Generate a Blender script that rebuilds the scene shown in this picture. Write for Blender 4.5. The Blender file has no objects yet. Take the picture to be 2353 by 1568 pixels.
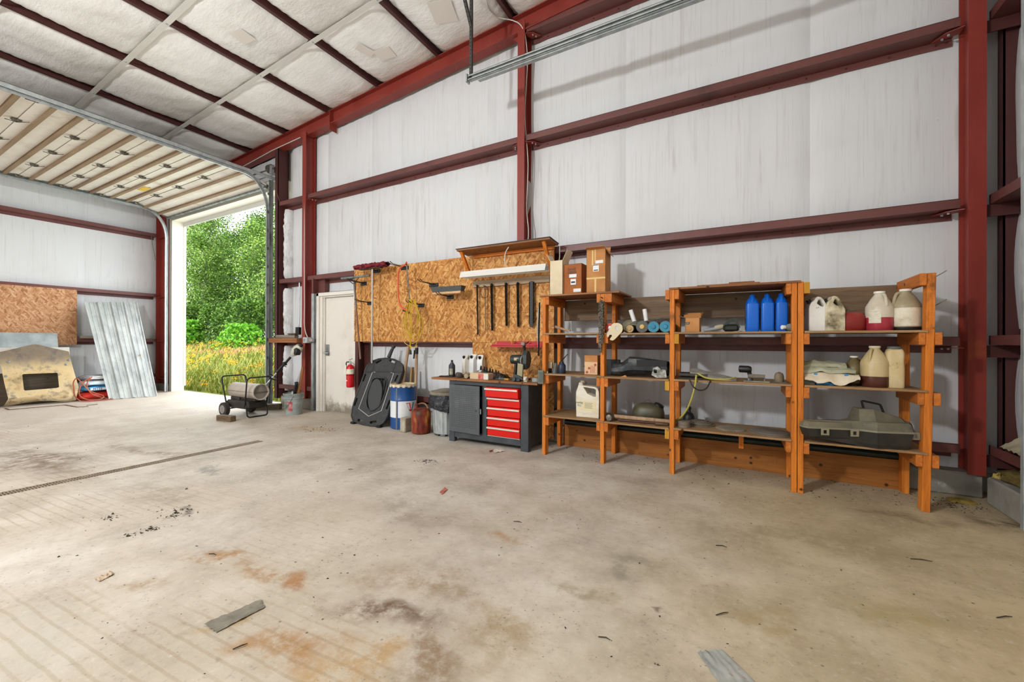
import bpy, bmesh, math, random
from mathutils import Vector, Matrix, noise as mnoise

scene = bpy.context.scene
COL = scene.collection
# ------------------------------------------------------------------ camera
FOC, YAW, PITCH, ROLL, CAMH = 945.0, 29.15, 0.08, 0.18, 1.25
IMW, IMH = 2353.0, 1568.0
_y, _p, _r = (math.radians(a) for a in (YAW, PITCH, ROLL))
CF = Vector((-math.sin(_y)*math.cos(_p), math.cos(_y)*math.cos(_p), math.sin(_p)))
_R0 = Vector((math.cos(_y), math.sin(_y), 0)); _U0 = _R0.cross(CF)
CR = _R0*math.cos(_r) + _U0*math.sin(_r)
CU = -_R0*math.sin(_r) + _U0*math.cos(_r)
CAM = Vector((0, 0, CAMH))
cam_data = bpy.data.cameras.new('camera')
cam_data.sensor_width = 36.0
cam_data.lens = FOC*36.0/IMW
cam_data.clip_start, cam_data.clip_end = 0.05, 300
cam = bpy.data.objects.new('camera', cam_data)
COL.objects.link(cam)
m = Matrix.Identity(4)
for i in range(3):
    m[i][0], m[i][1], m[i][2], m[i][3] = CR[i], CU[i], -CF[i], CAM[i]
cam.matrix_world = m
scene.camera = cam
# ------------------------------------------------------------------ sky, daylight, exposure
world = bpy.data.worlds.new('overcast_sky'); scene.world = world
world.use_nodes = True
bg = world.node_tree.nodes['Background']
bg.inputs['Color'].default_value = (0.93, 0.97, 1.0, 1)
bg.inputs['Strength'].default_value = 3.6
sun_d = bpy.data.lights.new('hazy_sun', 'SUN'); sun_d.energy = 4.2; sun_d.angle = math.radians(12); sun_d.color = (1.0, 0.96, 0.88)
sun = bpy.data.objects.new('hazy_sun', sun_d); COL.objects.link(sun)
sun.rotation_euler = (math.radians(48), 0, math.radians(-38))
def area(name, loc, target, sx, sy, power, color):
    d = bpy.data.lights.new(name, 'AREA'); d.shape = 'RECTANGLE'; d.size, d.size_y = sx, sy
    d.energy = power; d.color = color
    o = bpy.data.objects.new(name, d); COL.objects.link(o); o.location = loc
    o.rotation_euler = (Vector(target)-Vector(loc)).to_track_quat('-Z', 'Y').to_euler()
    return o
# daylight in the open door, plus unseen fill added behind the camera, aimed up
area('rear_fill_light', (-10.0, -7.45, 2.15), (-9.0, 0, 5.2), 4.3, 4.1, 140, (0.90, 0.96, 1.0))
area('daylight_open_door', (-10.03, 5.10, 2.1), (-10.03, 0, 2.1), 4.2, 4.05, 115, (0.86, 0.94, 1.0))
vs = scene.view_settings
vs.view_transform = 'Standard'; vs.look = 'None'; vs.gamma = 1.0; vs.use_curve_mapping = False
vs.exposure = 0.0
scene.cycles.use_denoising = True
scene.cycles.max_bounces = 6
scene.cycles.diffuse_bounces = 4
scene.cycles.sample_clamp_indirect = 6.0
scene.cycles.caustics_reflective = False
scene.cycles.caustics_refractive = False
scene.cycles.use_adaptive_sampling = True
scene.cycles.adaptive_threshold = 0.03
# ------------------------------------------------------------------ survey helper: a sight line met with a real plane
def sight(u, v):
    return CF + CR*((u-IMW/2)/FOC) + CU*((IMH/2-v)/FOC)
def on(axis, val, u, v):
    r = sight(u, v); t = (val-CAM[axis])/r[axis]
    return CAM + r*t
def onw(u, v, y): return on(1, y, u, v)
def onf(u, v, z=0.0): return on(2, z, u, v)
def onx(u, v, x): return on(0, x, u, v)

# ------------------------------------------------------------------ materials
def L(h):
    h = h.lstrip('#'); c = [int(h[i:i+2], 16)/255 for i in (0, 2, 4)]
    return tuple((x/12.92 if x <= .04045 else ((x+.055)/1.055)**2.4) for x in c) + (1,)
def col(c): return L(c) if isinstance(c, str) else tuple(c)+(1,)*(4-len(c))
class NT:
    def __init__(s, name):
        s.m = bpy.data.materials.new(name); s.m.use_nodes = True
        s.t = s.m.node_tree; s.b = s.t.nodes['Principled BSDF']
    def n(s, typ, *a, **k):
        nd = s.t.nodes.new(typ)
        for kk, v in k.items(): setattr(nd, kk, v)
        for i, v in enumerate(a):
            if v is not None: s.set(nd.inputs[i], v)
        return nd
    def set(s, sock, v):
        if isinstance(v, bpy.types.NodeSocket): s.t.links.new(v, sock)
        elif isinstance(v, bpy.types.Node): s.t.links.new(v.outputs[0], sock)
        else: sock.default_value = v
    def inp(s, name, v): s.set(s.b.inputs[name], v)
    def coords(s, stretch=(1, 1, 1), rot=(0, 0, 0), loc=(0, 0, 0), rnd=True):
        tc = s.n('ShaderNodeTexCoord').outputs['Object']
        if rnd:
            oi = s.n('ShaderNodeObjectInfo').outputs['Random']
            ml = s.n('ShaderNodeMath', oi, 37.0, operation='MULTIPLY')
            cb = s.n('ShaderNodeCombineXYZ', ml.outputs[0], ml.outputs[0], ml.outputs[0])
            tc = s.n('ShaderNodeVectorMath', tc, cb.outputs[0], operation='ADD').outputs[0]
        mp = s.n('ShaderNodeMapping'); s.set(mp.inputs[0], tc)
        mp.inputs['Scale'].default_value = stretch; mp.inputs['Rotation'].default_value = rot; mp.inputs['Location'].default_value = loc
        return mp.outputs[0]
    def noise(s, co, scale, detail=4, rough=.55, dist=0):
        nd = s.n('ShaderNodeTexNoise'); s.set(nd.inputs['Vector'], co)
        nd.inputs['Scale'].default_value = scale; nd.inputs['Detail'].default_value = detail
        nd.inputs['Roughness'].default_value = rough; nd.inputs['Distortion'].default_value = dist
        return nd.outputs['Fac']
    def vor(s, co, scale, out='Distance', feature='F1', rnd=1):
        nd = s.n('ShaderNodeTexVoronoi', feature=feature); s.set(nd.inputs['Vector'], co)
        nd.inputs['Scale'].default_value = scale; nd.inputs['Randomness'].default_value = rnd
        return nd.outputs[out]
    def ramp(s, f, stops):
        nd = s.n('ShaderNodeValToRGB', f); cr = nd.color_ramp
        while len(cr.elements) < len(stops): cr.elements.new(.5)
        for e, (p, c) in zip(cr.elements, stops): e.position = p; e.color = col(c)
        return nd.outputs[0]
    def mix(s, f, a, b, mode='MIX'):
        nd = s.n('ShaderNodeMix', data_type='RGBA', blend_type=mode)
        s.set(nd.inputs[0], f); s.set(nd.inputs[6], a if not isinstance(a, (str, tuple)) else col(a)); s.set(nd.inputs[7], b if not isinstance(b, (str, tuple)) else col(b))
        return nd.outputs[2]
    def math(s, op, a, b=0.0, clamp=False):
        nd = s.n('ShaderNodeMath', a, b, operation=op); nd.use_clamp = clamp
        return nd.outputs[0]
    def bump(s, h, strength=.3, dist=.01):
        nd = s.n('ShaderNodeBump'); nd.inputs['Strength'].default_value = strength; nd.inputs['Distance'].default_value = dist
        s.set(nd.inputs['Height'], h); s.inp('Normal', nd.outputs[0])
    def smooth(s, v, lo, hi):
        nd = s.n('ShaderNodeMapRange', interpolation_type='SMOOTHSTEP'); s.set(nd.inputs['Value'], v)
        nd.inputs['From Min'].default_value = lo; nd.inputs['From Max'].default_value = hi
        return nd.outputs[0]
MATS = {}
def plain(name, c, rough=.5, metal=0, spec=.5, trans=0, ior=1.45, alpha=1):
    if name in MATS: return MATS[name]
    k = NT(name); k.inp('Base Color', col(c)); k.inp('Roughness', rough); k.inp('Metallic', metal)
    k.inp('Specular IOR Level', spec); k.inp('Transmission Weight', trans); k.inp('IOR', ior); k.inp('Alpha', alpha)
    MATS[name] = k.m; return k.m
def mott(name, cols, scale=6, stretch=(1, 1, 1), rough=.6, metal=0, bump=0, bscale=60, detail=5, lo=.3, hi=.7, spec=.4, dirt=None, dscale=3, dlo=.55, dhi=.75, dist=0.0, rot=(0, 0, 0)):
    """colour wandering through cols, optional dirt patches and fine relief"""
    if name in MATS: return MATS[name]
    k = NT(name); co = k.coords(stretch, rot)
    f = k.noise(co, scale, detail, .6, dist)
    n = len(cols)
    c = k.ramp(f, [(lo+(hi-lo)*i/max(1, n-1), x) for i, x in enumerate(cols)])
    if dirt:
        co2 = k.coords((1, 1, 1), loc=(3, 7, 1))
        d = k.smooth(k.noise(co2, dscale, 7, .65), dlo, dhi)
        c = k.mix(d, c, dirt)
    k.inp('Base Color', c); k.inp('Roughness', rough); k.inp('Metallic', metal); k.inp('Specular IOR Level', spec)
    if bump: k.bump(k.noise(co, bscale, 3), bump, .004)
    MATS[name] = k.m; return k.m
def wood(name, cols, scale=9, along='z', rough=.6, dirt='#3a2415', knots=True):
    """timber: grain drawn out along one axis, darker growth lines and dirt"""
    if name in MATS: return MATS[name]
    k = NT(name)
    st = {'x': (.06, 1, 1), 'y': (1, .06, 1), 'z': (1, 1, .06)}[along]
    co = k.coords(st)
    f = k.noise(co, scale*3, 6, .65, .4)
    c = k.ramp(f, [(.3, cols[0]), (.5, cols[1]), (.68, cols[2])])
    g = k.noise(co, scale*14, 3, .5)
    c = k.mix(k.smooth(g, .55, .75), c, k.mix(.45, c, dirt))
    co2 = k.coords((1, 1, 1), loc=(5, 2, 9))
    if knots:
        v = k.vor(co2, 7.0)
        c = k.mix(k.math('SUBTRACT', 1.0, k.smooth(v, .05, .14)), c, dirt)
    d = k.smooth(k.noise(co2, 2.2, 6, .7), .58, .8)
    c = k.mix(d, c, dirt)
    k.inp('Base Color', c); k.inp('Roughness', rough); k.inp('Specular IOR Level', .3)
    k.bump(g, .25, .003)
    MATS[name] = k.m; return k.m

# ------------------------------------------------------------------ mesh builder
class MB:
    def __init__(s): s.v = []; s.f = []; s.mi = []; s.sm = []
    def add(s, vs, fs, mi=0, smooth=False):
        b = len(s.v); s.v += [tuple(v) for v in vs]
        for f in fs: s.f.append(tuple(b+i for i in f)); s.mi.append(mi); s.sm.append(smooth)
        return s
    def box(s, a, b, mi=0, rot=None, at=None):
        (x0, y0, z0), (x1, y1, z1) = a, b
        vs = [Vector(p) for p in ((x0, y0, z0), (x1, y0, z0), (x1, y1, z0), (x0, y1, z0), (x0, y0, z1), (x1, y0, z1), (x1, y1, z1), (x0, y1, z1))]
        if rot is not None:
            o = Vector(at) if at is not None else Vector(((x0+x1)/2, (y0+y1)/2, (z0+z1)/2))
            vs = [o + rot @ (p-o) for p in vs]
        return s.add(vs, [(0, 3, 2, 1), (4, 5, 6, 7), (0, 1, 5, 4), (1, 2, 6, 5), (2, 3, 7, 6), (3, 0, 4, 7)], mi)
    def cbox(s, a, b, c=.004, mi=0, rot=None, at=None):
        """box with chamfered edges"""
        bm = bmesh.new(); bmesh.ops.create_cube(bm, size=1)
        sz = [max(1e-4, b[i]-a[i]) for i in range(3)]; ce = [(a[i]+b[i])/2 for i in range(3)]
        for v in bm.verts: v.co = Vector((v.co.x*sz[0]+ce[0], v.co.y*sz[1]+ce[1], v.co.z*sz[2]+ce[2]))
        c = min(c, min(sz)*.45)
        bmesh.ops.bevel(bm, geom=bm.edges[:], offset=c, segments=1, affect='EDGES', profile=.5)
        bm.verts.index_update()
        vs = [v.co.copy() for v in bm.verts]; fs = [tuple(v.index for v in f.verts) for f in bm.faces]; bm.free()
        if rot is not None:
            o = Vector(at) if at is not None else Vector(ce)
            vs = [o + rot @ (p-o) for p in vs]
        return s.add(vs, fs, mi)
    def beam(s, p, q, w, h, up=(0, 0, 1), mi=0):
        """bar from p to q, w across, h along the up side"""
        p, q = Vector(p), Vector(q); d = (q-p).normalized(); u = Vector(up)
        if abs(d.dot(u)) > .98: u = Vector((0, 1, 0))
        r = d.cross(u).normalized(); u = r.cross(d).normalized()
        vs = [e + r*(sx*w/2) + u*(sz*h/2) for e in (p, q) for sx, sz in ((-1, -1), (1, -1), (1, 1), (-1, 1))]
        return s.add(vs, [(0, 1, 2, 3), (7, 6, 5, 4), (0, 4, 5, 1), (1, 5, 6, 2), (2, 6, 7, 3), (3, 7, 4, 0)], mi)
    def tube(s, pts, r, n=8, mi=0, closed=False, cap=True, smooth=True):
        pts = [Vector(p) for p in pts]; m_ = len(pts)
        rs = r if isinstance(r, (list, tuple)) else [r]*m_
        vs, fs = [], []; up = None
        for i, p in enumerate(pts):
            if closed: d = pts[(i+1) % m_]-pts[i-1]
            else: d = pts[min(i+1, m_-1)]-pts[max(i-1, 0)]
            d = d.normalized() if d.length > 1e-9 else Vector((0, 0, 1))
            if up is None: up = d.orthogonal().normalized()
            up = (up - d*up.dot(d))
            up = up.normalized() if up.length > 1e-6 else d.orthogonal().normalized()
            sd = d.cross(up)
            vs += [p + (up*math.cos(2*math.pi*k/n) + sd*math.sin(2*math.pi*k/n))*rs[i] for k in range(n)]
        for i in range(m_ if closed else m_-1):
            a, b = i*n, ((i+1) % m_)*n
            fs += [(a+k, a+(k+1) % n, b+(k+1) % n, b+k) for k in range(n)]
        s.add(vs, fs, mi, smooth)
        if cap and not closed:
            s.add(vs[:n], [tuple(range(n-1, -1, -1))], mi); s.add(vs[-n:], [tuple(range(n))], mi)
        return s
    def lathe(s, prof, c=(0, 0, 0), n=24, mi=0, axis=(0, 0, 1), smooth=True, arc=None, sq=None):
        """prof = [(radius, height)...] spun about axis through c; sq=(ax, ay, power) squares the section"""
        ax = Vector(axis).normalized(); q = Vector((0, 0, 1)).rotation_difference(ax); c = Vector(c)
        vs, fs = [], []; n_ = n
        for (r, h) in prof:
            for k in range(n_):
                t = 2*math.pi*k/n_; x, y = math.cos(t), math.sin(t)
                if sq:
                    pw = 2.0/sq[2]
                    x, y = math.copysign(abs(x)**pw, x)*sq[0], math.copysign(abs(y)**pw, y)*sq[1]
                vs.append(c + q @ Vector((r*x, r*y, h)))
        for i in range(len(prof)-1):
            a, b = i*n_, (i+1)*n_
            fs += [(a+k, a+(k+1) % n_, b+(k+1) % n_, b+k) for k in range(n_)]
        s.add(vs, fs, mi, smooth)
        if prof[0][0] > 1e-5: s.add(vs[:n_], [tuple(range(n_-1, -1, -1))], mi)
        if prof[-1][0] > 1e-5: s.add(vs[-n_:], [tuple(range(n_))], mi)
        return s
    def prism(s, poly, axis, a, b, mi=0, smooth=False):
        """polygon in the plane across axis, from a to b; axis 0: (y,z) 1: (x,z) 2: (x,y)"""
        def P(p, h):
            return {0: (h, p[0], p[1]), 1: (p[0], h, p[1]), 2: (p[0], p[1], h)}[axis]
        n = len(poly)
        vs = [P(p, a) for p in poly]+[P(p, b) for p in poly]
        fs = [(i, (i+1) % n, n+(i+1) % n, n+i) for i in range(n)]
        s.add(vs, fs, mi, smooth); s.add(vs[:n], [tuple(range(n-1, -1, -1))], mi); s.add(vs[n:], [tuple(range(n))], mi)
        return s
    def grid(s, fn, nu, nv, mi=0, smooth=True, closed_u=False):
        vs = [fn(i/nu, j/nv) for j in range(nv+1) for i in range(nu+1)]
        fs = [(j*(nu+1)+i, j*(nu+1)+i+1, (j+1)*(nu+1)+i+1, (j+1)*(nu+1)+i) for j in range(nv) for i in range(nu)]
        return s.add(vs, fs, mi, smooth)
    def xf(s, mat):
        s.v = [tuple(mat @ Vector(v)) for v in s.v]; return s
    def mesh(s, name, mats, off=None):
        me = bpy.data.meshes.new(name)
        vs = s.v if off is None else [(v[0]-off[0], v[1]-off[1], v[2]-off[2]) for v in s.v]
        me.from_pydata(vs, [], s.f)
        for mt in (mats if isinstance(mats, (list, tuple)) else [mats]): me.materials.append(mt)
        me.polygons.foreach_set('material_index', s.mi)
        me.polygons.foreach_set('use_smooth', s.sm)
        bm = bmesh.new(); bm.from_mesh(me)
        bmesh.ops.remove_doubles(bm, verts=bm.verts[:], dist=1e-5)
        bmesh.ops.recalc_face_normals(bm, faces=bm.faces[:])
        bm.to_mesh(me); bm.free()
        if any(s.sm): me.set_sharp_from_angle(angle=math.radians(42))
        me.update()
        return me
    def build(s, name, mats, parent=None, world=False, loc=None):
        off = None
        if world:
            off = Vector((0, 0, 0)); p = parent
            while p is not None: off = off + p.location; p = p.parent
            if loc is not None: off = off + Vector(loc)
        o = bpy.data.objects.new(name, s.mesh(name, mats, off)); COL.objects.link(o)
        if parent is not None: o.parent = parent
        if loc is not None: o.location = loc
        return o
def inst(src, loc=(0, 0, 0), rot=(0, 0, 0), parent=None):
    o = bpy.data.objects.new(src.name.split('.')[0], src.data); COL.objects.link(o)
    o.location = loc; o.rotation_euler = rot; o.parent = parent
    return o
def tag(o, label=None, cat=None, group=None, kind=None):
    if label: o['label'] = label
    if cat: o['category'] = cat
    if group: o['group'] = group
    if kind: o['kind'] = kind
    return o
def thing(name, label, cat, loc=(0, 0, 0), rz=0.0, group=None):
    o = bpy.data.objects.new(name, None); COL.objects.link(o); o.empty_display_size = .1
    o.location = loc; o.rotation_euler = (0, 0, rz)
    return tag(o, label, cat, group)
def setting(name):
    o = bpy.data.objects.new(name, None); COL.objects.link(o); o.empty_display_size = .1
    return tag(o, kind='structure')
def dup(root, loc, rz=None, label=None, rot=None):
    r = root.copy(); COL.objects.link(r); r.location = loc
    if rz is not None: r.rotation_euler = (0, 0, rz)
    if rot is not None: r.rotation_euler = rot
    if label: r['label'] = label
    for ch in list(root.children):
        c = ch.copy(); COL.objects.link(c); c.parent = r
        for g in ch.children:
            d = g.copy(); COL.objects.link(d); d.parent = c
    return r
def RX(a): return Matrix.Rotation(math.radians(a), 3, 'X')
def RY(a): return Matrix.Rotation(math.radians(a), 3, 'Y')
def RZ(a): return Matrix.Rotation(math.radians(a), 3, 'Z')
def arcpts(c, r, a0, a1, n, ax='xz', h=0):
    out = []
    for i in range(n+1):
        t = math.radians(a0+(a1-a0)*i/n); p, q = c[0]+r*math.cos(t), c[1]+r*math.sin(t)
        out.append({'xz': (p, h, q), 'xy': (p, q, h), 'yz': (h, p, q)}[ax])
    return out
def fillet(pts, r, n=5, closed=False):
    """round the corners of a path"""
    pts = [Vector(p) for p in pts]; out = []; m_ = len(pts)
    for i, p in enumerate(pts):
        if not closed and i in (0, m_-1): out.append(p); continue
        a, b = pts[i-1]-p, pts[(i+1) % m_]-p
        d = min(r, a.length*.48, b.length*.48); A, B = p+a.normalized()*d, p+b.normalized()*d
        for k in range(n+1):
            t = k/n; out.append(A*(1-t)**2 + p*(2*t*(1-t)) + B*t*t)
    return out
def text(body, size, mat, parent, loc, rot, depth=.0006, align='LEFT', name='lettering', sx=1.0):
    cu = bpy.data.curves.new(name, 'FONT'); cu.body = body; cu.size = size; cu.extrude = depth; cu.align_x = align
    tmp = bpy.data.objects.new('tmp_text', cu); COL.objects.link(tmp)
    dg = bpy.context.evaluated_depsgraph_get(); me = bpy.data.meshes.new_from_object(tmp.evaluated_get(dg))
    bpy.data.objects.remove(tmp)
    me.materials.clear(); me.materials.append(mat)
    o = bpy.data.objects.new(name, me); COL.objects.link(o); o.parent = parent; o.location = loc; o.rotation_euler = rot; o.scale = (sx, 1, 1)
    return o
# ================================================================== palette
def make_insulation(name, base, shade, streak, dirt, grime=.45):
    k = NT(name)
    tc = k.coords((1, 1, 1), rnd=False)
    st = k.coords((26, 26, .35), rnd=False)
    s = k.noise(st, 2.0, 5, .6)
    c = k.mix(k.smooth(s, .50, .80), base, streak)
    b = k.noise(tc, 1.1, 5, .6)
    c = k.mix(k.smooth(b, .5, .78), c, shade)
    st2 = k.coords((14, 14, .5), rnd=False, loc=(4, 2, .3))
    g = k.math('MULTIPLY', k.smooth(k.noise(st2, 1.3, 5, .6), .50, .72), k.smooth(k.noise(tc, .8, 4, .6), .46, .62))
    c = k.mix(k.math('MULTIPLY', g, grime), c, dirt)
    sp = k.math('SUBTRACT', 1.0, k.smooth(k.vor(tc, 9.0), .02, .045))
    c = k.mix(k.math('MULTIPLY', sp, k.smooth(k.noise(tc, 1.7, 3), .56, .6)), c, dirt)
    k.inp('Base Color', c); k.inp('Roughness', .55); k.inp('Specular IOR Level', .3)
    fine = k.noise(k.coords((90, 90, 30), rnd=False), 3, 2)
    wr = k.noise(k.coords((9, 9, 1.2), rnd=False), 2.2, 5, .6)
    k.bump(k.math('ADD', k.math('MULTIPLY', fine, .12), wr), .22, .010)
    return k.m
m_ins = make_insulation('white_vinyl_insulation', '#d0d1d3', '#cac9c9', '#c1bfbd', '#a29b92', .5)
m_ins_low = m_ins
def make_ceiling():
    k = NT('ceiling_vinyl_insulation'); tc = k.coords()
    c = k.mix(k.smooth(k.noise(tc, 2.0, 4), .5, .8), '#f3f2ef', '#e8e6e0')
    k.inp('Base Color', c); k.inp('Roughness', .42); k.inp('Specular IOR Level', .4)
    a = k.noise(tc, 46, 3, .5); b = k.noise(k.coords((2, 5, 2)), 3.2, 5, .6)
    k.bump(k.math('ADD', k.math('MULTIPLY', a, .22), b), .45, .018)
    return k.m
m_ceil = make_ceiling()
m_red = mott('red_primer_steel', ['#7a2a20', '#86332a', '#8a3427'], 2.2, (1, 1, .35), .48, 0, .12, 90, dirt='#8a4a2a', dscale=2.5, dlo=.62, dhi=.8)
m_maroon = mott('maroon_primer_steel', ['#5d3531', '#673c38', '#704440'], 2.0, (.35, 1, 1), .45, 0, .1, 90, dirt='#4b302b', dscale=2.0)
m_dkmaroon = mott('dark_maroon_steel', ['#43221f', '#4e2926', '#512c28'], 2.2, (1, 1, .4), .5, 0, .1, 90)
m_galv = mott('galvanised_steel', ['#9aa1a2', '#b1b7b8', '#c4c9c9'], 14, (1, 1, .5), .40, .45, .08, 60)
m_galv_old = mott('weathered_galvanised_steel', ['#5a5d5b', '#7b807e', '#939894'], 9, (1, 1, .3), .5, .6, .15, 60, dirt='#4b463d', dscale=4)
m_white_trim = plain('cream_painted_trim', '#e6e2d4', .5)
m_strap = plain('white_banding', '#dcdad3', .45)
m_door_panel = mott('cream_door_skin', ['#d8cfc2', '#e3dcd1', '#e8e2d9'], 3, (1, 1, 1), .55, dirt='#b79f86', dscale=2.2, dlo=.56, dhi=.8)
m_strut = mott('tan_door_strut', ['#7c654d', '#8d755a', '#9a8468'], 5, (.2, 1, 1), .6)
m_conc = mott('cast_concrete', ['#7a766d', '#8b877d', '#9a958a'], 5, rough=.85, bump=.4, bscale=70, dirt='#b8b4aa', dscale=6, dlo=.6, dhi=.7)
m_rubber = plain('black_rubber', '#1b1b1b', .75)
m_black = plain('black_plastic', '#18191a', .45)
m_exterior = plain('exterior_sheet', '#c9c7c0', .5)

LINEROT = 4.0
def make_floor():
    k = NT('stained_concrete_floor')
    tc = k.n('ShaderNodeTexCoord').outputs['Object']
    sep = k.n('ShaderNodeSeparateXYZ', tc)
    big = k.noise(tc, .42, 5, .6); mid = k.noise(tc, 1.9, 8, .68); fine = k.noise(tc, 22, 6, .75)
    c = k.ramp(mid, [(.32, '#a0968a'), (.46, '#b8aea1'), (.58, '#c7beb2'), (.72, '#d0c9bf')])
    c = k.mix(k.math('MULTIPLY', k.smooth(big, .44, .64), .45), c, '#aea08a')
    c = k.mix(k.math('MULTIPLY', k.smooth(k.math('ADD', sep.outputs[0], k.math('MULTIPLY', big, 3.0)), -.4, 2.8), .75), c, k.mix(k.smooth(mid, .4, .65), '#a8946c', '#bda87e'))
    c = k.mix(k.math('MULTIPLY', k.smooth(k.math('ADD', sep.outputs[0], k.math('MULTIPLY', mid, 4.0)), -4.5, -8.0), .55), c, '#b7a99c')
    c = k.mix(k.math('MULTIPLY', k.smooth(fine, .52, .74), .45), c, '#6f6552')
    c = k.mix(k.math('MULTIPLY', k.smooth(fine, .46, .30), .35), c, '#d9d1c3')
    # rust and oil stains with shapes of their own
    warp = k.n('ShaderNodeTexNoise'); k.set(warp.inputs['Vector'], tc); warp.inputs['Scale'].default_value = 2.4; warp.inputs['Detail'].default_value = 7
    wv = k.n('ShaderNodeVectorMath', warp.outputs['Color'], (.5, .5, .5), operation='SUBTRACT')
    wv = k.n('ShaderNodeVectorMath', wv.outputs[0], (.7, .7, 0), operation='MULTIPLY')
    tw = k.n('ShaderNodeVectorMath', tc, wv.outputs[0], operation='ADD').outputs[0]
    blotch = k.smooth(k.noise(tc, 8, 7, .75), .34, .60)
    def stain(u, v, rx, ry, colr, amt, rot=0.0, soft=.15):
        nonlocal c
        p = onf(u, v)
        mp = k.n('ShaderNodeMapping', vector_type='TEXTURE'); k.set(mp.inputs[0], tw)
        mp.inputs['Location'].default_value = (p.x, p.y, 0); mp.inputs['Scale'].default_value = (rx, ry, 50); mp.inputs['Rotation'].default_value = (0, 0, math.radians(rot))
        ln = k.n('ShaderNodeVectorMath', mp.outputs[0], operation='LENGTH').outputs['Value']
        f = k.math('MULTIPLY', k.smooth(ln, 1.0, soft), blotch)
        c = k.mix(k.math('MULTIPLY', f, amt), c, colr)
    for a in [(490, 1280, .34, .10, '#96682e', .85, 30), (640, 1300, .34, .10, '#99703c', .85, 15), (715, 1330, .2, .10, '#9b642a', .85, 0), (880, 1410, .34, .16, '#5e432b', .9, 20), (1000, 1330, .5, .22, '#8a7152', .7, 10),
              (660, 1480, .26, .16, '#9c6c2e', .85, 30), (800, 1530, .30, .12, '#a9803f', .75, 20), (560, 1400, .20, .07, '#a88548', .7, 40), (985, 1490, .3, .16, '#7a5b3a', .75, 10), (300, 1350, .30, .12, '#937a58', .65, 40), (1160, 1240, .22, .12, '#a06d33', .6, 0), (1150, 1440, .4, .2, '#94794f', .6, 0),
              (500, 1075, .34, .13, '#827c76', .8, 0), (90, 1055, 1.6, .34, '#6e5a45', .85, 0), (330, 1040, 1.1, .15, '#7d6852', .75, 0), (380, 1135, .5, .2, '#8f816f', .6, 0), (980, 1063, .2, .05, '#45403a', .85, 0),
              (415, 1178, .16, .06, '#4a443c', .85, 0), (720, 985, .6, .15, '#a08459', .6, 0), (1440, 1300, .22, .12, '#8d8776', .75, 0), (940, 1180, .7, .3, '#8d8172', .6, 0), (60, 1480, .5, .16, '#b8b4a8', .6, 30),
              (1340, 1340, .3, .09, '#8a7a5a', .6, 30), (1900, 1250, .7, .3, '#8f8264', .6, 15), (1750, 1420, .35, .14, '#9a8456', .6, 20), (2050, 1420, .3, .2, '#a3925f', .55, 20), (1515, 1416, .05, .03, '#6c6350', .9, 0), (2080, 1190, .55, .12, '#75644a', .7, 0), (2290, 1200, .35, .22, '#4f3f29', .85, 0)]:
        stain(*a)
    # parallel drag lines in the foreground
    rot = k.n('ShaderNodeMapping', vector_type='TEXTURE'); k.set(rot.inputs[0], tc); rot.inputs['Rotation'].default_value = (0, 0, math.radians(LINEROT))
    wave = k.n('ShaderNodeTexWave', wave_type='BANDS', bands_direction='Y'); k.set(wave.inputs['Vector'], rot.outputs[0])
    wave.inputs['Scale'].default_value = 5.0; wave.inputs['Distortion'].default_value = 1.1; wave.inputs['Detail'].default_value = 3; wave.inputs['Detail Scale'].default_value = 1.2
    reg = k.math('MULTIPLY', k.smooth(k.noise(tc, .8, 4), .44, .60), k.math('MULTIPLY', k.smooth(sep.outputs[1], 2.3, 1.2), k.smooth(sep.outputs[0], -.4, -1.2)))
    c = k.mix(k.math('MULTIPLY', k.math('MULTIPLY', k.smooth(wave.outputs['Fac'], .80, .98), reg), .28), c, '#8b744f')
    # crumbs of dirt
    v = k.vor(tc, 12.0); vs_ = k.vor(tc, 36.0)
    sp = k.math('MULTIPLY', k.math('SUBTRACT', 1.0, k.smooth(v, .04, .10)), k.smooth(k.noise(tc, 1.3, 4), .47, .58))
    sp2 = k.math('MULTIPLY', k.math('SUBTRACT', 1.0, k.smooth(vs_, .06, .18)), k.smooth(k.noise(tc, 2.1, 4), .48, .62))
    c = k.mix(k.math('MULTIPLY', sp, .85), c, '#3d352a'); c = k.mix(k.math('MULTIPLY', sp2, .65), c, '#4d4334')
    k.inp('Base Color', c); k.inp('Roughness', k.ramp(mid, [(.3, (.55, .55, .55)), (.7, (.8, .8, .8))])); k.inp('Specular IOR Level', .3)
    k.bump(k.math('ADD', k.math('MULTIPLY', fine, .6), mid), .35, .006)
    return k.m
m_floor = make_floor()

# ================================================================== floor and trench drain
XL, XR, YB, YF = -13.05, 2.0, -7.5, 5.0
DX0, DX1, DY1 = -5.30, -5.17, 2.97
b = MB()
for x0, x1, y0, y1 in ((XL, DX0, YB, YF), (DX1, XR, YB, YF), (DX0, DX1, DY1, YF)):
    b.box((x0, y0, -.15), (x1, y1, 0))
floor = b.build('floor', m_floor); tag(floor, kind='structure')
b = MB().box((DX0, YB, -.15), (DX1, DY1, -.09))
b.build('drain_trench', plain('trench_dirt', '#2c261f', .9), floor)
b = MB(); y = DY1-.012
while y > -1.0:
    b.box((DX0+.012, y-.009, -.02), (DX1-.012, y, -.003)); y -= .019
for x in (DX0, DX0+.06, DX1-.012): b.box((x, -1.0, -.03), (x+.012, DY1, -.002))
b.build('drain_grate', mott('rusty_iron', ['#7a6c5c', '#92826f', '#a59682'], 8, rough=.7, metal=.4), floor)

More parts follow.
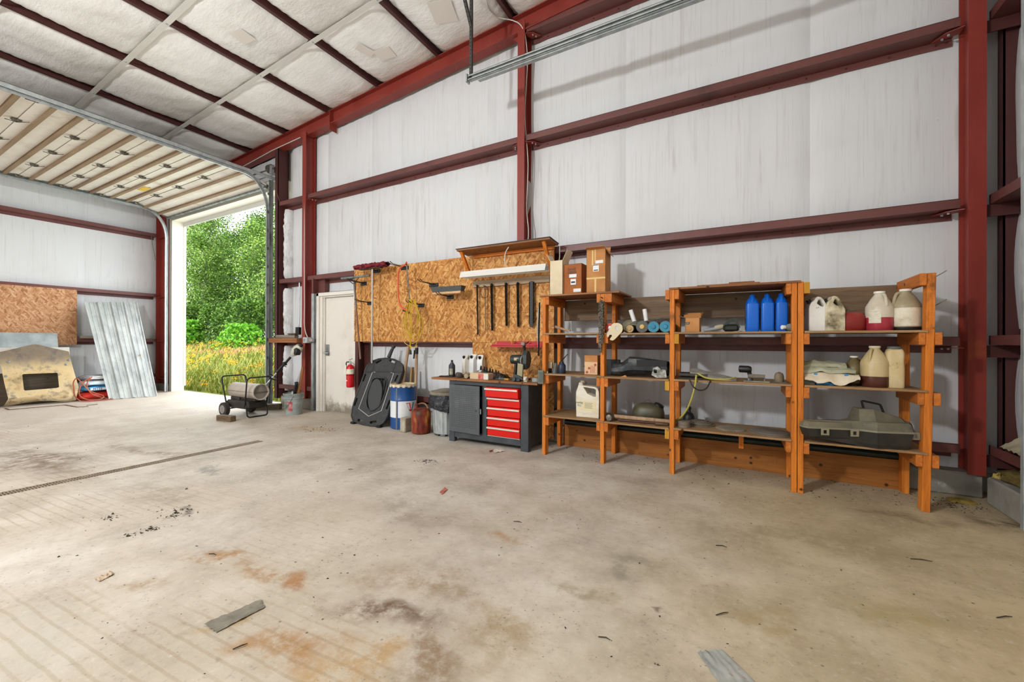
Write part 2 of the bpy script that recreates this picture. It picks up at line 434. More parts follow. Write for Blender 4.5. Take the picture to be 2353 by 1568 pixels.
# ================================================================== wall with the shelves (wall_back)
RSL = .0623                       # roof slope
def zraf(x): return 5.432 + RSL*x     # underside of the gable rafter
def zpur(x): return 5.66 + RSL*x      # underside of the purlins
DOX0, DOX1, DOZ = -12.20, -7.86, 4.19
b = MB()
for x0, x1, z0, z1 in ((XL-.1, DOX0-.02, 0, 5.3), (DOX0-.02, DOX1+.02, DOZ+.1, 5.4), (DOX1+.02, -6.52, 0, 5.5), (-6.52, -5.6, 2.12, 5.5), (-5.6, 2.1, 0, 6.1)):
    b.box((x0, 4.975, z0-.2), (x1, 5.0, z1))
wall_back = b.build('wall_back', m_exterior); tag(wall_back, kind='structure')

GZ = [.05, .36, 1.24, 2.36, 3.85, 5.25, 7]
def pillow(t): return math.sin(math.pi*min(max(t, 0), 1))**.8
def batt(x0, x1, z0, ztop, seed, plane='y', pos=4.9, amp=.03, sgn=-1):
    """one width of faced insulation between two seams, puffed out between the girts"""
    def fn(i, j):
        h = x0 + (x1-x0)*i
        zt = ztop(h) if callable(ztop) else ztop
        z = z0 + (zt-z0)*j
        g = 0
        for a, c_ in zip(GZ, GZ[1:]):
            if a <= z < c_: g = pillow((z-a)/(c_-a))
        e = min(i, 1-i)*(x1-x0)
        edge = 1-math.exp(-(e/.05))
        nz = mnoise.noise((h*7+seed, z*.5, seed))*.010 + mnoise.noise((h*22, z*1.1, seed*2))*.004
        d = pos + sgn*(amp*g*edge*(.75+.5*abs(mnoise.noise((h*.8, z*.7, seed)))) + nz*edge) + (1-edge)*.012*-sgn
        return (h, d, z) if plane == 'y' else (d, h, z)
    return MB().grid(fn, max(6, int((x1-x0)*14)), 44)
seams = [-6.92, -6.58, -4.79, -3.0, -1.2, .58, 1.86]
for i, (x0, x1) in enumerate(zip(seams, seams[1:])):
    z0 = .18 if x0 > -5.7 else (.18 if i == 0 else 2.12)
    if i == 1:
        MB().box((-5.62, 4.955, 0), (-5.44, 4.975, 2.2)).build('insulation_panel', m_ins, wall_back); batt(x0, -5.45, 2.14, zraf, 3.1).build('insulation_panel', m_ins, wall_back)
        batt(-5.45, x1, .18, zraf, 4.7).build('insulation_panel', m_ins, wall_back)
        continue
    batt(x0, x1, z0, zraf, i*2.3+1).build('insulation_panel', m_ins, wall_back)
batt(-7.66, -6.95, .18, zraf, 21).build('insulation_panel', m_ins, wall_back)
batt(-12.5, -7.8, 4.36, zraf, 25).build('insulation_panel', m_ins, wall_back)

def zgirt(x0, x1, zt, parent, y0=4.715, y1=4.885, lip=.075, mat=None):
    """Z girt: lip up at the room side, web back to the sheeting, flange down behind"""
    zb = zt-lip; t = .007
    prof = [(y0, zt), (y0, zb), (y1-t, zb), (y1-t, zb-.062), (y1, zb-.062), (y1, zb+t), (y0+t, zb+t), (y0+t, zt)]
    b = MB().prism(prof, 0, x0, x1)
    # return lip
    b.box((x0, y0, zt-.003), (x1, y0+.022, zt+.002))
    return b.build('girt', mat or m_maroon, parent)
def clip(x, zt, parent, s):
    b = MB(); z = zt-.088
    b.prism([(x, 4.70), (x, 4.80), (x+s*.10, 4.84), (x+s*.16, 4.84), (x+s*.10, 4.74)], 2, z-.006, z)
    o = b.build('girt_clip', m_red, parent)
    c = MB()
    for bx_, by in ((.075, 4.765), (.1, 4.81)): c.lathe([(.009, -.014), (.009, 0)], (x+s*bx_, by, z-.006), 6)
    c.build('bolt', m_galv, o)
CX_MID, CX_2 = (-2.54, -2.44), (-7.0, -6.90)
girts = []
for zt in (3.92, 2.43, 1.30, .42):
    girts.append((zgirt(-7.75, -7.01, zt, wall_back), zt))
for x0, x1, zt in ((-6.89, -2.56, 3.92), (-6.89, -2.56, 2.43), (-6.90, -6.76, 1.30), (-6.90, -6.76, .42), (-5.44, -2.56, 1.30), (-5.44, -2.56, .42),
                   (-2.43, 1.56, 3.92), (-2.43, 1.56, 2.43), (-2.43, 1.56, 1.30), (-2.43, 1.56, .42), (-2.43, 1.56, 5.32)):
    zgirt(x0, x1, zt, wall_back)
for zt in (3.92, 2.43, 1.30): clip(1.58, zt, wall_back, -1)
for zt in (5.32, 3.92): clip(-2.44, zt, wall_back, 1)
clip(-2.54, 3.92, wall_back, -1); clip(-6.90, 3.92, wall_back, 1)
# screws along the lower girt flanges
for zt, x0, x1 in ((3.92, -2.2, 1.5), (2.43, -1.7, 1.5), (3.92, -6.6, -2.7), (5.32, -2.2, 1.4)):
    c = MB(); x = x0
    while x < x1:
        c.lathe([(.008, 0), (.008, .008)], (x, 4.877, zt-.105), 6, axis=(0, -1, 0)); x += .305
    c.build('screw_row', m_dkmaroon, wall_back)

def icol(name, x0, x1, y0, y1, z0, z1, mat, parent, tf=.012, tw=.008):
    xc = (x0+x1)/2; b = MB()
    b.box((x0, y0, z0), (x1, y0+tf, z1)); b.box((x0, y1-tf, z0), (x1, y1, z1)); b.box((xc-tw/2, y0+tf, z0), (xc+tw/2, y1-tf, z1))
    return b.build(name, mat, parent)
icol('column', *CX_MID, 4.68, 4.885, .2, zraf(-2.5)+.115, m_red, wall_back)
icol('column', *CX_2, 4.68, 4.885, .2, zraf(-6.95)+.06, m_red, wall_back)
# jamb channel of the big doorway, with its web towards the shelves
b = MB(); zt = zraf(-7.8)
b.box((-7.775, 4.695, .15), (-7.765, 4.90, zt)); b.box((-7.865, 4.695, .15), (-7.765, 4.705, zt)); b.box((-7.865, 4.89, .15), (-7.765, 4.90, zt))
b.build('jamb_post', m_dkmaroon, wall_back)
# corner frame column at the far left: web faces the room
b = MB(); zt = zraf(-12.6)
b.box((-12.90, 4.68, .15), (-12.885, 4.90, zt)); b.box((-12.885, 4.775, .15), (-12.46, 4.785, zt)); b.box((-12.46, 4.69, .15), (-12.447, 4.88, zt))
for z in (1.22, 2.33, 3.82, .3): b.box((-12.885, 4.70, z), (-12.46, 4.78, z+.01))
b.build('corner_column', m_red, wall_back)
# big column beside the shelves, standing on the kerb
b = MB(); zt = 5.9
b.box((1.595, 4.685, .19), (1.70, 4.697, zt)); b.box((1.60, 4.86, .19), (1.72, 4.872, zt)); b.box((1.627, 4.697, .19), (1.637, 4.86, zt))
b.build('corner_column', m_red, wall_back)
# kerb under the wall
b = MB()
for x0, x1 in ((-7.70, -6.74), (-5.43, 1.70)): b.cbox((x0, 4.72, 0), (x1, 4.975, .195), .012)
b.cbox((-12.95, 4.72, 0), (-12.33, 4.975, .17), .012)
b.build('concrete_kerb', m_conc, wall_back)
# crinkled foil-white insulation wrapped beside the doorway jamb
m_wrap = NT('crinkled_white_wrap'); _co = m_wrap.coords()
m_wrap.inp('Base Color', m_wrap.mix(m_wrap.smooth(m_wrap.noise(_co, 5, 5), .45, .7), '#e9e9ea', '#d3d2d0')); m_wrap.inp('Roughness', .35)
m_wrap.bump(m_wrap.noise(m_wrap.coords((3, 3, 1)), 9, 5, .65, 1.2), .9, .03); m_wrap = m_wrap.m
def wraproll(z0, z1, seed):
    def fn(i, j):
        a = math.pi*(i*1.15-.08); z = z0+(z1-z0)*j
        cr = mnoise.noise((i*5, z*7, seed))*.018 + mnoise.noise((i*11, z*17, seed))*.008
        pin = 1-.25*math.exp(-min(j, 1-j)*14)
        r = (.085+cr)*pin
        return (-7.70+.012+.5*.085-math.cos(a)*r*.8, 4.87-math.sin(a)*r*1.5, z)
    MB().grid(fn, 14, 60).build('insulation_wrap', m_wrap, wall_back)
for z0, z1, sd in ((.30, 1.16, 1), (1.34, 2.26, 5), (2.45, 3.78, 9)): wraproll(z0, z1, sd)
# doorway reveal and head
b = MB(); b.box((-12.33, 4.74, 0), (DOX0, 5.0, DOZ)); 
b.box((DOX0-.06, 4.98, .12), (DOX0+.02, 5.03, DOZ-.05)); tag(b.build('jamb_trim', m_white_trim, wall_back))
MB().box((-12.33, 4.74, DOZ), (DOX1+.06, 5.0, DOZ+.22)).build('head_trim', m_white_trim, wall_back)
MB().box((DOX1, 4.90, 0), (DOX1+.08, 5.0, DOZ)).build('jamb_trim', m_white_trim, wall_back)

# gable rafter
def slopebeam(prof, x0, x1, b):
    n = len(prof)
    vs = [(x0, y, z+RSL*x0) for y, z in prof]+[(x1, y, z+RSL*x1) for y, z in prof]
    b.add(vs, [(i, (i+1) % n, n+(i+1) % n, n+i) for i in range(n)]); b.add(vs[:n], [tuple(range(n-1, -1, -1))]); b.add(vs[n:], [tuple(range(n))])
b = MB(); z0 = 5.432; z1 = 5.432+.235
slopebeam([(4.70, z0), (4.845, z0), (4.845, z0+.012), (4.70, z0+.012)], -12.9, 2.0, b)
slopebeam([(4.70, z1-.012), (4.845, z1-.012), (4.845, z1), (4.70, z1)], -12.9, 2.0, b)
slopebeam([(4.768, z0+.012), (4.777, z0+.012), (4.777, z1-.012), (4.768, z1-.012)], -12.9, 2.0, b)
b.build('rafter', m_red, wall_back)
x = -6.27; MB().box((x-.006, 4.69, zraf(x)-.11), (x+.006, 4.84, zraf(x)+.22)).build('brace_plate', m_red, wall_back)
MB().prism([(-2.66, zraf(-2.6)), (-2.54, zraf(-2.6)), (-2.54, zraf(-2.6)-.12)], 1, 4.76, 4.77).build('gusset', m_red, wall_back)
# infill sheeting above the rafter
batt(-12.9, 2.0, 5.0, lambda h: zpur(h)+.15, 31, pos=4.92, amp=0).build('insulation_panel', m_ceil, wall_back)

# ================================================================== left wall
b = MB().box((XL-.08, YB, -.1), (XL-.02, 5.0, 5.3)); wall_left = b.build('wall_left', m_exterior); tag(wall_left, kind='structure')
ys = [4.86, 3.42, 1.60, -.22, -2.04, -3.86, -5.68, -7.5]
for i, (a, c_) in enumerate(zip(ys, ys[1:])):
    batt(c_, a, .15, 4.98, 40+i*3, plane='x', pos=-13.03, sgn=1).build('insulation_panel', m_ins, wall_left)
for zt in (3.93, 2.42, 1.29, .42):
    zb = zt-.075; t = .007; x0, x1 = -12.85, -13.02
    prof = [(x0, zt), (x0, zb), (x1+t, zb), (x1+t, zb-.062), (x1, zb-.062), (x1, zb+t), (x0-t, zb+t), (x0-t, zt)]
    MB().prism(prof, 1, -7.4, 4.67).build('girt', m_maroon, wall_left)
MB().cbox((-13.0, YB, 0), (-12.86, 4.72, .17), .01).build('concrete_kerb', m_conc, wall_left)

# ================================================================== right wall
b = MB()
for a in (((1.985, 4.02, -.1), (2.05, 5.0, 6.2)), ((1.985, YB, 4.45), (2.05, 4.02, 6.2)), ((1.985, YB, -.1), (2.05, -.35, 4.45))): b.box(*a)
wall_right = b.build('wall_right', m_exterior); tag(wall_right, kind='structure')
batt(4.06, 4.90, .2, 5.7, 71, plane='x', pos=1.93, sgn=-1, amp=.05).build('insulation_panel', m_ins, wall_right)
for zt in (5.32, 3.92, 2.44, 1.31, .43):
    zb = zt-.075; t = .007; x0, x1 = 1.74, 1.91
    prof = [(x0, zt), (x0, zb), (x1-t, zb), (x1-t, zb-.062), (x1, zb-.062), (x1, zb+t), (x0+t, zb+t), (x0+t, zt)]
    MB().prism(prof, 1, 4.10, 4.76).build('girt', m_maroon, wall_right)
    MB().box((1.70, 4.74, zb-.10), (1.9, 4.752, zb-.004)).build('girt_clip', m_dkmaroon, wall_right)
b = MB(); b.box((1.835, 4.80, .2), (1.93, 4.81, 6.0)); b.box((1.92, 4.72, .2), (1.93, 4.81, 6.0)); b.box((1.835, 4.80, .2), (1.845, 4.89, 6.0))
b.build('corner_post', m_dkmaroon, wall_right)
b = MB(); b.cbox((1.67, 4.06, 0), (1.98, 4.60, .21), .012); b.build('concrete_kerb', m_conc, wall_right)
b = MB()
for j in range(8): b.cbox((1.86, -.32, .57*j+.01), (1.91, 4.0, .57*j+.56), .008)
b.build('closed_door_sections', m_door_panel, wall_right)
MB().box((1.80, 4.02, 0), (1.98, 4.08, 6)).build('jamb_post', m_dkmaroon, wall_right)

# ================================================================== wall behind the camera, with a doorway added to let light in
b = MB()
for x0, x1, z0, z1 in ((XL, -12.2, 0, 5.4), (-7.8, 2.05, 0, 6), (-12.2, -7.8, 4.25, 5.4)):
    b.box((x0, -7.56, z0), (x1, -7.5, z1))
wall_front = b.build('wall_front', m_ins); tag(wall_front, kind='structure')

# ================================================================== roof
ceiling = MB()
ceiling.add([(XL-.1, YB-.1, zpur(XL)+.3), (2.1, YB-.1, zpur(2.1)+.3), (2.1, 5.05, zpur(2.1)+.3), (XL-.1, 5.05, zpur(XL)+.3)], [(0, 1, 2, 3)])
ceiling = ceiling.build('ceiling', m_exterior); tag(ceiling, kind='structure')
PX = [-8.82+1.2345*k for k in range(-3, 9)]
SY = [4.73-1.165*k for k in range(0, 11)]; SY[0] = 4.80
def cellmesh(w, l, seed):
    def fn(i, j):
        s, t = 2*i-1, 2*j-1
        up = .10*abs(s)**7
        bulge = -.055*(1-t*t)**.7*(1-s**4)
        cr = mnoise.noise((s*3+seed, t*2.2, seed))*.014
        pleat = .013*math.sin(t*30+seed*3+math.sin(s*3))*max(0, abs(s)-.35)**1.5 + .016*math.sin(s*36+seed)*max(0, abs(t)-.62)**1.4
        return (s*w/2, t*l/2, .025 + up + bulge + cr*(1-abs(s)**6) + pleat)
    return MB().grid(fn, 26, 26)
cw, cl = 1.2345-.006, 1.165
protos = [cellmesh(cw, cl, sd).build('insulation_panel', m_ceil, ceiling) for sd in (1.3, 4.1, 7.7)]
first = [True]*3
ang = -math.atan(RSL)
for ix in range(len(PX)-1):
    for jy in range(len(SY)-1):
        xc = (PX[ix]+PX[ix+1])/2; yc = (SY[jy]+SY[jy+1])/2; k_ = (ix*2+jy*5+ix*jy) % 3
        if first[k_]: o = protos[k_]; first[k_] = False
        else: o = inst(protos[k_], parent=ceiling)
        o.location = (xc, yc, zpur(xc)); o.rotation_euler = (0, ang, math.pi if (ix+jy) % 2 else 0)
        if (ix+jy) % 2: o.rotation_euler = (0, -ang, math.pi)
for x in PX:
    zb = zpur(x)-.004; t = .006
    prof = [(x-.024, zb), (x+.024, zb), (x+.024, zb+.012), (x+.006, zb+t+.006), (x+.006, zb+.2), (x-.0, zb+.2), (x-.0, zb+t+.006), (x-.024, zb+t)]
    MB().prism(prof, 1, -7.4, 4.86).build('purlin', m_dkmaroon, ceiling)
for y in SY[1:]:
    b = MB(); vs = []
    x0, x1 = XL, 1.9
    b.add([(x0, y-.034, zpur(x0)-.010), (x1, y-.034, zpur(x1)-.010), (x1, y+.034, zpur(x1)-.010), (x0, y+.034, zpur(x0)-.010),
           (x0, y-.034, zpur(x0)-.007), (x1, y-.034, zpur(x1)-.007), (x1, y+.034, zpur(x1)-.007), (x0, y+.034, zpur(x0)-.007)],
          [(0, 1, 2, 3), (7, 6, 5, 4), (0, 4, 5, 1), (2, 6, 7, 3)])
    st = b.build('banding_strap', m_strap, ceiling)
    c = MB()
    for x in PX: c.lathe([(.011, -.016), (.011, -.008)], (x, y, zpur(x)), 6)
    c.build('screw_row', m_galv, st)
# taped repair patches on the ceiling batts
m_tape = plain('patch_tape', '#e6e0d8', .5)
for x, y, w, l, r in ((-4.44, 4.22, .26, .20, 12), (-4.62, 4.02, .14, .24, -14), (-3.3, 4.1, .3, .34, 20), (-5.75, 3.0, .22, .2, 8)):
    p = Vector((x, y, zpur(x)-.042))
    MB().box((-w/2, -l/2, 0), (w/2, l/2, .002)).build('repair_patch', m_tape, ceiling).matrix_local = Matrix.Translation(p) @ Matrix.Rotation(ang, 4, 'Y') @ Matrix.Rotation(math.radians(r), 4, 'Z')
# ================================================================== open sectional overhead door
door_1 = setting('door_1')
SEC = .588; XA, XB = -12.10, -7.985
def seclist():
    out = []; y = 4.025
    while y > .4: out.append((y-SEC, 4.393, y, 4.393)); y -= SEC
    return [(4.025, 4.393, 4.60, 4.215)] + out
m_sect_edge = plain('door_section_edge', '#a89a86', .6)
m_hinge = mott('grimy_hinge_steel', ['#4a443c', '#6b655a', '#8c877c'], 20, rough=.5, metal=.5)
for n_, (ya, za, yb, zb) in enumerate(seclist()):
    p, q = Vector((0, ya, za)), Vector((0, yb, zb)); d = (q-p).normalized(); up = Vector((0, -d.z, d.y))
    def sp(x, s, h): r = p + d*s + up*h; return (x, r.y, r.z)
    ln = (q-p).length
    def slab(s0, s1, h0, h1, x0=XA, x1=XB):
        return [sp(x0, s0, h0), sp(x1, s0, h0), sp(x1, s1, h0), sp(x0, s1, h0), sp(x0, s0, h1), sp(x1, s0, h1), sp(x1, s1, h1), sp(x0, s1, h1)]
    FB = [(0, 3, 2, 1), (4, 5, 6, 7), (0, 1, 5, 4), (1, 2, 6, 5), (2, 3, 7, 6), (3, 0, 4, 7)]
    sec = MB()
    sec.add(slab(.003, ln-.003, .012, .045), FB)
    sec.add(slab(.003, ln*.5, 0.004, .013), FB)             # shallow step pressed into the skin
    sec_o = sec.build('door_section', m_door_panel, door_1)
    for s0 in (.155, ln-.170):
        h = MB(); h.add(slab(s0-.024, s0+.024, -.026, .013), FB); h.add(slab(s0-.034, s0+.034, .006, .014), FB)
        h.build('strut', m_strut, sec_o)
    for x in (XA, XB-.045):
        e = MB(); e.add(slab(.02, ln-.02, -.006, .014, x, x+.045), FB); e.build('end_stile', m_galv_old, sec_o)
    if n_ > 0 and n_ < 6:
        for x in (-8.04, -9.02, -10.05, -11.05, -12.05):
            h = MB(); s_ = ln
            h.add([sp(x-.035, s_-.06, -.002), sp(x+.035, s_-.06, -.002), sp(x+.022, s_+.05, -.002), sp(x-.022, s_+.05, -.002), sp(x-.02, s_-.04, -.03), sp(x+.02, s_-.04, -.03), sp(x+.014, s_+.03, -.03), sp(x-.014, s_+.03, -.03)], FB)
            h.tube([sp(x-.075, s_-.10, -.012), sp(x, s_, -.035), sp(x+.075, s_+.10, -.012)], .006, 5)
            h.tube([sp(x-.05, s_, -.02), sp(x+.05, s_, -.02)], .009, 6)
            h.build('hinge', m_hinge, sec_o)
    if n_ == 0:
        e = MB(); e.add(slab(ln-.012, ln+.03, -.03, .05), FB); e.build('bottom_seal', m_galv_old, sec_o)
    if n_ == 2:
        w = MB(); pp = onf(330, 436, 4.38); w.box((pp.x-.17, pp.y-.05, 4.392), (pp.x+.20, pp.y+.07, 4.3945)); 
        MB().box((pp.x-.16, pp.y-.05, 4.390), (pp.x+.19, pp.y+.06, 4.3935)).build('yellow_sticker', plain('yellow_sticker', '#d8b441', .5), sec_o)
def track(x, zt, parent, ylow=.3):
    tp = [(x, 4.60, .02), (x, 4.60, 3.72)] + [(x, 4.60-.42*(1-math.cos(a)), 3.72+.62*math.sin(a)) for a in [math.pi/2*i/10 for i in range(1, 11)]]
    tp += [(x, ylow, zt-.05)]
    b = MB()
    for p, q in zip(tp, tp[1:]):
        up = Vector((1, 0, 0))
        b.beam(p, q, .050, .004, up)
        d = (Vector(q)-Vector(p)).normalized(); s = Vector((1, 0, 0)).cross(d)
        for e in (-1, 1): b.beam(Vector(p)+s*e*.025+Vector((.012, 0, 0)), Vector(q)+s*e*.025+Vector((.012, 0, 0)), .004, .028, up)
    t = b.build('track', m_galv, parent)
    return t
tr = track(-7.955, 4.41, door_1); 
a = MB(); a.box((-7.925, .3, 4.365), (-7.92, 4.74, 4.425)); a.box((-7.965, .3, 4.42), (-7.92, 4.74, 4.425)); a.build('track_angle', m_galv, door_1)
a = MB(); a.box((-7.935, 4.655, 0), (-7.865, 4.662, 4.35)); a.box((-7.94, 4.62, 0), (-7.933, 4.662, 4.35))
for z in [.2+.35*i for i in range(12)]: a.box((-7.95, 4.60, z), (-7.93, 4.66, z+.05))
a.build('track_angle', m_galv_old, door_1)
tr2 = track(-12.14, 4.41, door_1)
a = MB(); a.box((-12.17, .3, 4.36), (-12.165, 4.74, 4.42)); a.box((-12.17, .3, 4.355), (-12.11, 4.55, 4.36)); a.build('track_angle', m_galv, door_1)
a = MB(); a.box((-12.27, 4.655, 0), (-12.19, 4.662, 4.3)); a.build('track_angle', m_galv_old, door_1)
# cable drum, shaft and plate over the right jamb
a = MB(); cpos = (-7.99, 4.66, 4.57)
a.lathe([(.03, 0), (.085, 0), (.085, .012), (.065, .018), (.065, .06), (.085, .066), (.085, .078), (.03, .078)], cpos, 24, axis=(1, 0, 0)); dr = a.build('cable_drum', m_hinge, door_1)
MB().tube([(-12.1, 4.66, 4.57), (-7.86, 4.66, 4.57)], .0127, 8).build('torsion_shaft', m_hinge, door_1)
MB().prism([(4.60, 4.44), (4.70, 4.44), (4.70, 4.66), (4.62, 4.62)], 0, -7.90, -7.894).build('bearing_plate', m_galv, door_1)
MB().tube([onw(632, 413, 4.69), onw(634, 425, 4.68), onw(635, 440, 4.68), onw(642, 462, 4.70)], .004, 5).build('pull_cable', plain('red_cable', '#8a5a52', .6), door_1)
MB().tube([onx(348, 543, -12.83), onx(350, 560, -12.83), onx(357, 598, -12.82)], .006, 5).build('pull_cable', plain('grey_cable', '#6f6a66', .6), door_1)

# ================================================================== steel man door
door_2 = setting('door_2')
m_doorp = mott('scuffed_door_paint', ['#d3ccc2', '#dbd5cc', '#e2ddd5'], 2.5, rough=.5, dirt='#a89c8b', dscale=2.6, dlo=.62, dhi=.85)
def frame_part(a, c_, m_=m_doorp): return MB().cbox(a, c_, .006).build('door_frame', m_, door_2)
frame_part((-6.60, 4.685, 0), (-6.535, 4.86, 2.10)); frame_part((-6.535, 4.71, 0), (-6.47, 4.86, 2.085)); frame_part((-6.47, 4.735, 0), (-6.445, 4.86, 2.05))
frame_part((-6.60, 4.685, 2.04), (-5.60, 4.86, 2.10)); frame_part((-6.5, 4.72, 2.015), (-5.62, 4.86, 2.045)); frame_part((-5.655, 4.70, 0), (-5.60, 4.86, 2.1))
leaf_m = NT('dirty_door_leaf'); _tc = leaf_m.n('ShaderNodeTexCoord').outputs['Object']; _sp = leaf_m.n('ShaderNodeSeparateXYZ', _tc)
_c = leaf_m.mix(leaf_m.smooth(leaf_m.noise(_tc, 2.5, 5), .45, .75), '#dcd6cd', '#cfc7bb')
_h = leaf_m.math('ADD', _sp.outputs[2], leaf_m.math('MULTIPLY', leaf_m.noise(_tc, 6, 6, .7), -.55))
_c = leaf_m.mix(leaf_m.math('MULTIPLY', leaf_m.smooth(_h, -.02, -.22), .85), _c, '#6b5f4c')
_v = leaf_m.vor(_tc, 22); _c = leaf_m.mix(leaf_m.math('MULTIPLY', leaf_m.math('SUBTRACT', 1.0, leaf_m.smooth(_v, .03, .09)), leaf_m.smooth(leaf_m.noise(_tc, 3, 3), .52, .6)), _c, '#7d7364')
leaf_m.inp('Base Color', _c); leaf_m.inp('Roughness', .45); leaf_m = leaf_m.m
leaf = MB().cbox((-6.44, 4.765, .01), (-5.66, 4.81, 2.012), .004).build('door_leaf', leaf_m, door_2)
hx, hz = -6.385, 1.02
b = MB(); b.cbox((hx-.045, 4.752, hz-.03), (hx+.045, 4.765, hz+.17), .01)
b.lathe([(.028, 0), (.028, .03)], (hx-.01, 4.75, hz+.02), 14, axis=(0, -1, 0)); b.build('lock_plate', mott('dull_lock_steel', ['#6a6a69', '#8a8a88', '#9d9d9a'], 12, rough=.45, metal=.6), leaf)
b = MB(); b.tube([(hx-.01, 4.715, hz+.02), (hx+.07, 4.715, hz+.02)], .012, 8); b.cbox((hx-.05, 4.70, hz+.008), (hx+.06, 4.72, hz+.032), .006); b.build('lever', m_galv, leaf)
# galvanised stud and maroon framing round the doorway
MB().cbox((-6.745, 4.69, 0), (-6.685, 4.86, 2.10), .004).build('steel_stud', m_galv, door_2)
MB().cbox((-6.685, 4.72, 0), (-6.60, 4.86, 2.10), .004).build('steel_stud', m_galv_old, door_2)
MB().box((-6.74, 4.695, 2.10), (-6.70, 4.88, 2.37)).build('door_framing', m_maroon, door_2); MB().box((-6.70, 4.80, 2.10), (-6.52, 4.88, 2.37)).build('door_framing', m_maroon, door_2)
b = MB(); b.box((-5.60, 4.695, .15), (-5.592, 4.89, 2.36)); b.box((-5.60, 4.695, .15), (-5.53, 4.703, 1.24)); b.box((-5.592, 4.86, .15), (-5.44, 4.87, 1.24)); b.build('door_framing', m_dkmaroon, door_2)

# ================================================================== right-hand overhead door: vertical track, horizontal track and its hanger
door_3 = setting('door_3')
b = MB(); TX, TY = 1.655, 4.085
b.box((TX-.012, TY-.03, 0), (TX+.002, TY+.005, 4.2)); b.box((TX, TY-.034, 0), (TX+.09, TY-.028, 4.2)); b.box((TX+.085, TY-.09, 0), (TX+.09, TY-.03, 4.2))
b.build('vertical_track', m_galv, door_3)
b = MB(); b.box((TX+.092, TY-.12, 0), (TX+.11, TY+.06, 4.4)); b.build('track_angle', m_galv_old, door_3)
b = MB(); HZ = 4.42; hx0, hx1 = -2.875, 1.5
b.box((hx0, 4.075, HZ-.035), (hx1, 4.079, HZ+.03)); b.box((hx0, 4.045, HZ+.026), (hx1, 4.079, HZ+.03)); b.box((hx0, 4.045, HZ-.035), (hx1, 4.079, HZ-.031)); b.box((hx0, 4.045, HZ+.012), (hx1, 4.049, HZ+.03)); b.box((hx0, 4.045, HZ-.035), (hx1, 4.049, HZ-.018))
b.box((hx0+.02, 4.08, HZ-.045), (hx1, 4.084, HZ+.045)); b.box((hx0+.12, 4.08, HZ-.05), (hx1, 4.125, HZ-.045))
b.build('horizontal_track', m_galv, door_3)
def perforated(p, q, name='hanger'):
    b = MB().beam(p, q, .032, .004, (0, 1, 0)).beam(Vector(p)+Vector((.016, .014, 0)), Vector(q)+Vector((.016, .014, 0)), .004, .03, (0, 1, 0)); o = b.build(name, m_hgr, door_3)
    c = MB(); n = int((Vector(q)-Vector(p)).length/.045); d = (Vector(q)-Vector(p))/n
    for i in range(1, n): c.lathe([(.007, 0), (.007, .004)], Vector(p)+d*i+Vector((0, -.002, 0)), 6, axis=(0, -1, 0))
    c.build('punched_hole', m_black, o)
m_hgr = plain('dark_punched_angle', '#4c4c4a', .5, .5)
hz_top = zpur(-2.87)
perforated((-2.855, 4.07, HZ-.02), (-2.855, 4.07, hz_top)); perforated((-2.85, 4.06, HZ+.62), (-2.76, 3.60, hz_top))
MB().box((-2.90, 4.03, HZ-.05), (-2.88, 4.10, HZ+.045)).build('track_stop', m_galv, door_3)
# white lead running down the middle column and over to the hanger
m_cable = plain('white_flex', '#c9c6bf', .5)
pts = [onw(1118, 0, 4.3), onw(1122, 20, 4.4), onw(1145, 42, 4.6), onw(1175, 45, 4.66), onw(1196, 55, 4.665), onw(1206, 75, 4.70), onw(1213, 130, 4.74), onw(1209, 200, 4.74), onw(1205, 260, 4.74), onw(1208, 305, 4.74), onw(1214, 370, 4.74), onw(1212, 430, 4.74), onw(1209, 480, 4.74), onw(1215, 530, 4.74), onw(1213, 560, 4.74)]
MB().tube(fillet(pts, .15, 3), .0065, 6).build('electric_lead', m_cable, wall_back)
pts = [onw(560, 382, 4.695), onw(625, 346, 4.695), onw(690, 316, 4.695)]
MB().tube(pts, .008, 6).build('electric_lead', m_cable, wall_back)
pts = [onw(700, 313, 4.69), onw(702, 360, 4.69), onw(700, 440, 4.69), onw(699, 600, 4.675), onw(700, 700, 4.675), onw(699, 745, 4.675), onw(702, 765, 4.66), onw(708, 778, 4.65)]
MB().tube(fillet(pts, .1, 3), .008, 6).build('electric_lead', m_cable, wall_back)
MB().tube([onw(688, 650, 4.70), onw(688, 730, 4.70), onw(686, 752, 4.69)], .012, 6).build('conduit', m_galv, wall_back)
# ================================================================== outdoors, seen through the big doorway
rng = random.Random(7)
def ground_z(x, y):
    t = min(max((y-5.15)/9.0, 0), 1)
    return -.04 + .86*t*t*(3-2*t)*.98 + .05*mnoise.noise((x*.4, y*.4, 0))*min(1, t*4) + max(0, y-14)*.03
m_soil = mott('meadow_soil', ['#66753a', '#87904a', '#a39a5e'], 2.5, rough=.95, bump=.5, bscale=20)
def fn(i, j):
    x = -58+56*i; y = 5.02+34*j*j
    return (x, y, ground_z(x, y))
tag(MB().box((-70, -60, -.30), (40, -7.6, -.06)).build('unseen_yard', mott('yard_gravel', ['#6f6a60', '#857f74', '#968f83'], 3, rough=.95)), kind='structure')  # unseen ground, added to cut sky light coming up through the rear doorway
terrain = MB().grid(fn, 90, 50).build('meadow_ground', m_soil); tag(terrain, kind='structure')
def meadow_mat(name, c1, c2, c3, tr=.25):
    k = NT(name); g = k.n('ShaderNodeNewGeometry').outputs['Random Per Island']
    k.inp('Base Color', k.ramp(g, [(0, c1), (.5, c2), (1, c3)])); k.inp('Roughness', .7); k.inp('Specular IOR Level', .2)
    return k.m
m_grass = meadow_mat('meadow_grass', '#62792a', '#93a044', '#b3a868')
m_straw = meadow_mat('dry_grass', '#bda468', '#c9a06e', '#b98672')
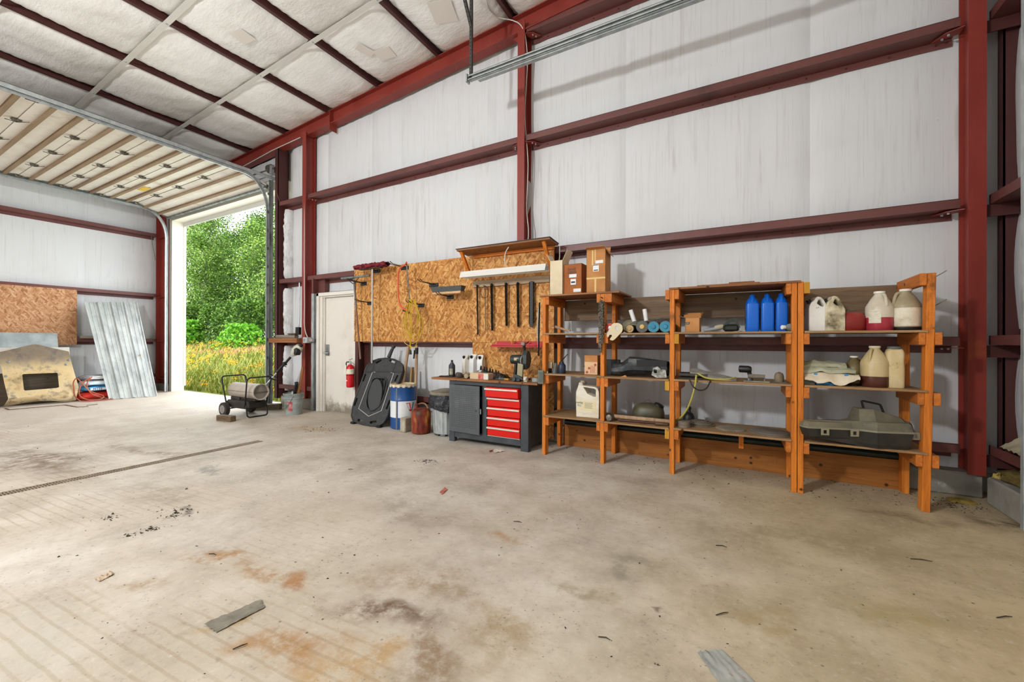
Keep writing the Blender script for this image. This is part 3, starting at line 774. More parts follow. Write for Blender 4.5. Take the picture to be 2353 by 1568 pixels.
m_gold = meadow_mat('goldenrod', '#d39a18', '#dcae28', '#c4861a')
def view_xy():
    # inside the wedge of meadow that shows through the doorway (and a margin each side)
    y = 5.25 + 10.5*rng.random()**1.25
    lo, hi = -2.75*y-.5, -1.45*y+.8
    return lo+(hi-lo)*rng.random(), y
g, s_, f_ = MB(), MB(), MB()
def blade(b, x, y, h, w, lean):
    z = ground_z(x, y); a = rng.random()*6.283; dx, dy = math.cos(a), math.sin(a)
    lx, ly = lean*math.cos(a+1.3)*h, lean*math.sin(a+1.3)*h
    b.add([(x-dx*w, y-dy*w, z), (x+dx*w, y+dy*w, z), (x+dx*w*.7+lx*.4, y+dy*w*.7+ly*.4, z+h*.6), (x-dx*w*.7+lx*.4, y-dy*w*.7+ly*.4, z+h*.6), (x+lx, y+ly, z+h)], [(0, 1, 2, 3), (3, 2, 4)])
def nearrow(x, y):
    return min(1, max(.3, (y-5.0)/1.2))
for _ in range(24000):
    x, y = view_xy(); k = mnoise.noise((x*.35, y*.35, 3))
    pink = mnoise.noise((x*.22, y*.5, 11)) + (.25 if y > 9 else -.3)
    if pink > .18: blade(s_, x, y, rng.uniform(.25, .5), .012+.001*y, .5)
    else: blade(g, x, y, rng.uniform(.25, .62)*nearrow(x, y)*(1+.4*k), .008+.0012*y, .45)
for _ in range(520):
    x, y = view_xy()
    if mnoise.noise((x*.3, y*.3, 19)) < -.12 and rng.random() < .8: continue
    z = ground_z(x, y); h = rng.uniform(.45, .8)*nearrow(x, y); a = rng.random()*6.28
    tx, ty = x+.12*math.cos(a), y+.12*math.sin(a)
    g.add([(x-.006, y, z), (x+.006, y, z), (tx+.004, ty, z+h), (tx-.004, ty, z+h)], [(0, 1, 2, 3)])
    for q in range(rng.randint(5, 9)):
        cx, cy, cz = tx+rng.gauss(0, .045), ty+rng.gauss(0, .045), z+h+rng.gauss(0, .035); r = rng.uniform(.014, .028)
        f_.add([(cx-r, cy, cz), (cx, cy-r, cz-.4*r), (cx+r, cy, cz), (cx, cy+r, cz-.3*r), (cx, cy, cz+r)], [(0, 1, 4), (1, 2, 4), (2, 3, 4), (3, 0, 4)])
tag(g.build('meadow_grass', m_grass), 'tall green and yellowing meadow grass outside the open overhead door', 'grass', kind='stuff')
tag(s_.build('dry_grass', m_straw), 'reddish dry seed grass in the meadow before the trees', 'grass', kind='stuff')
tag(f_.build('goldenrod_flowers', m_gold), 'yellow goldenrod flower heads above the meadow grass', 'flowers', kind='stuff')
# rock outcrop in the meadow
def rock(c, rx, ry, rz, seed):
    b = MB(); n = 14
    def fn(i, j):
        a, p = 2*math.pi*i, math.pi*(.5*j)
        r = 1+.25*mnoise.noise((math.cos(a)*1.5+seed, math.sin(a)*1.5, j*2))
        return (c[0]+rx*r*math.cos(a)*math.cos(p), c[1]+ry*r*math.sin(a)*math.cos(p), c[2]-.1+rz*r*math.sin(p))
    return b.grid(fn, n, 7)
p = (-25.5, 12.2); tag(rock((p[0], p[1], ground_z(*p)), 1.5, .9, .45, 2).build('boulder', mott('grey_rock', ['#6d6c66', '#84837c', '#97958c'], 3, rough=.9, bump=.5, bscale=12)), 'low grey boulder at the foot of the trees', 'boulder')

# trees: trunk, limbs, and thousands of small leaves
def leaf_mat(name, c1, c2, c3):
    k = NT(name); g = k.n('ShaderNodeNewGeometry').outputs['Random Per Island']
    tc = k.n('ShaderNodeTexCoord').outputs['Object']
    f = k.math('ADD', k.math('MULTIPLY', g, .6), k.math('MULTIPLY', k.noise(tc, .9, 3), .5))
    c = k.ramp(f, [(.2, c1), (.5, c2), (.85, c3)])
    k.inp('Base Color', c); k.inp('Roughness', .55); k.inp('Specular IOR Level', .25)
    tr = k.n('ShaderNodeBsdfTranslucent'); k.set(tr.inputs[0], c)
    mx = k.n('ShaderNodeMixShader', .25); k.t.links.new(k.b.outputs[0], mx.inputs[1]); k.t.links.new(tr.outputs[0], mx.inputs[2])
    out = [n for n in k.t.nodes if n.type == 'OUTPUT_MATERIAL'][0]; k.t.links.new(mx.outputs[0], out.inputs[0])
    return k.m
m_leaf = [leaf_mat('birch_leaves', '#21370e', '#547f27', '#a9c563'), leaf_mat('alder_leaves', '#1b300c', '#42691f', '#84a84a'), leaf_mat('sumac_leaves', '#4a861c', '#66a72a', '#8cc544')]
m_bark = mott('pale_bark', ['#6a675e', '#8b887e', '#a5a298'], 8, (1, 1, .3), .85)
def leaf(b, p, s, rg):
    n = Vector((rg.gauss(0, 1), rg.gauss(0, 1), rg.gauss(.6, .8))).normalized(); a = n.orthogonal().normalized(); a.rotate(Matrix.Rotation(rg.random()*6.28, 3, n)); c = n.cross(a)
    b.add([p-a*s*.5, p+c*s*.32, p+a*s*.55, p-c*s*.32], [(0, 1, 2, 3)])
def make_tree(seed, h, r, nleaf, ls, trunk_h=.25):
    rg = random.Random(seed); tk, fo = MB(), MB(); tips = []
    pts = [Vector((0, 0, -.2))]
    for i in range(1, 9): pts.append(Vector((pts[-1].x+rg.gauss(0, .1), pts[-1].y+rg.gauss(0, .1), h*.95*i/8)))
    tk.tube(pts, [.11*(1-.1*i) for i in range(9)], 7)
    for i in range(34):
        t = trunk_h*.4+(1-trunk_h*.4)*(i+rg.random())/34; k = min(int(t*8), 7); o = pts[k].lerp(pts[k+1], t*8-k)
        a = rg.random()*6.283; ln = r*(1.05-.75*t)*rg.uniform(.6, 1.15); up = rg.uniform(.15, .7)
        e = o+Vector((math.cos(a)*ln, math.sin(a)*ln, ln*up)); mid = o.lerp(e, .5)+Vector((0, 0, .06*ln))
        tk.tube([o, mid, e], [.03, .02, .008], 4, cap=False); tips += [(o.lerp(e, q), ln) for q in (.35, .6, .8, 1.0)]
    tips.append((pts[-1], r*.4))
    for i in range(nleaf):
        c, ln = tips[rg.randrange(len(tips))]
        sg = .16*ln+.18
        leaf(fo, c+Vector((rg.gauss(0, sg), rg.gauss(0, sg), rg.gauss(0, sg*.8))), ls*rg.uniform(.7, 1.3), rg)
    return tk, fo
def plant(name, tkfo, mat, label, cat, loc, group, parts=('trunk', 'foliage'), rz=0.0):
    root = thing(name, label, cat, loc, rz, group)
    if tkfo[0] is not None: root_t = tkfo[0].build(parts[0], m_bark, root)
    f = tkfo[1].build(parts[1], mat, root); tag(f, kind='stuff')
    return root
t_a = plant('birch_tree', make_tree(3, 10.5, 2.6, 15000, .115), m_leaf[0], 'leafy young birch in the tree line, just left of the doorway jamb', 'tree', (-33.5, 15.2, ground_z(-33.5, 15.2)), 'trees beyond the meadow')
t_b = plant('alder_tree', make_tree(8, 9.2, 2.9, 15000, .12), m_leaf[1], 'dense darker green tree in the middle of the tree line', 'tree', (-29.8, 15.5, ground_z(-29.8, 15.5)), 'trees beyond the meadow')
t_c = plant('birch_tree', make_tree(15, 7.6, 2.3, 12000, .115), m_leaf[0], 'thin-topped birch with sky showing through, beside the right door track', 'tree', (-25.6, 14.8, ground_z(-25.6, 14.8)), 'trees beyond the meadow')
spots = [(t_a, -37.5, 16.0, 1.3, 'tall birch at the left end of the tree line, against the white reveal'), (t_b, -36.0, 18.2, 2.0, 'second-row tree filling the gap behind the left birches'), (t_c, -31.6, 14.0, .7, 'slender birch standing forward of the dense tree line'),
         (t_a, -27.2, 17.0, 2.6, 'birch in the second row, right of the middle of the doorway'), (t_b, -41.0, 18.5, .2, 'far left tree mostly hidden by the reveal'), (t_b, -32.6, 19.0, 4.0, 'back-row tree closing the gap in mid doorway'),
         (t_c, -22.8, 14.4, 3.0, 'small birch at the right end of the tree line behind the jamb'), (t_a, -30.6, 21.0, 5.0, 'tall back-row birch whose crown reaches the door head'), (t_b, -25.0, 18.6, 1.0, 'back-row tree behind the thin-topped birch')]
for src, x, y, rz, lb in spots: dup(src, (x, y, ground_z(x, y)), rz, lb)
def make_shrub(seed, h, r, nleaf, ls):
    rg = random.Random(seed); tk, fo = MB(), MB()
    for i in range(9):
        a = rg.random()*6.28; e = Vector((math.cos(a)*r*.6, math.sin(a)*r*.6, h*rg.uniform(.5, .9))); tk.tube([(0, 0, -.1), e*.5+Vector((0, 0, .1)), e], [.02, .014, .006], 4, cap=False)
    for i in range(nleaf):
        a, q = rg.random()*6.28, rg.random()**.5; zz = rg.random()**.8
        leaf(fo, Vector((math.cos(a)*r*q*(1.1-.6*zz), math.sin(a)*r*q*(1.1-.6*zz), .1+h*zz)), ls*rg.uniform(.7, 1.3), rg)
    return tk, fo
s_a = plant('alder_shrub', make_shrub(2, 2.6, 1.6, 4200, .14), m_leaf[1], 'rounded dark shrub under the trees at the left of the doorway', 'shrub', (-31.0, 13.2, ground_z(-31, 13.2)), 'shrubs under the trees', ('stem', 'foliage'))
for x, y, rz, lb in ((-28.3, 13.4, 1, 'rounded dark shrub in the middle of the tree line'), (-25.6, 13.0, 2, 'rounded shrub at the right below the thin-topped birch'), (-33.9, 13.9, 3, 'rounded dark shrub at the far left of the tree line'), (-23.2, 12.6, 4, 'rounded shrub half hidden by the right door track')):
    dup(s_a, (x, y, ground_z(x, y)), rz, lb)
plant('sumac_shrub', make_shrub(6, 1.7, 1.1, 1500, .19), m_leaf[2], 'bright lime-green shrub in front of the trees at lower left', 'shrub', (-28.6, 11.9, ground_z(-28.6, 11.9)), 'shrubs under the trees', ('stem', 'foliage'))
plant('sumac_shrub', make_shrub(9, 1.4, 1.3, 1400, .17), m_leaf[2], 'yellow-green low shrub before the trees near the right jamb', 'shrub', (-22.2, 11.6, ground_z(-22.2, 11.6)), 'shrubs under the trees', ('stem', 'foliage'))
# ================================================================== helpers for the things
from mathutils.geometry import tessellate_polygon
def planehit(u, v, p0, n):
    r = sight(u, v); n = Vector(n); t = n.dot(Vector(p0)-CAM)/n.dot(r); return CAM + r*t
def plate(b, outer, holes, thick, mi=0):
    """flat plate with holes: 3D outlines lying in one plane, thickened along thick"""
    loops = [[Vector(p) for p in outer]]+[[Vector(p) for p in h] for h in holes]
    tris = tessellate_polygon(loops); flat = [p for l in loops for p in l]; t = Vector(thick); n = len(flat)
    b.add(flat, tris, mi); b.add([p+t for p in flat], [tuple(reversed(f)) for f in tris], mi)
    for l in loops:
        m_ = len(l); b.add(l+[p+t for p in l], [(i, (i+1) % m_, m_+(i+1) % m_, m_+i) for i in range(m_)], mi)
    return b
def sheet(b, fn, nu, nv, t, mi=0, smooth=True):
    """curved sheet with real thickness; t = offset vector"""
    t = Vector(t); vs = [Vector(fn(i/nu, j/nv)) for j in range(nv+1) for i in range(nu+1)]; n = len(vs); w = nu+1
    q = [(j*w+i, j*w+i+1, (j+1)*w+i+1, (j+1)*w+i) for j in range(nv) for i in range(nu)]
    rim = [i for i in range(w)]+[j*w+nu for j in range(1, nv+1)]+[nv*w+i for i in range(nu-1, -1, -1)]+[j*w for j in range(nv-1, 0, -1)]
    fs = q+[tuple(n+k for k in reversed(f)) for f in q]+[(rim[i], rim[(i+1) % len(rim)], n+rim[(i+1) % len(rim)], n+rim[i]) for i in range(len(rim))]
    return b.add(vs+[v+t for v in vs], fs, mi, smooth)
def single(b, name, mat, label, cat, base=None, group=None):
    """a thing that is one mesh, built in room coordinates, origin at its base"""
    zs = min(v[2] for v in b.v); cx = sum(v[0] for v in b.v)/len(b.v); cy = sum(v[1] for v in b.v)/len(b.v)
    loc = base or (cx, cy, zs)
    o = b.build(name, mat, None, True, loc); return tag(o, label, cat, group)
def cable(pts, r, n=6, smooth=.2, k=5): return MB().tube(fillet(pts, smooth, k), r, n)

# OSB: layered slivers of different direction
def make_osb(name, cols, scale=36, flip=False):
    k = NT(name)
    ax = (0, 1, 0) if not flip else (1, 0, 0)
    base = None
    tc = k.n('ShaderNodeTexCoord').outputs['Object']
    wp = k.n('ShaderNodeTexNoise'); k.set(wp.inputs['Vector'], tc); wp.inputs['Scale'].default_value = 4
    tcw = k.n('ShaderNodeVectorMath', tc, k.n('ShaderNodeVectorMath', wp.outputs['Color'], (.05, .05, .05), operation='MULTIPLY').outputs[0], operation='ADD').outputs[0]
    layers = []
    for i, a in enumerate((12, 68, 128)):
        mp = k.n('ShaderNodeMapping'); k.set(mp.inputs[0], tcw)
        mp.inputs['Rotation'].default_value = tuple(math.radians(a)*q for q in ax); mp.inputs['Location'].default_value = (i*3.1, i*1.7, i*2.3)
        mp.vector_type = 'TEXTURE'; mp.inputs['Scale'].default_value = (3.2, 1.0, .8) if not flip else (1.0, 3.2, .8)
        v = k.n('ShaderNodeTexVoronoi'); k.set(v.inputs['Vector'], mp.outputs[0]); v.inputs['Scale'].default_value = scale
        f = k.n('ShaderNodeSeparateColor', v.outputs['Color'])
        g = k.noise(mp.outputs[0], scale*5, 2)
        cc = k.ramp(k.math('ADD', k.math('MULTIPLY', f.outputs[0], .75), k.math('MULTIPLY', g, .3)), [(.12, cols[0]), (.38, cols[1]), (.62, cols[2]), (.9, cols[3])])
        layers.append((cc, f.outputs[1]))
    c = layers[0][0]
    c = k.mix(k.smooth(layers[1][1], .45, .5), c, layers[1][0]); c = k.mix(k.smooth(layers[2][1], .6, .65), c, layers[2][0])
    c = k.mix(k.math('MULTIPLY', k.smooth(k.noise(tc, 1.4, 4), .45, .75), .35), c, cols[0])
    k.inp('Base Color', c); k.inp('Roughness', .65); k.inp('Specular IOR Level', .3)
    k.bump(layers[1][1], .15, .003)
    return k.m
m_osb = make_osb('osb_board', ['#8a5424', '#b3773a', '#c68d4c', '#d8ab6c'])
m_osb2 = make_osb('osb_board_weathered', ['#8f5f3c', '#a87650', '#b98a63', '#c9a07c'], 36, True)

# ================================================================== things leaning on the left wall
b = MB().cbox((-12.846, .82, 1.14), (-12.832, 3.255, 2.36), .002)
single(b, 'osb_sheet', m_osb2, 'large brown strand-board sheet fixed to the girts of the left wall', 'board')
b = MB().cbox((-12.845, 3.30, 1.292), (-12.76, 4.42, 1.352), .004)
single(b, 'timber_offcut', wood('grey_timber', ['#7d7264', '#938878', '#a59a88'], along='y'), 'greyed timber lying on the left wall girt behind the corrugated sheet', 'timber')
m_greysheet = mott('dull_zinc_sheet', ['#7f8888', '#98a1a2', '#aeb5b5'], 4, rough=.45, metal=.35, detail=8)
b = MB().cbox((-12.61, .9, .02), (-12.60, 2.975, 1.402), .001, rot=RY(-7), at=(-12.45, 0, .02))
b = MB(); sheet(b, lambda i, j: (-12.42-.30*j, .9+2.03*i, .015+1.385*j), 8, 8, (-.012, 0, .0))
single(b, 'zinc_sheet', m_greysheet, 'blue-grey zinc sheet leaning in front of the strand board', 'metal sheet')
b = MB(); sheet(b, lambda i, j: (-12.13-.22*j, 1.0+2.02*i, .012+1.09*j), 4, 4, (-.035, 0, -.004), smooth=False)
single(b, 'plywood_panel', mott('bleached_plywood', ['#b6aea3', '#c5beb4', '#d0cac2'], 5, (.3, 1, 1), .7), 'pale bleached plywood panel leaning behind the scorched steel plate', 'panel')
# scorched steel plate with a cut-out and a crumpled bottom fold
def make_scorch():
    k = NT('scorched_steel'); tc = k.n('ShaderNodeTexCoord').outputs['Object']
    n1 = k.noise(tc, 2.6, 7, .65); n2 = k.noise(tc, 5, 8, .75)
    c = k.ramp(n1, [(.3, '#7a6a4c'), (.42, '#c2a878'), (.58, '#cdb890'), (.72, '#a98a5c')])
    c = k.mix(k.math('MULTIPLY', k.smooth(n2, .50, .66), .75), c, '#6b6158')
    sp = k.n('ShaderNodeSeparateXYZ', tc); h = k.math('ADD', sp.outputs[2], k.math('MULTIPLY', n1, .5))
    c = k.mix(k.math('MULTIPLY', k.smooth(h, .88, 1.2), .8), c, '#544a46')
    c = k.mix(k.math('MULTIPLY', k.smooth(h, .40, .25), .8), c, '#3e3a34')
    k.inp('Base Color', c); k.inp('Roughness', .6); k.inp('Metallic', .15); k.bump(n2, .25, .006)
    return k.m
m_scorch = make_scorch()
root = thing('steel_plate', 'scorched tan steel plate with a rectangular cut-out, leaning at the left wall', 'steel plate', (-11.9, 2.4, 0))
P0, PN = (-11.78, 2.4, .11), Vector((1, 0, .26)).normalized()
H = lambda u, v: planehit(u, v, P0, PN)
outer = [H(*p) for p in ((-14, 812), (5, 808), (40, 800), (73, 792), (82, 791.5), (92, 793), (125, 801), (158, 808), (163, 828), (171, 857), (178, 880), (181, 892), (165, 893), (142, 899), (100, 905), (60, 911), (19, 916), (10, 880), (3, 845))]
hole = [H(*p) for p in ((51, 862), (54, 860), (131, 857), (133, 860), (136, 890), (130, 892), (58, 898), (55, 896))]
b = MB(); plate(b, outer, [hole], PN*-.012); b.build('plate_face', m_scorch, root, True)
b = MB()
front = [H(*p) for p in ((19, 916), (60, 911), (100, 905), (142, 899), (165, 893), (181, 892))]
foot = [Vector((-11.93, 2.06, .008)), Vector((-11.88, 2.3, .055)), Vector((-11.84, 2.5, .07)), Vector((-11.80, 2.68, .055)), Vector((-11.78, 2.86, .008)), Vector((-11.83, 2.99, .03))]
for k in range(6):
    foot[k] = foot[k]
mid = [(p+q)/2+Vector((.05+.03*math.sin(i*2.1), .01*math.cos(i*3), .01)) for i, (p, q) in enumerate(zip(front, foot))]
def fold(i, j):
    x = i*5; k = min(int(x), 4); t = x-k
    A, M_, B = (l[k].lerp(l[k+1], t) for l in (front, mid, foot))
    p = A*(1-j)**2+M_*(2*j*(1-j))+B*j*j
    cr = mnoise.noise((i*9, j*3, 2))*.02*j*(1-j)*4
    return p+Vector((cr, 0, cr))
sheet(b, fold, 30, 6, (-.006, 0, .004)); b.build('crumpled_fold', m_scorch, root, True)
for u, v in ((20, 832), (13, 865), (158, 828), (152, 838), (96, 868), (64, 882)):
    MB().lathe([(.022, 0), (.022, .006), (.010, .010), (0, .010)], H(u, v)+PN*.001 if u not in (96, 64) else planehit(u, v, (-12.1, 2.4, .3), (1, 0, 0)), 12, axis=PN).build('rivet', m_galv_old, root, True)
b = MB().cbox((-12.11, 2.02, 0.0), (-12.07, 2.95, .62), .005); single(b, 'timber_board', wood('dark_board', ['#3b3226', '#4a3f30', '#584b39'], along='y'), 'dark board showing through the cut-out of the scorched plate', 'board')
# ribbed roofing sheet
root = thing('roofing_sheet', 'galvanised ribbed roofing sheet leaning against the left wall by the doorway', 'roofing sheet', (-11.6, 3.8, 0))
A, B, C_, D = Vector((-11.60, 3.42, .004)), Vector((-11.42, 4.18, .004)), Vector((-12.72, 4.25, 2.17)), Vector((-12.72, 3.34, 2.09))
nrm = (B-A).cross(D-A).normalized()
if nrm.x < 0: nrm = -nrm
def ribh(s):
    m_ = min(abs(s-k*.25) for k in range(5))
    h = .032*max(0, min(1, (.030-m_)/.014))
    for k in range(4):
        for q in (.085, .165):
            h += .010*max(0, 1-abs(s-(k*.25+q))/.010)
    return h
svals = sorted(set([0, 1]+[min(1, max(0, k*.25+d)) for k in range(5) for d in (-.031, -.016, 0, .016, .031)]+[k*.25+q+d for k in range(4) for q in (.085, .165) for d in (-.009, 0, .009)]))
ns = len(svals)-1
def rf(i, j):
    s = svals[int(round(i*ns))]; p = (A.lerp(B, s)).lerp(D.lerp(C_, s), j)
    return p + nrm*(ribh(s)+.006*mnoise.noise((s*3, j*4, 1)))
b = MB(); sheet(b, rf, ns, 10, nrm*-.0018, smooth=False)
b.build('ribbed_metal', mott('galvanised_roofing', ['#9da2a2', '#b8bcbb', '#cbcecc'], 5, (1, 1, .4), .40, .25, .05, 40, detail=8, dirt='#8c8a82', dscale=6, dlo=.6, dhi=.8), root, True)
b = MB(); p = (A.lerp(B, .82)).lerp(D.lerp(C_, .82), .42); b.lathe([(.018, 0), (.018, .003), (0, .004)], p+nrm*.012, 10, axis=nrm); b.build('rust_spot', plain('rust', '#b0783f', .7), root, True)
# sacks stacked by the wall
def sack(w, l, h, seed):
    def fn(i, j):
        a, p = 2*math.pi*i, math.pi*(j-.5)
        x = math.copysign(abs(math.cos(a))**.55, math.cos(a))*math.copysign(abs(math.cos(p))**.5, 1)*w/2
        y = math.copysign(abs(math.sin(a))**.55, math.sin(a))*abs(math.cos(p))**.5*l/2
        z = math.sin(p)*h/2*(1-.35*(abs(x)/(w/2))**4) + h/2
        n = mnoise.noise((x*7+seed, y*7, z*9))*.016
        return (x+n, y+n, max(0.0, z+n*1.2))
    return MB().grid(fn, 28, 12)
m_bagw = mott('white_sack', ['#d7d9da', '#e3e4e4', '#c4cbd2'], 6, rough=.4, bump=.2, bscale=15)
m_bagb = mott('blue_sack', ['#2e7fb0', '#3f97c6', '#6db4d6'], 5, rough=.4, bump=.2, bscale=15)
m_bagr = mott('red_sack', ['#a51d18', '#c3271f', '#cf3a2e'], 5, rough=.38, bump=.3, bscale=12)
m_bagg = mott('grey_sack', ['#6e6e70', '#8d8e90', '#a9a9a8'], 5, rough=.45, bump=.3, bscale=12)
def put_sack(name, dims, mats, seed, loc, rz, label, txt=None, panel=None):
    root = thing(name, label, 'sack', loc, math.radians(rz), 'sacks by the left wall')
    sack(*dims, seed).build('sack_body', mats, root)
    w, l, h = dims
    if panel: MB().cbox((w/2-.012, -l*.32, h*.3), (w/2-.002, l*.28, h*.72), .004).build('printed_panel', plain('print_'+panel.strip('#'), panel, .45), root)
    if txt: text(txt, h*.55, plain('print_dark', '#1f3f74', .5), root, (w/2+.001, -l*.25, h*.32), (math.pi/2, 0, math.pi/2))
    return root
put_sack('red_sack', (.50, .62, .17), m_bagr, 1, (-12.0, 3.33, 0), 6, 'glossy red sack at the bottom of the sack pile')
put_sack('blue_sack', (.46, .55, .12), m_bagb, 5, (-12.02, 3.36, .168), 2, 'blue and white printed sack lying on the red sack', 'MTM', '#dfe9ee')
put_sack('white_sack', (.46, .52, .12), m_bagw, 9, (-12.05, 3.36, .285), -3, 'white sack with a pale blue band, third up in the sack pile', None, '#cfe0ea')
put_sack('grey_sack', (.40, .48, .12), m_bagg, 14, (-12.06, 3.34, .40), 4, 'small grey and white sack on top of the sack pile', None, '#e8e8e8')
pts = [(-11.62, 3.0, .02), (-11.55, 3.1, .012), (-11.5, 3.32, .012), (-11.55, 3.5, .012), (-11.62, 3.4, .03), (-11.70, 3.22, .10), (-11.74, 3.12, .26), (-11.75, 3.14, .42), (-11.78, 3.24, .50), (-11.76, 3.12, .44), (-11.74, 3.02, .30), (-11.70, 3.0, .12), (-11.62, 3.1, .03), (-11.56, 3.3, .03), (-11.66, 3.38, .08), (-11.74, 3.16, .2), (-11.73, 3.05, .38), (-11.76, 2.98, .50), (-11.80, 2.94, .40), (-11.78, 2.96, .1), (-11.7, 3.02, .02)]
single(cable(pts, .010, 6, .2), 'extension_cord', mott('orange_brown_cord', ['#8c4a33', '#a55a40', '#b56a50'], 4, rough=.5), 'orange-brown extension cord looped over the floor beside the sacks', 'cord')
b = MB(); p = [onf(u, v, .004) for u, v in ((12, 939), (22, 942), (150, 931), (178, 936), (203, 934.5))]
for q, r in zip(p, p[1:]): b.beam(q, r, .02, .008)
single(b, 'steel_angle', m_dkmaroon, 'thin bent steel strip lying on the floor in front of the scorched plate', 'steel strip')
b = MB(); p = [onf(u, v, .004) for u, v in ((200, 932), (224, 929.5))]; b.beam(p[0], p[1], .02, .008); single(b, 'steel_angle', m_dkmaroon, 'short dark steel strip on the floor beside the cord', 'steel strip')

# ================================================================== things by the doorway
# kerosene heater
root = thing('space_heater', 'wheeled barrel-shaped kerosene space heater with black tube handles, by the doorway', 'heater', (-7.22, 3.86, 0), math.radians(2))
m_heat = mott('dusty_tan_enamel', ['#8d7f70', '#a4988a', '#b9afa3'], 4, (.5, 1, 1), .55, dirt='#c8c0b6', dscale=3)
m_tank = mott('dusty_black_tank', ['#1d1b19', '#2c2824', '#453b30'], 5, rough=.5)
zc = .415; r = .128
b = MB(); b.lathe([(.09, -.37), (r-.015, -.37), (r, -.345), (r, .35), (r, .37), (r-.006, .37), (r-.006, .18), (.0, .18)], (0, 0, zc), 32, axis=(1, 0, 0)); barrel = b.build('barrel', m_heat, root)
b = MB().lathe([(r+.004, .345), (r+.006, .375), (r-.008, .375), (r-.008, .345)], (0, 0, zc), 32, axis=(1, 0, 0)); b.build('outlet_ring', plain('pale_enamel', '#b8b0a6', .5), barrel)
b = MB().lathe([(.10, 0), (.10, .004), (.0, .02)], (.19, 0, zc), 24, axis=(1, 0, 0)); b.build('burner_cone', mott('rusty_cone', ['#4a3324', '#6b4a34', '#7d5a41'], 10, rough=.8), barrel)
b = MB().box((-.37, -r-.002, zc-.003), (.37, r+.002, zc+.003)); b.build('seam', plain('seam_brown', '#6a5f54', .7), barrel)  # dark strip along the side seam of the barrel
b = MB(); b.cbox((-.34, -.165, .135), (.28, .165, .265), .03); b.build('fuel_tank', m_tank, root)
b = MB(); b.cbox((-.33, -.09, .255), (-.08, .09, .315), .01); b.cbox((-.08, -.07, .26), (.3, .07, .295), .01); b.build('control_box', m_tank, root)
m_tube = plain('black_tube', '#141414', .4)
def loop(x0, xt, name):
    pts = fillet([(x0, -.17, .17), (xt, -.20, .655), (xt, .20, .655), (x0, .17, .17)], .07, 6)
    MB().tube(pts, .0115, 8).build(name, m_tube, root)
loop(.22, .33, 'handle'); loop(-.29, -.40, 'handle')
pts = fillet([(.24, -.165, .2), (.285, -.165, .012), (.285, .165, .012), (.24, .165, .2)], .05, 6); MB().tube(pts, .0115, 8).build('front_stand', m_tube, root)
MB().tube([(-.27, -.24, .115), (-.27, .24, .115)], .01, 8).build('axle', m_tube, root)
for sy in (-1, 1):
    w = MB().lathe([(.03, -.035), (.07, -.032), (.085, -.035), (.112, -.03), (.115, 0), (.112, .03), (.085, .035), (.07, .03), (.03, .03)], (-.27, sy*.215, .115), 28, axis=(0, 1, 0)).build('wheel', mott('worn_rubber', ['#26231f', '#37322c', '#4a433a'], 10, rough=.8), root)
    s = MB().lathe([(.068, 0), (.068, .008), (.05, .012), (.03, .006), (.0, .012)], (-.27, sy*.215+sy*.03, .115), 20, axis=(0, sy, 0))
    for k in range(7):
        a = 2*math.pi*k/7; s.beam((-.27+.015*math.cos(a), sy*.257, .115+.015*math.sin(a)), (-.27+.06*math.cos(a), sy*.257, .115+.06*math.sin(a)), .012, .006, (0, 1, 0))
    s.build('hub', plain('grey_hub', '#8d8a86', .5), w)
# timber blocks
m_oldwood = wood('weathered_block', ['#4a3a28', '#63503a', '#7a6650'], along='x')
b = MB().cbox((-7.16, 3.38, 0), (-6.84, 3.47, .088), .006, rot=RZ(9)); single(b, 'timber_block', m_oldwood, 'short squared timber block on the floor in front of the heater wheel', 'timber')
b = MB().cbox((-7.75, 4.30, 0), (-7.30, 4.44, .10), .006, rot=RZ(38)); single(b, 'timber_block', wood('grey_block', ['#5e5649', '#72695b', '#857b6b'], along='x'), 'grey timber offcut lying behind the heater by the door track', 'timber')
# pail with offcuts
m_pail = mott('scuffed_grey_pail', ['#6f7673', '#8b9390', '#a5aba8'], 5, rough=.55, dirt='#4f5a55', dscale=4)
bx, by = -6.66, 4.31
root = thing('plastic_pail', 'scuffed grey plastic pail with red and green label, full of scrap, beside the red column', 'pail', (bx, by, 0))
b = MB().lathe([(.118, .004), (.125, 0), (.150, .27), (.158, .275), (.158, .29), (.151, .295), (.156, .31), (.156, .33), (.160, .335), (.160, .36), (.150, .362), (.144, .33), (.125, .05), (.0, .05)], (0, 0, 0), 32); b.build('pail_body', m_pail, root)
def wraplabel(r0, r1, z0, z1, a0, a1, off=.0012, n=10):
    def fn(i, j):
        a = math.radians(a0+(a1-a0)*i); z = z0+(z1-z0)*j; r = r0+(r1-r0)*j+off
        return (r*math.cos(a), r*math.sin(a), z)
    return MB().grid(fn, n, 1)
rz_ = lambda z: .125+.025*z/.27
wraplabel(rz_(.05), rz_(.19), .05, .19, 232, 285).build('green_label', mott('green_print', ['#3f5a4b', '#6f8a7c', '#b8bdb8'], 6, rough=.5), root)
wraplabel(rz_(.07), rz_(.23), .07, .23, 288, 320).build('red_label', mott('red_print', ['#8e2a2a', '#b0595a', '#c9b2b0'], 14, rough=.5), root)
wraplabel(rz_(.205), rz_(.215), .205, .215, 225, 288).build('red_stripe', plain('faded_red', '#a04a48', .5), root)
pts = [(.16*math.cos(a), .16*math.sin(a), .33-.22*math.sin(t)) for a, t in ((math.radians(195+q*11), math.pi*q/12) for q in range(13))]
MB().tube(pts, .004, 5).build('bail_wire', m_hinge, root)
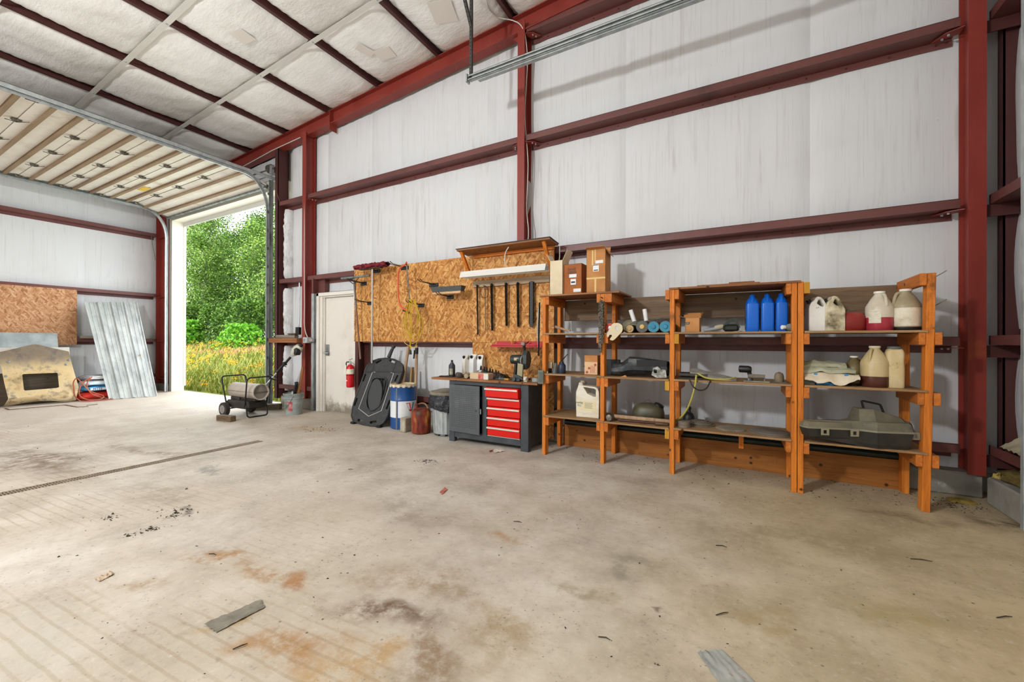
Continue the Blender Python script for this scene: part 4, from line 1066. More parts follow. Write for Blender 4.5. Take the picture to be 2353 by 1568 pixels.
b = MB(); b.tube([(0, .03, .06), (.06, .12, .72)], .014, 4); b.beam((.02, .03, .08), (.10, .10, .80), .05, .022, (0, 1, 0)); single(b.xf(Matrix.Translation((bx, by, 0))), 'timber_lath', wood('rusty_lath', ['#6b3f22', '#86552f', '#9d6a40'], along='z'), 'rust-brown lath standing in the grey pail', 'timber')
b = MB(); b.beam((-.02, -.02, .08), (.035, .03, .52), .05, .03, (1, 0, 0)); b.lathe([(.03, .0), (.03, .05)], (.03, .03, .5), 8); single(b.xf(Matrix.Translation((bx, by, 0))), 'pry_bar', m_black, 'black tool handle sticking out of the grey pail', 'tool')
b = MB(); b.lathe([(.045, 0), (.05, .02), (.05, .16), (.02, .22), (.018, .26)], (-.07, -.03, .13), 14, axis=(.25, .1, 1)); b.lathe([(.04, 0), (.045, .02), (.045, .12), (.0, .18)], (-.02, .06, .17), 12, axis=(-.5, .2, .8))
single(b.xf(Matrix.Translation((bx, by, 0))), 'plastic_bottle', plain('cloudy_plastic', '#b9bdb9', .35), 'cloudy empty plastic bottle in the grey pail', 'bottle')
# string trimmer leaning in the corner
root = thing('string_trimmer', 'string trimmer with off-white engine leaning between the door track and the red column', 'trimmer', (-7.55, 4.25, 0))
p0, p1 = Vector((-7.62, 4.10, .13)), Vector((-6.96, 4.50, 1.02)); d = (p1-p0).normalized()
MB().tube([p0, p0.lerp(p1, .62)], .0125, 8).build('shaft', m_galv, root, True)
MB().tube([p0.lerp(p1, .62), p0.lerp(p1, .93)], .021, 10).build('grip_sleeve', m_black, root, True)
ce = p0.lerp(p1, .52)+Vector((0, -.02, .05)); sd = d.cross(Vector((0, 1, 0))).normalized()
ring = [ce + (sd.cross(d)*math.cos(t)*.085 + sd*math.sin(t)*.07*(-1)) + sd*-.06 for t in [2*math.pi*k/20 for k in range(20)]]
MB().tube(ring, .010, 6, closed=True).build('loop_handle', m_black, root, True)
tg = p0.lerp(p1, .80); b = MB(); b.tube([tg, tg+Vector((.02, -.03, -.03)), tg+Vector((.09, -.03, -.05))], .008, 6); b.cbox(tuple(tg-Vector((.03, .035, .03))), tuple(tg+Vector((.03, .03, .035))), .01); b.build('trigger', m_black, root, True)
en = p1+d*.05
b = MB(); b.lathe([(.028, -.09), (.055, -.05), (.075, .0), (.082, .05), (.07, .10), (.06, .13)], en, 14, axis=d); b.build('engine_cover', plain('off_white_plastic', '#c4bfae', .45), root, True)
b = MB(); b.cbox(tuple(en+Vector((.02, -.06, -.06))), tuple(en+Vector((.11, .04, .07))), .02); b.lathe([(.03, 0), (.03, .05)], en+d*.12, 10, axis=d); b.build('engine_block', m_black, root, True)
hd = p0-d*.02; b = MB(); b.lathe([(.05, -.05), (.055, -.02), (.05, .0), (.02, .03)], hd, 14, axis=(-.2, -.2, 1)); b.cbox(tuple(hd+Vector((-.06, -.08, .0))), tuple(hd+Vector((.10, .08, .018))), .006); b.build('cutting_head', m_black, root, True)
# plank and timber resting on the girt by the column
b = MB().cbox((-7.90, 4.60, 1.215), (-7.03, 4.71, 1.30), .005); single(b, 'plank', wood('nail_plank', ['#7a4a2a', '#8f5c38', '#a4714a'], along='x'), 'brown nail-dotted plank fixed along the girt between jamb and column', 'plank')
b = MB().cbox((-7.68, 4.60, 1.302), (-7.10, 4.69, 1.36), .01); single(b, 'timber_offcut', wood('grey_timber2', ['#6b645a', '#827a6e', '#968e80'], along='x'), 'grey timber offcut lying on the nail-dotted plank', 'timber')
b = MB().cbox((-7.27, 4.58, 1.361), (-7.05, 4.68, 1.39), .008); single(b, 'bark_slab', wood('dark_slab', ['#3f3022', '#55422f', '#66513b'], along='x'), 'small dark wooden slab on the grey offcut by the red column', 'timber')
# boxes on the column
p = onw(702, 782, 4.60); root = thing('junction_box', 'grey metal electrical box with round knockouts on the red column', 'electrical box', (p.x, 4.62, p.z))
MB().cbox((-.065, -.03, -.052), (.05, .06, .052), .006).build('box_body', plain('grey_box_paint', '#aeb1b0', .45), root)
b = MB(); b.lathe([(.028, 0), (.028, .004)], (-.02, -.03, 0), 14, axis=(0, -1, 0)); b.build('knockout', plain('grey_knockout', '#8c8f8f', .5), root)
MB().cbox((.05, .01, -.03), (.14, .06, .03), .004).build('cable_clamp', plain('grey_clamp', '#9a9290', .5), root)
p = onw(686, 761, 4.69); root = thing('switch_box', 'small black push-button switch box beside the red column', 'switch', (p.x, 4.69, p.z))
MB().cbox((-.05, -.035, -.07), (.045, .03, .07), .008).build('switch_body', m_black, root)
b = MB()
for z in (-.04, 0, .04): b.lathe([(.013, 0), (.013, .008)], (-.01, -.035, z), 10, axis=(0, -1, 0))
b.build('push_button', plain('green_button', '#43534a', .5), root)
# leaves and grit drifted behind the pail
b = MB(); rg = random.Random(5)
for _ in range(260):
    leaf(b, Vector((-7.72+rg.random()*.95, 4.735+rg.random()*.1, .20+rg.random()*.03)), rg.uniform(.03, .06), rg)
tag(b.build('dry_leaves', meadow_mat('dry_leaf', '#4a3a20', '#6b5a2c', '#7a2f22')), 'dry leaves drifted on the kerb behind the grey pail', 'leaves', kind='stuff')
# ================================================================== strand-board panels over the bench
b = MB().cbox((-5.632, 4.698, 1.243), (-3.222, 4.712, 2.432), .001); single(b, 'osb_board', m_osb, 'wide strand-board tool panel between the man door and the workbench', 'board')
for z0, z1, lb in ((.05, 1.235, 'lower strand-board panel behind the workbench'), (1.237, 1.62, 'narrow strand-board strip below the hanging saw chains'), (1.622, 2.462, 'strand-board panel behind the hanging saw chains and lamp')):
    single(MB().cbox((-3.219, 4.663, z0), (-2.012, 4.677, z1), .001), 'osb_board', m_osb, lb, 'board')
m_stain = wood('stained_pine', ['#a85c1c', '#cc7424', '#da8632'], along='z')
m_stainx = wood('stained_pine_x', ['#b0601c', '#d07626', '#de8834'], along='x')
m_stainy = wood('stained_pine_y', ['#a0561c', '#bc6a26', '#cc7c34'], along='y')
m_dkwood = wood('dark_stained_board', ['#74492a', '#8a5c38', '#9c6d46'], along='x')
root = thing('lamp_canopy', 'sloping wooden canopy shelf braced over the workbench panel', 'canopy', (-2.65, 4.66, 2.42))
b = MB(); b.add([(-3.30, 4.662, 2.425), (-1.955, 4.662, 2.425), (-1.955, 4.40, 2.448), (-3.30, 4.40, 2.448), (-3.30, 4.662, 2.445), (-1.955, 4.662, 2.445), (-1.955, 4.40, 2.468), (-3.30, 4.40, 2.468)], [(0, 1, 2, 3), (7, 6, 5, 4), (0, 4, 5, 1), (1, 5, 6, 2), (2, 6, 7, 3), (3, 7, 4, 0)]); b.build('canopy_board', m_dkwood, root, True)
b = MB(); b.add([(-3.31, 4.662, 2.446), (-1.945, 4.662, 2.446), (-1.945, 4.385, 2.470), (-3.31, 4.385, 2.470), (-3.31, 4.662, 2.450), (-1.945, 4.662, 2.450), (-1.945, 4.385, 2.475), (-3.31, 4.385, 2.475)], [(0, 1, 2, 3), (7, 6, 5, 4), (0, 4, 5, 1), (1, 5, 6, 2), (2, 6, 7, 3), (3, 7, 4, 0)]); b.build('felt_cover', plain('slate_felt', '#4a4b55', .8), root, True)
MB().cbox((-3.20, 4.628, 2.385), (-2.0, 4.662, 2.425), .003).build('ledger', m_stainx, root, True)
for x in (-3.245, -2.045): MB().beam((x, 4.43, 2.44), (x, 4.655, 2.13), .035, .04, (1, 0, 0)).build('brace', m_stain, root, True)
# shop lamp
m_lampw = plain('white_enamel', '#d9d6cf', .4)
root = thing('shop_lamp', 'long white fluorescent shop lamp hanging under the wooden canopy', 'lamp', (-2.62, 4.44, 2.1))
prof = [(4.375, 2.088), (4.40, 2.15), (4.405, 2.168), (4.475, 2.168), (4.48, 2.15), (4.505, 2.088), (4.501, 2.088), (4.476, 2.148), (4.404, 2.148), (4.379, 2.088)]
MB().prism(prof, 0, -3.235, -2.005).build('lamp_housing', m_lampw, root, True)
for y in (4.415, 4.465): MB().tube([(-3.21, y, 2.115), (-2.03, y, 2.115)], .014, 10).build('tube_bulb', plain('lamp_tube', '#e8e4da', .3), root, True)
for x in (-3.234, -2.012): MB().box((x, 4.40, 2.10), (x+.006, 4.48, 2.166)).build('end_plate', m_galv, root, True)
MB().tube(fillet([onw(1169, 568, 4.41), onw(1161, 580, 4.42), onw(1159, 600, 4.43), onw(1163, 619, 4.44)], .08, 4), .006, 6).build('lamp_cord', m_cable, root, True)
MB().tube([onw(1286, 566, 4.60), onw(1286, 590, 4.58), onw(1284, 604, 4.5)], .005, 6).build('pull_cord', m_cable, root, True)
# rail with saw chains
a0, a1 = onw(1090, 656, 4.64), onw(1261, 658, 4.64)
single(MB().cbox((-3.20, 4.632, 1.985), (-2.06, 4.662, 2.07), .003), 'chain_rail', wood('pale_rail', ['#8f7860', '#a58e74', '#b8a288'], along='x'), 'pale wooden rail carrying the hanging saw chains', 'rail')
m_chain = mott('oily_chain', ['#161514', '#252321', '#3b3834'], 40, rough=.45, metal=.6)
m_chain2 = mott('worn_grey_chain', ['#5f574b', '#7a7265', '#918a7c'], 40, rough=.5, metal=.5)
def beadchain(p, q, r, step=.013, n=6):
    p, q = Vector(p), Vector(q); k = max(4, int((q-p).length/step)); pts, rs = [], []
    for i in range(k*2+1): pts.append(p.lerp(q, i/(2*k))+Vector((.0015*math.sin(i*1.7), 0, 0))); rs.append(r*(1.0 if i % 2 == 0 else .55))
    return MB().tube(pts, rs, n, smooth=False)
for u, v0, v1, w, mt, lb in ((1097, 657, 769, .024, m_chain, 'long thin black saw chain at the left end of the rail'), (1115, 658, 761, .016, m_chain2, 'light grey worn saw chain, second from the left on the rail'), (1130, 655, 760, .034, m_chain, 'thick black saw chain bundle, third from the left on the rail'),
                              (1163, 653, 749, .034, m_chain, 'black saw chain in the middle of the rail, fourth from the left'), (1190, 652, 751, .034, m_chain, 'doubled black saw chain, fifth from the left on the rail')):
    p, q = onw(u, v0, 4.61), onw(u, v1, 4.62); rt = thing('saw_chain', lb, 'chain', (p.x, 4.61, q.z), 0, 'saw chains on the rail')
    for sx in (-1, 1): beadchain((p.x+sx*w*.28, 4.605, p.z), (p.x+sx*w*.20, 4.625, q.z), w*.36).build('chain_strand', mt, rt, True)
    MB().tube(arcpts((p.x, p.z), w*.3, 0, 180, 8, 'xz', 4.605), w*.3, 6).build('chain_loop', mt, rt, True)
    MB().lathe([(.005, 0), (.005, .06), (.009, .06), (.009, .065)], (p.x, 4.635, p.z-.005), 6, axis=(0, -1, .15)).build('nail', m_hinge, rt, True)
p = onw(1114, 672, 4.60); single(MB().tube([(p.x+.06*math.cos(t), 4.60, p.z+.075*math.sin(t)) for t in [2*math.pi*k/24 for k in range(24)]], .0035, 5, closed=True), 'wire_ring', m_chain, 'thin wire ring hung around the light grey saw chain', 'wire')
p, q = onw(1220, 648, 4.60), onw(1221, 753, 4.62)
rt = thing('guide_bar', 'chainsaw guide bar with chain, hanging at the right end of the rail', 'guide bar', (p.x, 4.61, q.z))
ol = [(p.x-.026, p.z), (p.x-.028, q.z+.04), (p.x-.018, q.z+.008), (p.x, q.z), (p.x+.018, q.z+.008), (p.x+.028, q.z+.04), (p.x+.026, p.z), (p.x+.012, p.z+.012), (p.x-.012, p.z+.012)]
MB().prism(ol, 1, 4.612, 4.622).build('bar', plain('dark_bar_steel', '#2b2a28', .4, .5), rt, True)
for sx in (-1, 1): beadchain((p.x+sx*.027, 4.616, p.z), (p.x+sx*.027, 4.616, q.z+.05), .010).build('chain_strand', m_chain, rt, True)
p, q = onw(1240, 696, 4.30), onw(1237, 818, 4.30)
rt = thing('guide_bar', 'thin bright-edged guide bar hanging edge-on beside the shelf post', 'guide bar', (p.x, 4.3, q.z))
MB().tube([p, p.lerp(q, .12)+Vector((-.010, 0, 0)), p.lerp(q, .5)+Vector((-.014, 0, 0)), q], [.004, .010, .013, .004], 6).build('bar', m_galv, rt, True)
beadchain(p+Vector((.004, -.01, 0)), q+Vector((.006, -.01, 0)), .012).build('chain_strand', m_chain, rt, True)
# red tool tray on the panel
root = thing('tool_tray', 'red metal tool tray with punched holes on the panel above the grinder', 'tool tray', (-2.5, 4.66, 1.2))
p, q = onw(1140, 803, 4.60), onw(1239, 803, 4.60); X0, X1, Z = -2.83, -2.10, 1.195
m_tray = plain('red_tray_paint', '#b51a1c', .4)
b = MB(); b.box((X0, 4.50, Z), (X1, 4.662, Z+.004)); b.box((X0, 4.655, Z), (X1, 4.662, Z+.06)); b.add([(X0, 4.50, Z-.016), (X1, 4.50, Z-.016), (X1, 4.50, Z+.026), (X0+.03, 4.50, Z+.026), (X0, 4.504, Z-.016), (X1, 4.504, Z-.016), (X1, 4.504, Z+.026), (X0+.03, 4.504, Z+.026)], [(0, 1, 2, 3), (7, 6, 5, 4), (3, 2, 6, 7), (0, 3, 7, 4), (1, 0, 4, 5), (2, 1, 5, 6)]); b.build('tray_body', m_tray, root, True)
MB().box((X1, 4.50, Z), (X1+.004, 4.66, Z+.05)).build('tray_end', m_tray, root, True)
def screwdriver(x, y, z, hl, sl, hc, lb):
    r = thing('screwdriver', lb, 'screwdriver', (x, y, z-sl), 0, 'screwdrivers in the red tray')
    MB().lathe([(.010, 0), (.013, .02), (.013, hl*.7), (.011, hl)], (0, 0, sl), 8).build('grip', hc, r)
    MB().lathe([(.0035, 0), (.0035, sl)], (0, 0, 0), 6).build('blade', m_galv_old, r)
screwdriver(-2.565, 4.60, 1.22, .06, .16, plain('yellow_grip', '#c98f1e', .4), 'screwdriver with a yellow grip standing in the red tray')
screwdriver(-2.475, 4.60, 1.205, .02, .18, m_black, 'thin grey-shafted screwdriver in the middle of the red tray')
screwdriver(-2.43, 4.58, 1.205, .015, .19, m_chain, 'dark-shafted screwdriver next to the grinder in the red tray')
single(MB().beam((-2.46, 4.55, 1.212), (-2.20, 4.56, 1.212), .022, .012).lathe([(.02, 0), (.02, .012)], (-2.46, 4.55, 1.205), 10), 'wrench', m_galv_old, 'dull steel wrench lying in the red tray', 'wrench')
single(MB().tube([(-2.40, 4.62, 1.205), (-2.33, 4.61, 1.25)], .006, 6), 'punch', m_chain, 'small dark punch propped in the red tray', 'punch')

# ================================================================== hooks and hung tools
def hook(x, z, lb, ln=.29, w=.13):
    r = thing('tool_hook', lb, 'hook', (x, 4.698, z), 0, 'double-prong tool hooks on the panel')
    MB().cbox((-w/2, -.012, -.028), (w/2, 0, .028), .003).build('back_plate', plain('hook_steel', '#26282a', .5, .3), r)
    for k in (-1, 1): MB().tube(fillet([(k*.022, -.01, .01), (k*.022, -ln*.85, .018), (k*.022, -ln, .045)], .05, 3), .0055, 6).build('prong', m_black, r)
    c = MB()
    for k in (-1, 1): MB().lathe([(.006, 0), (.004, .004)], (k*w*.36, -.012, 0), 6, axis=(0, -1, 0)).build('screw', m_galv_old, r)
hook(-4.50, 2.372, 'empty top hook at the upper edge, holding the orange bow saw', .33, .16)
hook(-5.10, 2.372, 'hook behind the red push broom head', .3, .15); hook(-5.40, 2.19, 'hook holding the grey squeegee'); hook(-5.25, 1.864, 'lowest left hook, behind the broom and squeegee poles')
hook(-3.93, 2.074, 'empty hook on bare board above the grey brush head', .33, .17); hook(-3.63, 1.881, 'hook under the grey brush head', .3, .12); hook(-4.17, 1.786, 'hook carrying the yellow cord coil', .3, .12)
# red push broom, head up
root = thing('push_broom', 'push broom with dark red bristles and silver pole hung head-up on the board', 'broom', (-5.02, 4.5, .9))
def bristles(x0, x1, y0, y1, z0, z1, seed, j=.012):
    def fn(i, jj):
        a = 2*math.pi*jj; t = i
        x = x0+(x1-x0)*t; cy, cz = (y0+y1)/2, (z0+z1)/2
        sy = math.copysign(abs(math.cos(a))**.5, math.cos(a))*(y1-y0)/2; sz = math.copysign(abs(math.sin(a))**.5, math.sin(a))*(z1-z0)/2
        n = mnoise.noise((x*45, sy*30, sz*30+seed))*j
        e = .75+.25*min(1, min(t, 1-t)*14)
        return (x+n, cy+sy*e+n, cz+sz*e+n*1.5)
    return MB().grid(fn, 70, 18)
bristles(-5.36, -4.66, 4.43, 4.56, 2.385, 2.445, 3, .02).build('bristles', mott('dark_red_bristle', ['#4f0f18', '#701a26', '#8a2c38'], 30, (1, 1, 1), .9), root, True)
MB().cbox((-5.26, 4.46, 2.365), (-4.78, 4.53, 2.39), .006).build('broom_block', plain('broom_block', '#4a2d2a', .6), root, True)
MB().tube([(-4.985, 4.50, 2.37), (-5.02, 4.53, 1.6), (-5.055, 4.56, .905)], .0135, 10).build('pole', plain('pale_aluminium', '#b8b9b7', .35, .5), root, True)
# squeegee
root = thing('floor_squeegee', 'grey floor squeegee with brown wooden pole hung beside the man door', 'squeegee', (-5.4, 4.5, .95))
MB().cbox((-5.70, 4.485, 2.255), (-5.05, 4.52, 2.285), .004).build('squeegee_head', m_galv_old, root, True)
MB().tube([(-5.43, 4.52, 2.25), (-5.42, 4.56, 1.8)], .014, 10).build('metal_socket', plain('grey_socket', '#75706b', .5, .3), root, True)
MB().tube([(-5.42, 4.56, 1.8), (-5.385, 4.62, .96)], .0145, 10).build('pole', wood('brown_pole', ['#70503c', '#8a6650', '#9f7b62'], along='z', knots=False), root, True)
for s in (-1, 1): MB().tube([(-5.43+s*.015, 4.52, 2.17), (-5.43+s*.14, 4.50, 2.255)], .006, 6).build('stay', m_black, root, True)
# bow saw
root = thing('bow_saw', 'orange tubular bow saw hanging from the top hook', 'saw', (-4.45, 4.5, 1.75))
pp = [onw(u, v, 4.48) for u, v in ((935, 602), (930, 610), (919, 615), (914.5, 628), (914.5, 660), (916, 690), (921, 706), (931, 713), (942, 716))]
MB().tube(fillet(pp, .05, 3), .011, 8).build('bow', plain('orange_tube', '#d2542a', .4), root, True)
MB().beam(onw(934, 604, 4.50), onw(941, 690, 4.52), .022, .003, (0, 1, 0)).build('blade', m_hinge, root, True)
MB().tube([onw(926, 713, 4.48), onw(945, 721, 4.5)], .013, 8).build('grip', m_black, root, True)
# yellow cord coil
root = thing('cord_coil', 'coil of thin yellow extension cord hanging from a hook on the board', 'cord', (-4.25, 4.5, 1.1))
m_yel = plain('yellow_cord', '#c3a01f', .45)
rg = random.Random(11)
ctop = onw(945, 693, 4.45)
loops = [(-.02, .13, .46), (.03, .14, .52), (.0, .17, .58), (-.05, .15, .50), (.06, .15, .63), (.02, .10, .38), (-.03, .18, .68)]
for dx, w, h in loops:
    pts = []
    for k in range(28):
        t = 2*math.pi*k/28; pts.append(Vector((ctop.x+dx*.6+w*math.sin(t)*(1-.55*max(0, math.cos(t))), 4.47+.02*math.sin(3*t+dx*40), ctop.z+.02-h/2+h/2*math.cos(t)+.012*math.sin(5*t+dx*90))))
    MB().tube(pts, .0055, 5, closed=True).build('cord_loop', m_yel, root, True)
MB().tube(fillet([onw(942, 690, 4.45), onw(943, 740, 4.45), onw(941, 770, 4.46), onw(943, 806, 4.50)], .2, 4), .006, 5).build('cord_tail', m_yel, root, True)
MB().tube(fillet([onw(946, 690, 4.45), onw(945, 770, 4.46), onw(943, 785, 4.46), onw(944, 806, 4.50)], .2, 4), .006, 5).build('cord_tail', m_yel, root, True)
MB().tube([onw(943, 804, 4.50), onw(943, 815, 4.50)], [.014, .02], 8).build('plug', m_black, root, True)
# brush head lying on a hook
root = thing('brush_head', 'push-broom head with grey bristles and wooden block resting on a hook', 'brush', (-3.45, 4.5, 1.9))
A_, B_ = onw(999, 681, 4.52), onw(1064, 674, 4.52)
MB().cbox((A_.x, 4.46, 1.897), (B_.x, 4.55, 1.93), .006).build('wood_block', wood('beech_block', ['#b08a5e', '#c29c70', '#d0ac82'], along='x', knots=False), root, True)
def grb(i, j):
    return None
b = MB(); n = 26
for k in range(n):
    x = A_.x+.012+(B_.x-A_.x-.024)*k/(n-1); s = (k/(n-1)-.5)*.04
    b.add([(x-.010, 4.47, 1.928), (x+.010, 4.47, 1.928), (x+.012+s, 4.45, 2.0), (x-.012+s, 4.45, 2.0), (x-.010, 4.54, 1.928), (x+.010, 4.54, 1.928), (x+.012+s, 4.56, 2.0), (x-.012+s, 4.56, 2.0)], [(0, 1, 2, 3), (7, 6, 5, 4), (0, 4, 5, 1), (1, 5, 6, 2), (2, 6, 7, 3), (3, 7, 4, 0)])
tag(b.build('bristles', mott('grey_bristle', ['#3c3d3d', '#525453', '#686a68'], 30, (6, 6, .5), .8), root, True), kind='stuff')

# ================================================================== along the foot of the wall
# extinguisher
root = thing('fire_extinguisher', 'red fire extinguisher with white label hung at the man door frame', 'extinguisher', (-5.632, 4.625, .485))
MB().lathe([(.045, 0), (.06, .012), (.062, .03), (.062, .31), (.05, .35), (.03, .375), (.02, .38)], (0, 0, 0), 24).build('cylinder', plain('extinguisher_red', '#c40f1c', .28), root)
MB().lathe([(.0628, .225), (.0628, .305)], (0, 0, 0), 24).build('label', mott('extinguisher_label', ['#e4e2da', '#d9d4c0', '#c8b56a'], 18, rough=.4), root)
MB().lathe([(.0632, .195), (.0632, .207)], (0, 0, 0), 24).build('strap', m_black, root)
MB().add([(-.03, -.0605, .10), (-.03, -.0605, .13), (.01, -.0635, .115)], [(0, 1, 2)]).build('arrow_mark', plain('white_print', '#e6e6e2', .5), root)
b = MB(); b.lathe([(.018, .375), (.018, .42), (.012, .44)], (0, 0, 0), 12); b.beam((-.02, 0, .43), (.07, -.01, .40), .022, .008); b.beam((-.02, 0, .455), (.06, -.01, .475), .022, .008); b.build('valve', m_galv, root)
MB().tube(fillet([(-.01, -.02, .42), (-.06, -.03, .42), (-.075, -.02, .35), (-.07, 0, .14)], .05, 4), .009, 8).build('hose', m_black, root)
MB().prism([(-.09, .22), (-.05, .22), (-.03, .36), (-.055, .38)], 1, -.055, -.053).build('tag', plain('paper_tag', '#e2dfd6', .7), root)
# creeper
m_creep = mott('grey_black_moulded_plastic', ['#2b2c2d', '#343536', '#3e3f40'], 20, rough=.55, bump=.1, bscale=120)
root = thing('mechanic_creeper', 'black moulded plastic mechanics creeper with oval opening leaning against the wall', 'creeper', (-4.8, 4.3, 0))
CP0, CN = Vector((-4.79, 4.26, .03)), Vector((0, -.935, .355))
def cz(x, y, off=0.0): u, v = 480+x/3.92, 600+y/3.92; return planehit(u, v, CP0, CN) + CN.normalized()*off
outer = [cz(*p) for p in ((1300, 1440), (1284, 1395), (1292, 1330), (1320, 1230), (1372, 1100), (1400, 1020), (1408, 985), (1425, 945), (1470, 905), (1530, 883), (1600, 876), (1670, 886), (1720, 912), (1745, 950), (1745, 990), (1728, 1040), (1690, 1140), (1650, 1240), (1622, 1330), (1605, 1400), (1575, 1455), (1530, 1486), (1460, 1487), (1380, 1470))]
def oval(cx, cy, rx, ry, rot, n=24):
    a = math.radians(rot); return [cz(cx+rx*math.cos(t)*math.cos(a)-ry*math.sin(t)*math.sin(a), cy+rx*math.cos(t)*math.sin(a)+ry*math.sin(t)*math.cos(a)) for t in [2*math.pi*k/n for k in range(n)]]
hole = [cz(*p) for p in ((1478, 1068), (1500, 1052), (1580, 1054), (1606, 1070), (1612, 1100), (1600, 1160), (1570, 1250), (1535, 1310), (1490, 1345), (1450, 1350), (1425, 1320), (1418, 1270), (1430, 1190), (1455, 1115))]
def slot(x0, y0, x1, y1, w):
    d = Vector((x1-x0, y1-y0)).normalized(); n = Vector((-d.y, d.x))*w/2
    return [cz(x0+n.x, y0+n.y), cz(x1+n.x, y1+n.y), cz(x1-n.x, y1-n.y), cz(x0-n.x, y0-n.y)]
slots = [slot(1505, 920, 1555, 895, 18), slot(1625, 893, 1675, 915, 18), slot(1340, 1432, 1385, 1448, 22), slot(1450, 1458, 1510, 1448, 22), slot(1388, 1085, 1412, 1020, 14), slot(1310, 1305, 1335, 1235, 16), slot(1675, 1085, 1700, 1030, 14), slot(1600, 1335, 1630, 1255, 16)]
b = MB(); plate(b, outer, [hole]+slots, -CN.normalized()*.05); b.build('deck', m_creep, root, True)
# raised rims and ribs
rim = [p+CN.normalized()*.004 for p in hole]; MB().tube(rim, .012, 6, closed=True).build('opening_rim', m_creep, root, True)
def ridge(pts, r): return MB().tube([cz(*p, off=.002) for p in pts], r, 6).build('ridge', m_creep, root, True)
ridge(((1408, 1000), (1470, 1000), (1500, 995), (1640, 1000), (1735, 1000)), .010); ridge(((1500, 905), (1470, 1000)), .007); ridge(((1690, 900), (1655, 1000)), .007)
outl = [p*1.0 for p in outer]; MB().tube([p+CN.normalized()*.002 for p in outer], .011, 6, closed=True).build('edge_bead', m_creep, root, True)
MB().tube([cz(*p, off=.004) for p in ((1500, 1002), (1475, 1002), (1350, 1330), (1440, 1400), (1555, 1350), (1665, 1012), (1640, 1006))], .0045, 4).build('white_line', plain('white_decal', '#d8d8d4', .5), root, True)
b = MB(); plate(b, [cz(*p, off=-.055) for p in ((1430, 1040), (1640, 1040), (1600, 1370), (1420, 1370))], [], -CN.normalized()*.02); b.build('back_shell', m_creep, root, True)
for k in range(4):
    x0 = 1465+k*36; MB().tube([cz(x0+40, 1060, off=-.04), cz(x0-25, 1340, off=-.04)], .010, 6).build('slat', m_creep, root, True)
b = MB(); plate(b, oval(1495, 1210, 60, 150, 8), [], -CN.normalized()*.03); b.build('dished_pan', plain('pan_plastic', '#3a3b3c', .5), root, True)
p = cz(1620, 870); b = MB(); b.tube([p, p+Vector((.01, .04, .09)), p+Vector((.02, .07, .15))], [.03, .026, .022], 10); b.lathe([(.028, 0), (.034, .01), (.034, .03)], p+Vector((.02, .07, .15)), 12, axis=(.1, .35, 1)); b.build('neck_post', m_creep, root, True)
for x, y in ((1302, 1455), (1535, 1490)):
    p = cz(x, y); MB().cbox((p.x-.045, 4.23, .0), (p.x+.03, 4.30, .035), .008).build('caster', m_black, root, True)
# drum
cx, cy = -4.295, 4.46
root = thing('oil_drum', 'blue and white steel keg drum with crimped lid beside the creeper', 'drum', (cx, cy, 0))
m_blue = plain('drum_blue', '#1d4a86', .35)
R = .182
def band(z0, z1, mt, nm): MB().lathe([(R, z0), (R, z1)], (0, 0, 0), 36).build(nm, mt, root)
b = MB().lathe([(R-.01, 0), (R, .008), (R, .165)], (0, 0, 0), 36); b.build('lower_band', m_blue, root)
MB().lathe([(R, .165), (R, .398)], (0, 0, 0), 36).build('white_band', mott('drum_white', ['#cfd3d6', '#dde0e1', '#e4e5e4'], 4, rough=.4, dirt='#a9a292', dscale=5, dlo=.62, dhi=.8), root)
MB().lathe([(R, .398), (R+.004, .405), (R+.004, .415), (R, .422), (R, .58), (R+.005, .59), (R+.005, .60), (R, .612)], (0, 0, 0), 36).build('upper_band', m_blue, root)
lid = MB().lathe([(R+.006, .603), (R+.008, .625), (R+.002, .635), (R-.012, .632), (R-.02, .618), (0, .618)], (0, 0, 0), 36).build('lid', mott('dusty_cream_lid', ['#b39a72', '#cdb68f', '#d9ccb0'], 5, rough=.6), root)
b = MB()
for k in range(16):
    a = 2*math.pi*k/16; c_, s_2 = math.cos(a), math.sin(a); t_ = Vector((-s_2, c_, 0)); o = Vector((c_, s_2, 0))*(R+.008)
    MB().add([o+t_*.026+Vector((0, 0, .63)), o-t_*.026+Vector((0, 0, .63)), o-t_*.016+Vector((0, 0, .592)), o+t_*.016+Vector((0, 0, .592)), o*1.01+t_*.026+Vector((0, 0, .63)), o*1.01-t_*.026+Vector((0, 0, .63)), o*1.01-t_*.016+Vector((0, 0, .592)), o*1.01+t_*.016+Vector((0, 0, .592))], [(0, 1, 2, 3), (7, 6, 5, 4), (0, 4, 5, 1), (1, 5, 6, 2), (2, 6, 7, 3), (3, 7, 4, 0)]).build('lid_lug', plain('lid_cream', '#d6cdb8', .5), lid)
va = math.degrees(math.atan2(-cy, -cx))       # side facing the room
def arcpatch(a0, a1, z0, z1, off=.0015, shear=0.0):
    def fn(i, j):
        a = math.radians(a0+(a1-a0)*i+shear*j); return ((R+off)*math.cos(a), (R+off)*math.sin(a), z0+(z1-z0)*j)
    return MB().grid(fn, 8, 4)
arcpatch(va-33, va-27, .0, .58, .003).build('side_seam', plain('olive_seam', '#6e6a55', .6), root)
arcpatch(va-27, va-24, .06, .40, .002).build('blue_edge', m_blue, root)
b = MB()
def wedge(z, a0, a1): return [((R+.002)*math.cos(math.radians(a)), (R+.002)*math.sin(math.radians(a)), z) for a in (a0, a1)]
b.add(wedge(.375, va+12, va+30)+list(reversed(wedge(.255, va+28, va+37))), [(0, 1, 2, 3)]); b.build('red_letter', plain('logo_red', '#cf1018', .4), root)
b = MB(); b.add(wedge(.375, va+46, va+52)+list(reversed(wedge(.255, va+37, va+40))), [(0, 1, 2, 3)]); b.build('blue_letter', m_blue, root)
